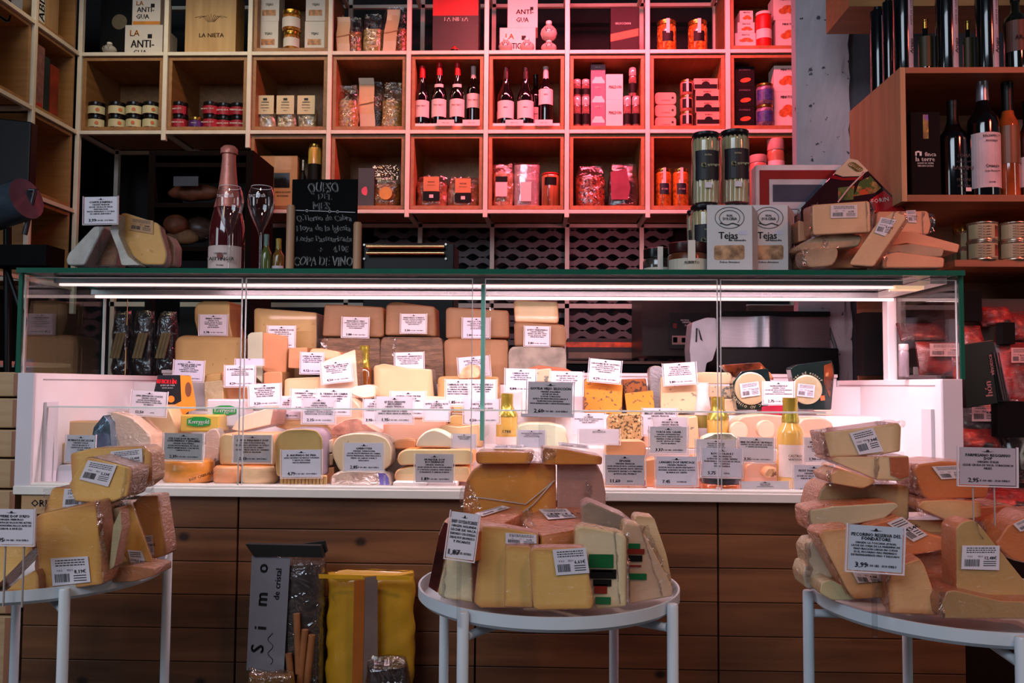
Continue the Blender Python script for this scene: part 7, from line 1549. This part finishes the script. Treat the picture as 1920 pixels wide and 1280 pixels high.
filmclear = glassy('loose_cling_film', (.96, .95, .96), .08, .08, .9, .7, .5)
# ---- centre tray
GC = 'film wrapped cheeses on the centre tray'
o = cheese('large aged gouda half wrapped in film at the back of the centre tray', [(868, 935), (872, 905), (885, 882), (905, 868), (1042, 868), (1044, 1075), (872, 1075)], 1.655, .05, gou, gour, group=GC, zb=ZK, r=6)
A_ = [W(x, y, 1.655) for x, y in ((1044.5, 868), (1044.5, 1075))]; B_ = [W(x, y, 1.66) for x, y in ((1120, 870), (1130, 890), (1136, 925), (1134, 1075))]
g = G().prism([Vector((p.x, p.y, max(p.z, ZK))) for p in [A_[1], A_[0]] + B_], [Vector((p.x, p.y, max(p.z, ZK))) + Vector((0, .045, 0)) for p in [A_[1], A_[0]] + B_])
o2 = build('cheese_wedge', g, mauve, bevel=.004, smooth=50); tag(o2, 'mauve sided gouda quarter beside the large half at the back of the centre tray', 'cheese', GC)
def fold(o, pts, Y, r=.0012):
    build('film_fold', G().tube([W(x, y, Y) for x, y in pts], r, 4), mat('film_fold_shine', 'cfc8c4', .1, coat=1, metal=.3), o, smooth=60)
fold(o, [(880, 930), (940, 938), (985, 945), (1040, 900)], 1.651); fold(o, [(960, 975), (1000, 945), (1035, 905)], 1.651)
zt1 = W(950, 866, 1.56).z
cheese('left flat gouda block with a blank label on top of the large half', [(892, 846), (1000, 848), (999, 862), (992, 869.5), (896, 869.5), (892, 863)], 1.63, .08, gou, gour, group=GC, r=4, dx=.002)
cheese('right flat gouda block with a written label on top of the mauve quarter', [(1018, 840), (1060, 842), (1130, 856), (1129, 871), (1018, 871)], 1.63, .08, gou, gour, group=GC, r=3, dx=-.004)
bl = [q for q in bpy.data.objects if q.get('label', '').startswith('left flat gouda')][0]; br_ = [q for q in bpy.data.objects if q.get('label', '').startswith('right flat gouda')][0]
za = W(950, 846, 1.63).z; quadlabel(bl, [H(x, y, za) for x, y in ((926, 836.5), (982, 837), (980, 843), (923, 842.5))], stk_m, off=.0035)
quadlabel(br_, [W(1046, 832, 1.69) , W(1102, 838, 1.69), W(1104, 845, 1.65), W(1048, 839, 1.65)], stk_m, off=.004)
# mid layer
zm = W(1040, 1000, 1.36).z
o = topblock('orange gouda block with a written label lying in the middle of the centre tray pile', [(980, 978), (990, 962), (1040, 951), (1085, 950), (1112, 962), (1120, 986), (1078, 992), (1016, 1004)], zm, .035, gour, gou, group=GC, st=[(1010, 956), (1062, 955), (1080, 971), (1028, 975)])
o = topblock('orange brown gouda block with a pale label behind the tilted card of the centre tray', [(866, 985), (872, 972), (950, 947), (975, 948), (982, 960), (925, 990), (880, 1000)], zm + .006, .045, gour, gour, group=GC, st=[(890, 964), (942, 949), (956, 953), (905, 969)])
cheese('gouda block filling the middle of the centre tray pile under the orange ones', [(880, 1010), (1090, 1010), (1090, 1110), (880, 1110)], 1.42, .12, gour, gour, group=GC, zb=ZK, r=3)
cheese('grey wrapped wedge with shiny film right behind the white green labelled one', [(1090, 948), (1104, 940), (1170, 968), (1210, 1000), (1205, 1060), (1092, 1030)], 1.46, .07, cm('greyish_wrapped_rind', '8c7a68', film=1, var=.2), mauve, group=GC, r=4)
# front row slabs standing
cheese('thin dark red packet standing at the left rim of the centre tray', [(803, 1100), (822, 1002), (832, 978), (840, 980), (836, 1040), (820, 1112)], 1.40, .03, mat('dark_red_printed_packet', '4a1814', .25, coat=1, var=.6, vs=24, spots=[('b8442a', 20, .60, .04)]), gour, group=GC, r=2, zb=ZK + .02)
cheese('pale yellow gouda slab edge behind the dark red packet', [(824, 1000), (832, 978), (850, 975), (862, 1010), (860, 1080), (826, 1080)], 1.47, .05, goul, gour, group=GC, r=4, zb=ZK)
cheese('white and yellow speckled cheese in shiny film at the left front of the centre tray', [(820, 1112), (838, 1038), (885, 1038), (888, 1130), (832, 1122)], 1.36, .05, holes, yel, group=GC, r=4, zb=ZK)
cheese('tall yellow gouda slab standing left of the front centre one', [(888, 1130), (903, 985), (948, 988), (1010, 1000), (1008, 1140), (900, 1140)], 1.34, .035, goul, cm('pink_wax_edge', 'c07868', film=.8), group=GC, r=4, zb=ZK, st=[([(948, 998), (1006, 1002), (1006, 1018), (948, 1018)],)])
cheese('yellow gouda slab standing half behind the labelled front slab', [(945, 1138), (947, 1022), (992, 1022), (1000, 1030), (1000, 1140)], 1.32, .03, goul, cm('pink_wax_edge', 'c07868'), group=GC, r=3, zb=ZK)
cheese('front gouda slab with a barcode label in the middle of the centre tray', [(1000, 1140), (992, 1040), (997, 1027), (1095, 1026), (1114, 1130), (1110, 1143), (1008, 1145)], 1.298, .032, goul, cm('pink_wax_edge', 'c07868'), group=GC, r=4, zb=ZK, st=[([(1036, 1030), (1098, 1026), (1105, 1073), (1043, 1078)],)])
o = cheese('white edged cheese slab with a green and black label on the centre tray', [(1112, 1130), (1076, 1030), (1078, 990), (1092, 985), (1160, 998), (1175, 1006), (1176, 1138), (1118, 1142)], 1.35, .04, holes, yel, group=GC, r=5, zb=ZK)
def strips(o, Y, L):
    for x0, y0, x1, y1, m in L: 
        a = W(x0, y0, Y); b = W(x1, y1, Y); build('label_band', G().box((a.x, Y - .0024, b.z), (b.x, Y - .0016, a.z)), m, o)
gm_, bmn, rdm = mat('bright_green_label', '1c6a3a', .3, coat=1), mat('black_label_print', '16100f', .3, coat=1), mat('red_brown_label', '8c2a1c', .3, coat=1)
strips(o, 1.35, [(1104, 1038, 1150, 1064, gm_), (1106, 1066, 1155, 1084, bmn), (1110, 1068, 1148, 1072, rdm), (1112, 1085, 1146, 1098, bmn), (1114, 1094, 1138, 1112, rdm), (1116, 1118, 1145, 1132, gm_)])
o = cheese('wrapped cheese wedge with a dark green label leaning at the right of the centre tray', [(1164, 1000), (1172, 978), (1200, 985), (1262, 1102), (1262, 1118), (1180, 1132), (1176, 1010)], 1.40, .05, cm('peachy_wrapped', 'c8a080', film=1), yel, group=GC, r=4, zb=ZK)
strips(o, 1.40, [(1178, 1018, 1200, 1028, gm_), (1176, 1028, 1208, 1038, rdm), (1178, 1040, 1204, 1052, bmn), (1176, 1058, 1202, 1062, rdm), (1178, 1074, 1212, 1086, gm_)])
cheese('pale wrapped wedge rising behind the right one on the centre tray', [(1188, 975), (1194, 966), (1226, 970), (1250, 1040), (1262, 1100), (1200, 1060)], 1.47, .05, palep, yel, group=GC, r=4)
# cards of the centre tray
card('tilted white card standing at the left front of the centre tray, priced 1,87', (841, 962, 893, 1046), 1.30, ['BABY GOUDA PICANTE'], [O + 'HOLANDA', 'LECHE DE VACA', 'ELABORADO CON GUINDILLA', 'SABOR MUY AROMATICO', 'Y PICANTE'], '1,87', 7, stk_m, stem=ZK, group='price cards on the tray tables', tilt=4)
o = card('large grey card on a clear foot above the centre tray pile, priced 2,60', (990, 716, 1073, 778), 1.50, ['GOUDA VIEJO SELECCIÓN'], [O + 'HOLANDA', 'LECHE DE VACA', '10 M DE CURACION', 'QUESO DE MADURACION LARGA Y', 'ELABORACION ARTESANA', 'PASTA BLANQUECINA Y SABOR PRONUNCIADO'], '2,60', 1, card_grey, stem=None, group='price cards on the tray tables')
a = W(977, 775, 1.503); b = W(1074, 782, 1.503); build('card_rail', G().box((a.x, 1.499, b.z), (b.x, 1.507, a.z)), mat('white_card_rail', 'd8ccd4', .3), o)
a = W(1010, 782, 1.503); b = W(1041, 868, 1.503); build('acrylic_foot', G().box((a.x, 1.501, b.z), (b.x, 1.505, a.z)), acryl, o)
# ---- left tray
GL_ = 'gruyere wedges on the left tray'
cheese('big gruyere slab with a barcode label at the front of the left tray', [(76, 1102), (66, 1000), (66, 968), (78, 962), (178, 940), (196, 1080), (194, 1096), (88, 1110)], 1.44, .055, gry, gryr, group=GL_, zb=ZK, r=4, st=[([(96, 1046), (166, 1042), (171, 1090), (100, 1098)],)])
cheese('film covered gruyere block with a large label behind the front slab of the left tray', [(82, 955), (98, 914), (186, 910), (196, 935), (196, 1000), (84, 1000)], 1.52, .07, gry, gryr, group=GL_, r=4, st=[([(122, 916), (184, 913), (180, 945), (118, 950)],)], zb=ZK)
cheese('tilted gruyere block with barcode label and brown speckled end in the left tray pile', [(128, 908), (160, 858), (172, 856), (246, 876), (248, 888), (240, 930), (200, 946), (140, 940)], 1.50, .07, goul, cm('speckled_brown_rind', '8a5c40', film=1, var=.4), group=GL_, r=4, st=[([(166, 862), (220, 872), (204, 912), (150, 898)],)])
cheese('broad yellow gruyere wedge with a label at the top of the left tray pile', [(131, 850), (170, 840), (270, 836), (284, 850), (284, 900), (262, 918), (200, 922), (134, 905)], 1.58, .06, goul, gry, group=GL_, r=4, st=[([(208, 846), (267, 840), (270, 875), (210, 879)],)])
cheese('gruyere wedge with a label at the right rim of the left tray, behind another', [(250, 944), (262, 930), (296, 928), (312, 1030), (310, 1042), (262, 1055)], 1.62, .05, gry, gryr, group=GL_, r=3, zb=ZK, st=[([(272, 1004), (286, 1002), (290, 1040), (276, 1040)],)])
cheese('leaning gruyere wedge with a barcode label at the right front of the left tray', [(222, 966), (236, 946), (250, 948), (290, 1060), (288, 1072), (256, 1076), (214, 1010)], 1.53, .06, gry, gryr, group=GL_, r=3, zb=ZK, dx=-.03, st=[([(240, 1030), (266, 1032), (280, 1068), (250, 1070)],)])
cheese('thin gruyere slices in film standing between the two labelled slabs of the left tray', [(190, 1010), (192, 960), (222, 950), (224, 962), (206, 1060), (194, 1060)], 1.50, .05, cm('film_greyed_slices', 'a08a64', film=1, var=.2), gryr, group=GL_, r=2, zb=ZK)
cheese('shiny film wrapped thin slice beside the thin gruyere slices', [(206, 1050), (212, 985), (226, 955), (228, 990), (214, 1062), (204, 1070)], 1.46, .03, cm('film_greyed_slices2', 'b8a880', film=1, var=.2), gryr, group=GL_, r=2, zb=ZK)
cheese('flat gruyere wedge lying under the leaning one near the rim of the left tray', [(196, 1068), (250, 1060), (290, 1066), (290, 1080), (250, 1090), (200, 1092)], 1.49, .07, gryr, gryr, group=GL_, r=2, zb=ZK)
cheese('gruyere block carrying the upper wedges at the back of the left tray', [(120, 945), (275, 940), (275, 1060), (120, 1060)], 1.64, .045, gry, gryr, group=GL_, r=3, zb=ZK)
cheese('dark edged gruyere wedge lying at the left frame edge of the left tray', [(-60, 1066), (-40, 1030), (58, 1018), (62, 1028), (30, 1062), (-20, 1112), (-60, 1112)], 1.46, .06, goul, gryr, group=GL_, r=3, zb=ZK)
cheese('small gruyere wedge at the front left of the left tray behind the card foot', [(10, 1108), (36, 1086), (66, 1068), (72, 1080), (74, 1108)], 1.42, .05, gry, gryr, group=GL_, r=3, zb=ZK)
cheese('gruyere slab between the small wedge and the big front slab, edge only', [(64, 1060), (68, 1040), (80, 1040), (84, 1104), (70, 1106)], 1.47, .04, gryr, gryr, group=GL_, r=2, zb=ZK)
o = card('white card on a clear foot at the left frame edge above the left tray', (-22, 954, 64, 1020), 1.37, ['GRUYERE DOP SUIZO'], [O + 'FRIBURGO', 'LECHE CRUDA DE VACA DE MAS ALTURA', 'DE LAS MONTAÑAS EN LOS ALPES DE', 'SABOR A NUECES'], '3,95', 0, stk_m, group='price cards on the tray tables')
g = G()
for px in (10, 45):
    a = W(px, 1022, 1.371); g.box((a.x - .001, 1.37, ZK), (a.x + .001, 1.373, a.z))
build('acrylic_foot', g, mat('foot_edge', 'a89c98', .2), o)
# ---- right tray
GRT = 'parmesan and pecorino wedges on the right tray'
cheese('topmost pale wedge with a slanted barcode label on the right tray pile', [(1544, 810), (1600, 804), (1684, 792), (1690, 800), (1689, 846), (1650, 852), (1556, 858), (1552, 840)], 1.50, .08, palep, pecr, group=GRT, r=3, st=[([(1592, 812), (1636, 801), (1656, 846), (1610, 852)],)])
cheese('wrapped wedge with a dark brown end, second from top on the right tray pile', [(1556, 862), (1568, 856), (1666, 855), (1704, 854), (1706, 895), (1690, 902), (1645, 900), (1600, 880)], 1.48, .09, palep, pecr, group=GRT, r=3)
A_ = [W(x, y, 1.478) for x, y in ((1668, 857), (1703, 857), (1704, 892), (1688, 898), (1670, 890))]; build('rind_end', G().prism(A_, [p + Vector((0, .0015, 0)) for p in A_]), pecr, [q for q in bpy.data.objects if q.get('label', '').startswith('wrapped wedge with a dark')][0])
cheese('small peach wedge, third from top on the right tray pile', [(1550, 892), (1575, 878), (1640, 898), (1640, 906), (1618, 916), (1560, 906)], 1.46, .08, par, parr, group=GRT, r=3)
cheese('broad tan cheese half in the middle of the right tray pile', [(1529, 950), (1538, 918), (1552, 905), (1600, 908), (1680, 908), (1706, 912), (1705, 975), (1530, 975)], 1.52, .09, cm('tan_aged_paste', 'b89468', film=.8), parr, group=GRT, r=5)
cheese('long flat wrapped wedge under the broad tan half on the right tray', [(1516, 956), (1560, 948), (1680, 942), (1688, 950), (1660, 972), (1600, 984), (1524, 1000), (1518, 985)], 1.44, .08, cm('grey_wrapped_pale', 'b8a684', film=1), parr, group=GRT, r=4)
cheese('leaning pebbled parmesan wedge with a label behind the pecorino card', [(1534, 1004), (1542, 994), (1600, 988), (1664, 1088), (1666, 1120), (1602, 1124), (1590, 1108)], 1.355, .06, par, parr, group=GRT, r=3, zb=ZK, st=[([(1592, 1062), (1640, 1066), (1662, 1088), (1608, 1092)], stk_w)])
cheese('orange sided parmesan block with a slanted label behind the pecorino card', [(1624, 985), (1690, 968), (1740, 1000), (1780, 1010), (1782, 1030), (1746, 1036), (1690, 1044), (1630, 1030)], 1.42, .08, parr, parr, group=GRT, r=4, st=[([(1662, 980), (1690, 968), (1738, 1002), (1712, 1015)], stk_w)])
cheese('brown parmesan block under the orange sided one in the right tray', [(1690, 1040), (1780, 1016), (1788, 1060), (1786, 1110), (1700, 1110)], 1.44, .07, pecr, parr, group=GRT, r=4, zb=ZK)
cheese('wrapped cheese corner at the left rim of the right tray, upper', [(1511, 1030), (1522, 1014), (1560, 1012), (1576, 1060), (1570, 1086), (1520, 1080)], 1.42, .06, cm('pinkish_wrapped', 'c8ac90', film=1, var=.15), palep, group=GRT, r=5)
cheese('wrapped cheese corner at the left rim of the right tray, lower', [(1505, 1080), (1512, 1058), (1530, 1062), (1532, 1104), (1512, 1104)], 1.42, .06, cm('pinkish_wrapped2', 'b09888', film=1, var=.15), palep, group=GRT, r=4, zb=ZK + .012)
cheese('pale green white wedge lying low at the left of the right tray', [(1536, 1112), (1540, 1092), (1556, 1086), (1600, 1108), (1604, 1126), (1560, 1126)], 1.37, .06, cm('pale_lime_paste', 'ccb686', film=.9), palep, group=GRT, r=3, zb=ZK)
cheese('peach wedge with shiny film standing at the front of the right tray', [(1664, 1080), (1668, 1066), (1724, 1046), (1734, 1060), (1764, 1142), (1760, 1154), (1668, 1150)], 1.31, .06, par, parr, group=GRT, r=4, zb=ZK, dx=.01)
cheese('orange wedge tip between the front peach wedge and the triangular one', [(1740, 1092), (1785, 1088), (1795, 1110), (1762, 1125)], 1.36, .06, parr, parr, group=GRT, r=3, zb=ZK)
cheese('orange flat block with a pink label at the top right of the right tray', [(1712, 880), (1722, 870), (1770, 864), (1850, 870), (1858, 905), (1850, 934), (1740, 936), (1730, 928)], 1.50, .10, cm('orange_parmesan', 'c0682e', film=.8), parr, group=GRT, r=4, st=[([(1746, 874), (1796, 872), (1800, 896), (1764, 898)], stk_w)])
cheese('orange block under the pink labelled one in the right tray', [(1718, 950), (1730, 938), (1780, 936), (1840, 940), (1842, 970), (1780, 978), (1740, 960)], 1.48, .10, par, parr, group=GRT, r=4)
cheese('reddish parmesan block right of the card foot in the right tray', [(1800, 952), (1900, 946), (1910, 962), (1880, 1000), (1810, 990)], 1.50, .09, cm('red_lit_rind', 'b8603c', film=.8), parr, group=GRT, r=4)
cheese('tall triangular parmesan wedge with a barcode label at the right front of the right tray', [(1794, 1120), (1793, 990), (1802, 980), (1822, 974), (1834, 980), (1935, 1106), (1935, 1128), (1796, 1130)], 1.31, .05, cm('tan_parmesan', 'b89058', film=.8), parr, group=GRT, r=3, zb=ZK + .028, st=[([(1803, 1022), (1873, 1022), (1872, 1068), (1801, 1066)],)])
cheese('flat brown edged parmesan wedge lying under the triangular one at the rim', [(1766, 1130), (1775, 1108), (1790, 1106), (1880, 1126), (1990, 1128), (1990, 1160), (1770, 1160)], 1.272, .08, cm('tan_rim_paste', 'a47c4c', film=.9), pecr, group=GRT, r=3, zb=ZK)
cheese('bright orange parmesan wedge with a label cut by the right frame edge', [(1866, 1020), (1890, 985), (1935, 962), (1990, 960), (1990, 1070), (1900, 1050)], 1.42, .08, cm('orange_parmesan', 'c0682e'), parr, group=GRT, r=4, st=[([(1898, 982), (1940, 962), (1950, 985), (1912, 996)], stk_w)])
cheese('large parmesan block in the centre of the right tray, under the others', [(1575, 1000), (1880, 1000), (1880, 1110), (1575, 1110)], 1.50, .08, parr, parr, group=GRT, r=4, zb=ZK)
cheese('second parmesan block at the back of the right tray below the orange ones', [(1700, 975), (1850, 975), (1850, 1012), (1700, 1012)], 1.52, .10, par, parr, group=GRT, r=4)
o = card('blue tinted card on a clear foot at the front right tray, priced 3,99', (1592, 987, 1690, 1069), 1.28, ['PECORINO RESERVA DEL', 'FONDATORE'], [O + 'LA TOSCANA (ITALIA)', 'LECHE DE OVEJA DE LA MAREMMA DE', 'MADURACION LARGA EN CUEVA', 'ES EL PECORINO MAS PREMIADO', 'EXTREMADAMENTE FINO Y DELICADO'], '3,99', 3, mat('bluish_card', 'bcc8d8', .5, var=.02), stem=ZK, group='price cards on the tray tables')
o = card('white card on a clear foot above the right tray, priced 2,95', (1801, 840, 1902, 908), 1.40, ['PARMESANO REGGIANO', 'DOP'], [O + 'ITALIA', 'LECHE CRUDA DE VACA, CURACION 24', 'MESES'], '2,95', 1, mat('dim_lilac_card', 'b4a8b4', .5, var=.02), group='price cards on the tray tables')
g = G()
for px in (1824, 1864):
    a = W(px, 912, 1.401); g.box((a.x - .0009, 1.40, W(px, 985, 1.40).z), (a.x + .0009, 1.402, a.z))
build('acrylic_foot', g, mat('foot_edge', 'a89c98', .2), o)
# ================================================================ bags in front of the counter
o = build('wooden_stool', G().box((W(440, 1280, 1.8).x, 1.70, .22), (W(790, 1280, 1.8).x, 1.93, .25)).box((W(450, 1280, 1.8).x, 1.74, 0), (W(450, 1280, 1.8).x + .03, 1.9, .22)).box((W(770, 1280, 1.8).x, 1.74, 0), (W(770, 1280, 1.8).x + .03, 1.9, .22)), pine); tag(o, 'low wooden stool under the breadstick bags, just below the picture', 'stool')
YB_ = 1.84
gf = mat('grey_white_bag_print', '7c7c88', .3, coat=.7, var=.06); picm = mat('breadsticks_in_film', '8a5a3a', .4, coat=.8, var=.5, vs=8, stretch=(6, 6, .4))
o = bag('grey and clear breadstick bag with a black folded top, lettered upwards, against the counter front', 466, 597, 1040, YB_, .2505, mat('dim_clear_bag', '4e423e', .2, coat=1, var=.2, bump=.5, bs=20), .94, .06, name='breadstick_bag', seed=70, pinch=.0, jit=.003)
def bandp(o, pts, Y, m, nm, th=.0012): A_ = [W(x, y, Y) for x, y in pts]; return build(nm, G().prism(A_, [p + Vector((0, th, 0)) for p in A_]), m, o)
YL_ = YB_ - .010
pn = bandp(o, [(472, 1042), (544, 1046), (532, 1262), (462, 1256)], YL_, gf, 'printed_panel')
g = G(); ud = Vector((.07, 0, 1)).normalized(); vd = Vector((-1, 0, .07)).normalized()
for ch, px, py, h in (('S', 482, 1217, 24), ('i', 487, 1178, 24), ('m', 489, 1124, 24), ('o', 491, 1066, 22)): g.text(ch, W(px, py, YL_ - .0008), S(h, YL_), ud, vd, res=2, bold=.10, fit=S(42 if ch == 'm' else 30, YL_))
g.text('de cristal', W(520, 1095, YL_ - .0008), S(11, YL_), ud, vd, res=2, bold=.08, fit=S(78, YL_))
build('printed_text', g, mat('black_bag_ink', '121216', .5), pn)
g = G(); g.tube([W(507 + 5 * math.sin(t * 2.1), 1245 - t * 9, YL_ - .0008) for t in [i * .5 for i in range(14)]], .0008, 4); build('script_line', g, mat('black_bag_ink', '121216', .5), pn)
bandp(o, [(460, 1020), (600, 1023), (606, 1045), (476, 1043)], YL_ - .004, mat('black_card_header', '0a0808', .5), 'card_header', .02)
bandp(o, [(545, 1022), (608, 1014), (613, 1034), (600, 1045)], YL_ + .022, mat('black_card_header', '0a0808', .5), 'card_header', .01)
g = G()
for q, (x0, y0, x1, y1) in enumerate(((556, 1150, 560, 1262), (541, 1225, 548, 1290), (572, 1180, 562, 1285), (585, 1190, 574, 1290))): g.tube([W(x0, y0, YL_ - .002), W(x1, y1, YL_ - .002)], .0075, 8)
build('breadsticks', g, mat('breadstick_brown', '96603a', .5, var=.25), o, smooth=60)
ym = mat('yellow_paper_bag', 'b98a1c', .4, coat=.5, var=.15, vs=8, bump=1, bs=12)
o = bag('tall yellow bag with an orange and clear centre strip standing against the counter front', 605, 769, 1076, YB_ + .005, .2505, ym, .99, .06, name='snack_bag', seed=75, pinch=.0, jit=.007, film=ym)
bandp(o, [(664, 1088), (684, 1086), (680, 1290), (660, 1290)], YB_ - .024, mat('orange_bag_strip', 'a05414', .35, coat=.6), 'orange_strip')
bandp(o, [(684, 1082), (708, 1080), (708, 1290), (680, 1290)], YB_ - .023, mat('crinkled_clear_strip', '74605a', .12, coat=1, bump=1, bs=20), 'clear_strip')
bandp(o, [(597, 1076), (680, 1078), (680, 1085), (598, 1084)], YB_ - .026, mat('yellow_seal', 'd8a01c', .4), 'top_seal'); bandp(o, [(706, 1078), (769, 1080), (769, 1087), (706, 1087)], YB_ - .026, mat('yellow_seal', 'd8a01c', .4), 'top_seal')
bag('dark clear snack bag low in front of the yellow bag', 678, 764, 1236, 1.765, .2505, mat('dark_snack', '3c2420', .25, coat=1, var=.4), .9, .05, name='snack_bag', seed=77)
bag('brown edged flat bag at the bottom in front of the grey breadstick bag', 450, 552, 1262, 1.765, .2505, mat('golden_brown_bag', '8a5a1c', .35, coat=.6), .95, .04, name='snack_bag', seed=79)

# ================================================================ loose ends of cling film
filmw = glassy('crumpled_cling_film', (.93, .92, .93), .16, .12, 1.0, .8, .5)
def flap(pref, pts, Y, back=.02, amp=.005, seed=0):
    par = [q for q in bpy.data.objects if q.get('label', '').startswith(pref)]
    if not par: print('NO PARENT', pref); return
    P = [W(x, y, Y + (back if i in (1, 2) else 0)) for i, (x, y) in enumerate(pts)]
    def fn(u, v):
        p = P[0].lerp(P[1], u).lerp(P[3].lerp(P[2], u), v); n = mnoise.noise_vector(p * 70 + Vector((seed, 0, 0))); return p + Vector(n) * amp * (.3 + u)
    build('film_flap', G().grid(fn, 14, 18), filmw, par[0], smooth=180)
for k, a in enumerate((
  ('broad yellow gruyere', ((268, 838), (286, 842), (292, 925), (262, 918)), 1.575), ('tilted gruyere', ((236, 876), (254, 884), (252, 935), (222, 948)), 1.495),
  ('film covered gruyere', ((82, 916), (122, 912), (118, 950), (78, 956)), 1.515), ('leaning gruyere', ((226, 948), (250, 944), (262, 990), (232, 985)), 1.525),
  ('big gruyere', ((178, 938), (192, 944), (204, 1086), (194, 1094)), 1.437), ('left flat gouda', ((990, 846), (1020, 850), (1024, 868), (985, 868)), 1.54),
  ('right flat gouda', ((1016, 838), (1050, 842), (1046, 856), (1012, 868)), 1.54), ('large aged gouda', ((862, 915), (880, 900), (905, 948), (862, 1000)), 1.572),
  ('mauve sided', ((1098, 900), (1138, 930), (1138, 980), (1090, 965)), 1.652), ('orange gouda block with', ((976, 962), (992, 954), (1010, 1000), (980, 992)), 1.40),
  ('wrapped cheese wedge with a dark', ((1196, 980), (1214, 986), (1266, 1108), (1240, 1118)), 1.397), ('white edged', ((1150, 995), (1178, 1002), (1180, 1128), (1160, 1132)), 1.347),
  ('white and yellow', ((832, 1042), (856, 1036), (862, 1128), (826, 1124)), 1.356), ('tall yellow', ((886, 992), (902, 986), (896, 1128), (884, 1128)), 1.337),
  ('topmost pale wedge with a sl', ((1536, 806), (1560, 800), (1568, 856), (1548, 862)), 1.497), ('topmost pale wedge with a sl', ((1640, 790), (1694, 786), (1694, 802), (1640, 806)), 1.50), ('wrapped wedge with a dark brown', ((1640, 856), (1672, 852), (1668, 908), (1636, 912)), 1.475),
  ('small peach wedge', ((1548, 884), (1580, 878), (1600, 912), (1556, 912)), 1.457), ('long flat wrapped', ((1514, 952), (1560, 946), (1560, 998), (1516, 1010)), 1.437),
  ('leaning pebbled', ((1528, 1000), (1550, 994), (1600, 1110), (1586, 1116)), 1.352), ('wrapped cheese corner at the left rim of the right tray, upper', ((1508, 1020), (1545, 1012), (1552, 1085), (1512, 1092)), 1.415),
  ('peach wedge with', ((1660, 1066), (1690, 1056), (1700, 1150), (1660, 1152)), 1.307), ('tall triangular', ((1826, 972), (1846, 980), (1860, 1015), (1842, 1010)), 1.307), ('flat brown edged', ((1760, 1110), (1788, 1106), (1792, 1160), (1762, 1158)), 1.268),
  ('orange flat block', ((1706, 872), (1724, 868), (1744, 938), (1722, 934)), 1.497), ('orange block under', ((1708, 936), (1740, 936), (1760, 968), (1722, 966)), 1.477),
  ('pale film wrapped cheese block', ((1520, 384), (1534, 380), (1532, 442), (1518, 444)), 2.037), ('pale film wrapped cheese block', ((1622, 378), (1642, 380), (1640, 438), (1626, 438)), 2.037),
  ('long film wrapped wedge', ((1676, 396), (1702, 400), (1690, 430), (1668, 420)), 1.997), ('short peach', ((1728, 398), (1752, 400), (1752, 436), (1730, 440)), 2.097),
  ('small rounded', ((1502, 468), (1570, 462), (1566, 496), (1506, 498)), 2.017), ('film wrapped wedge under', ((1540, 436), (1600, 438), (1600, 466), (1545, 468)), 2.057), ('film wrapped pale wedge lying', ((1655, 474), (1690, 470), (1694, 500), (1658, 500)), 2.027),
  ('film wrapped pale wedge with', ((200, 772), (250, 778), (286, 845), (214, 846)), 2.072), ('dark rinded cheese wheel', ((600, 634), (650, 636), (645, 672), (600, 676)), 2.455), ('brown basket', ((738, 634), (760, 634), (762, 672), (735, 668)), 2.455))):
    flap(*a, seed=k)
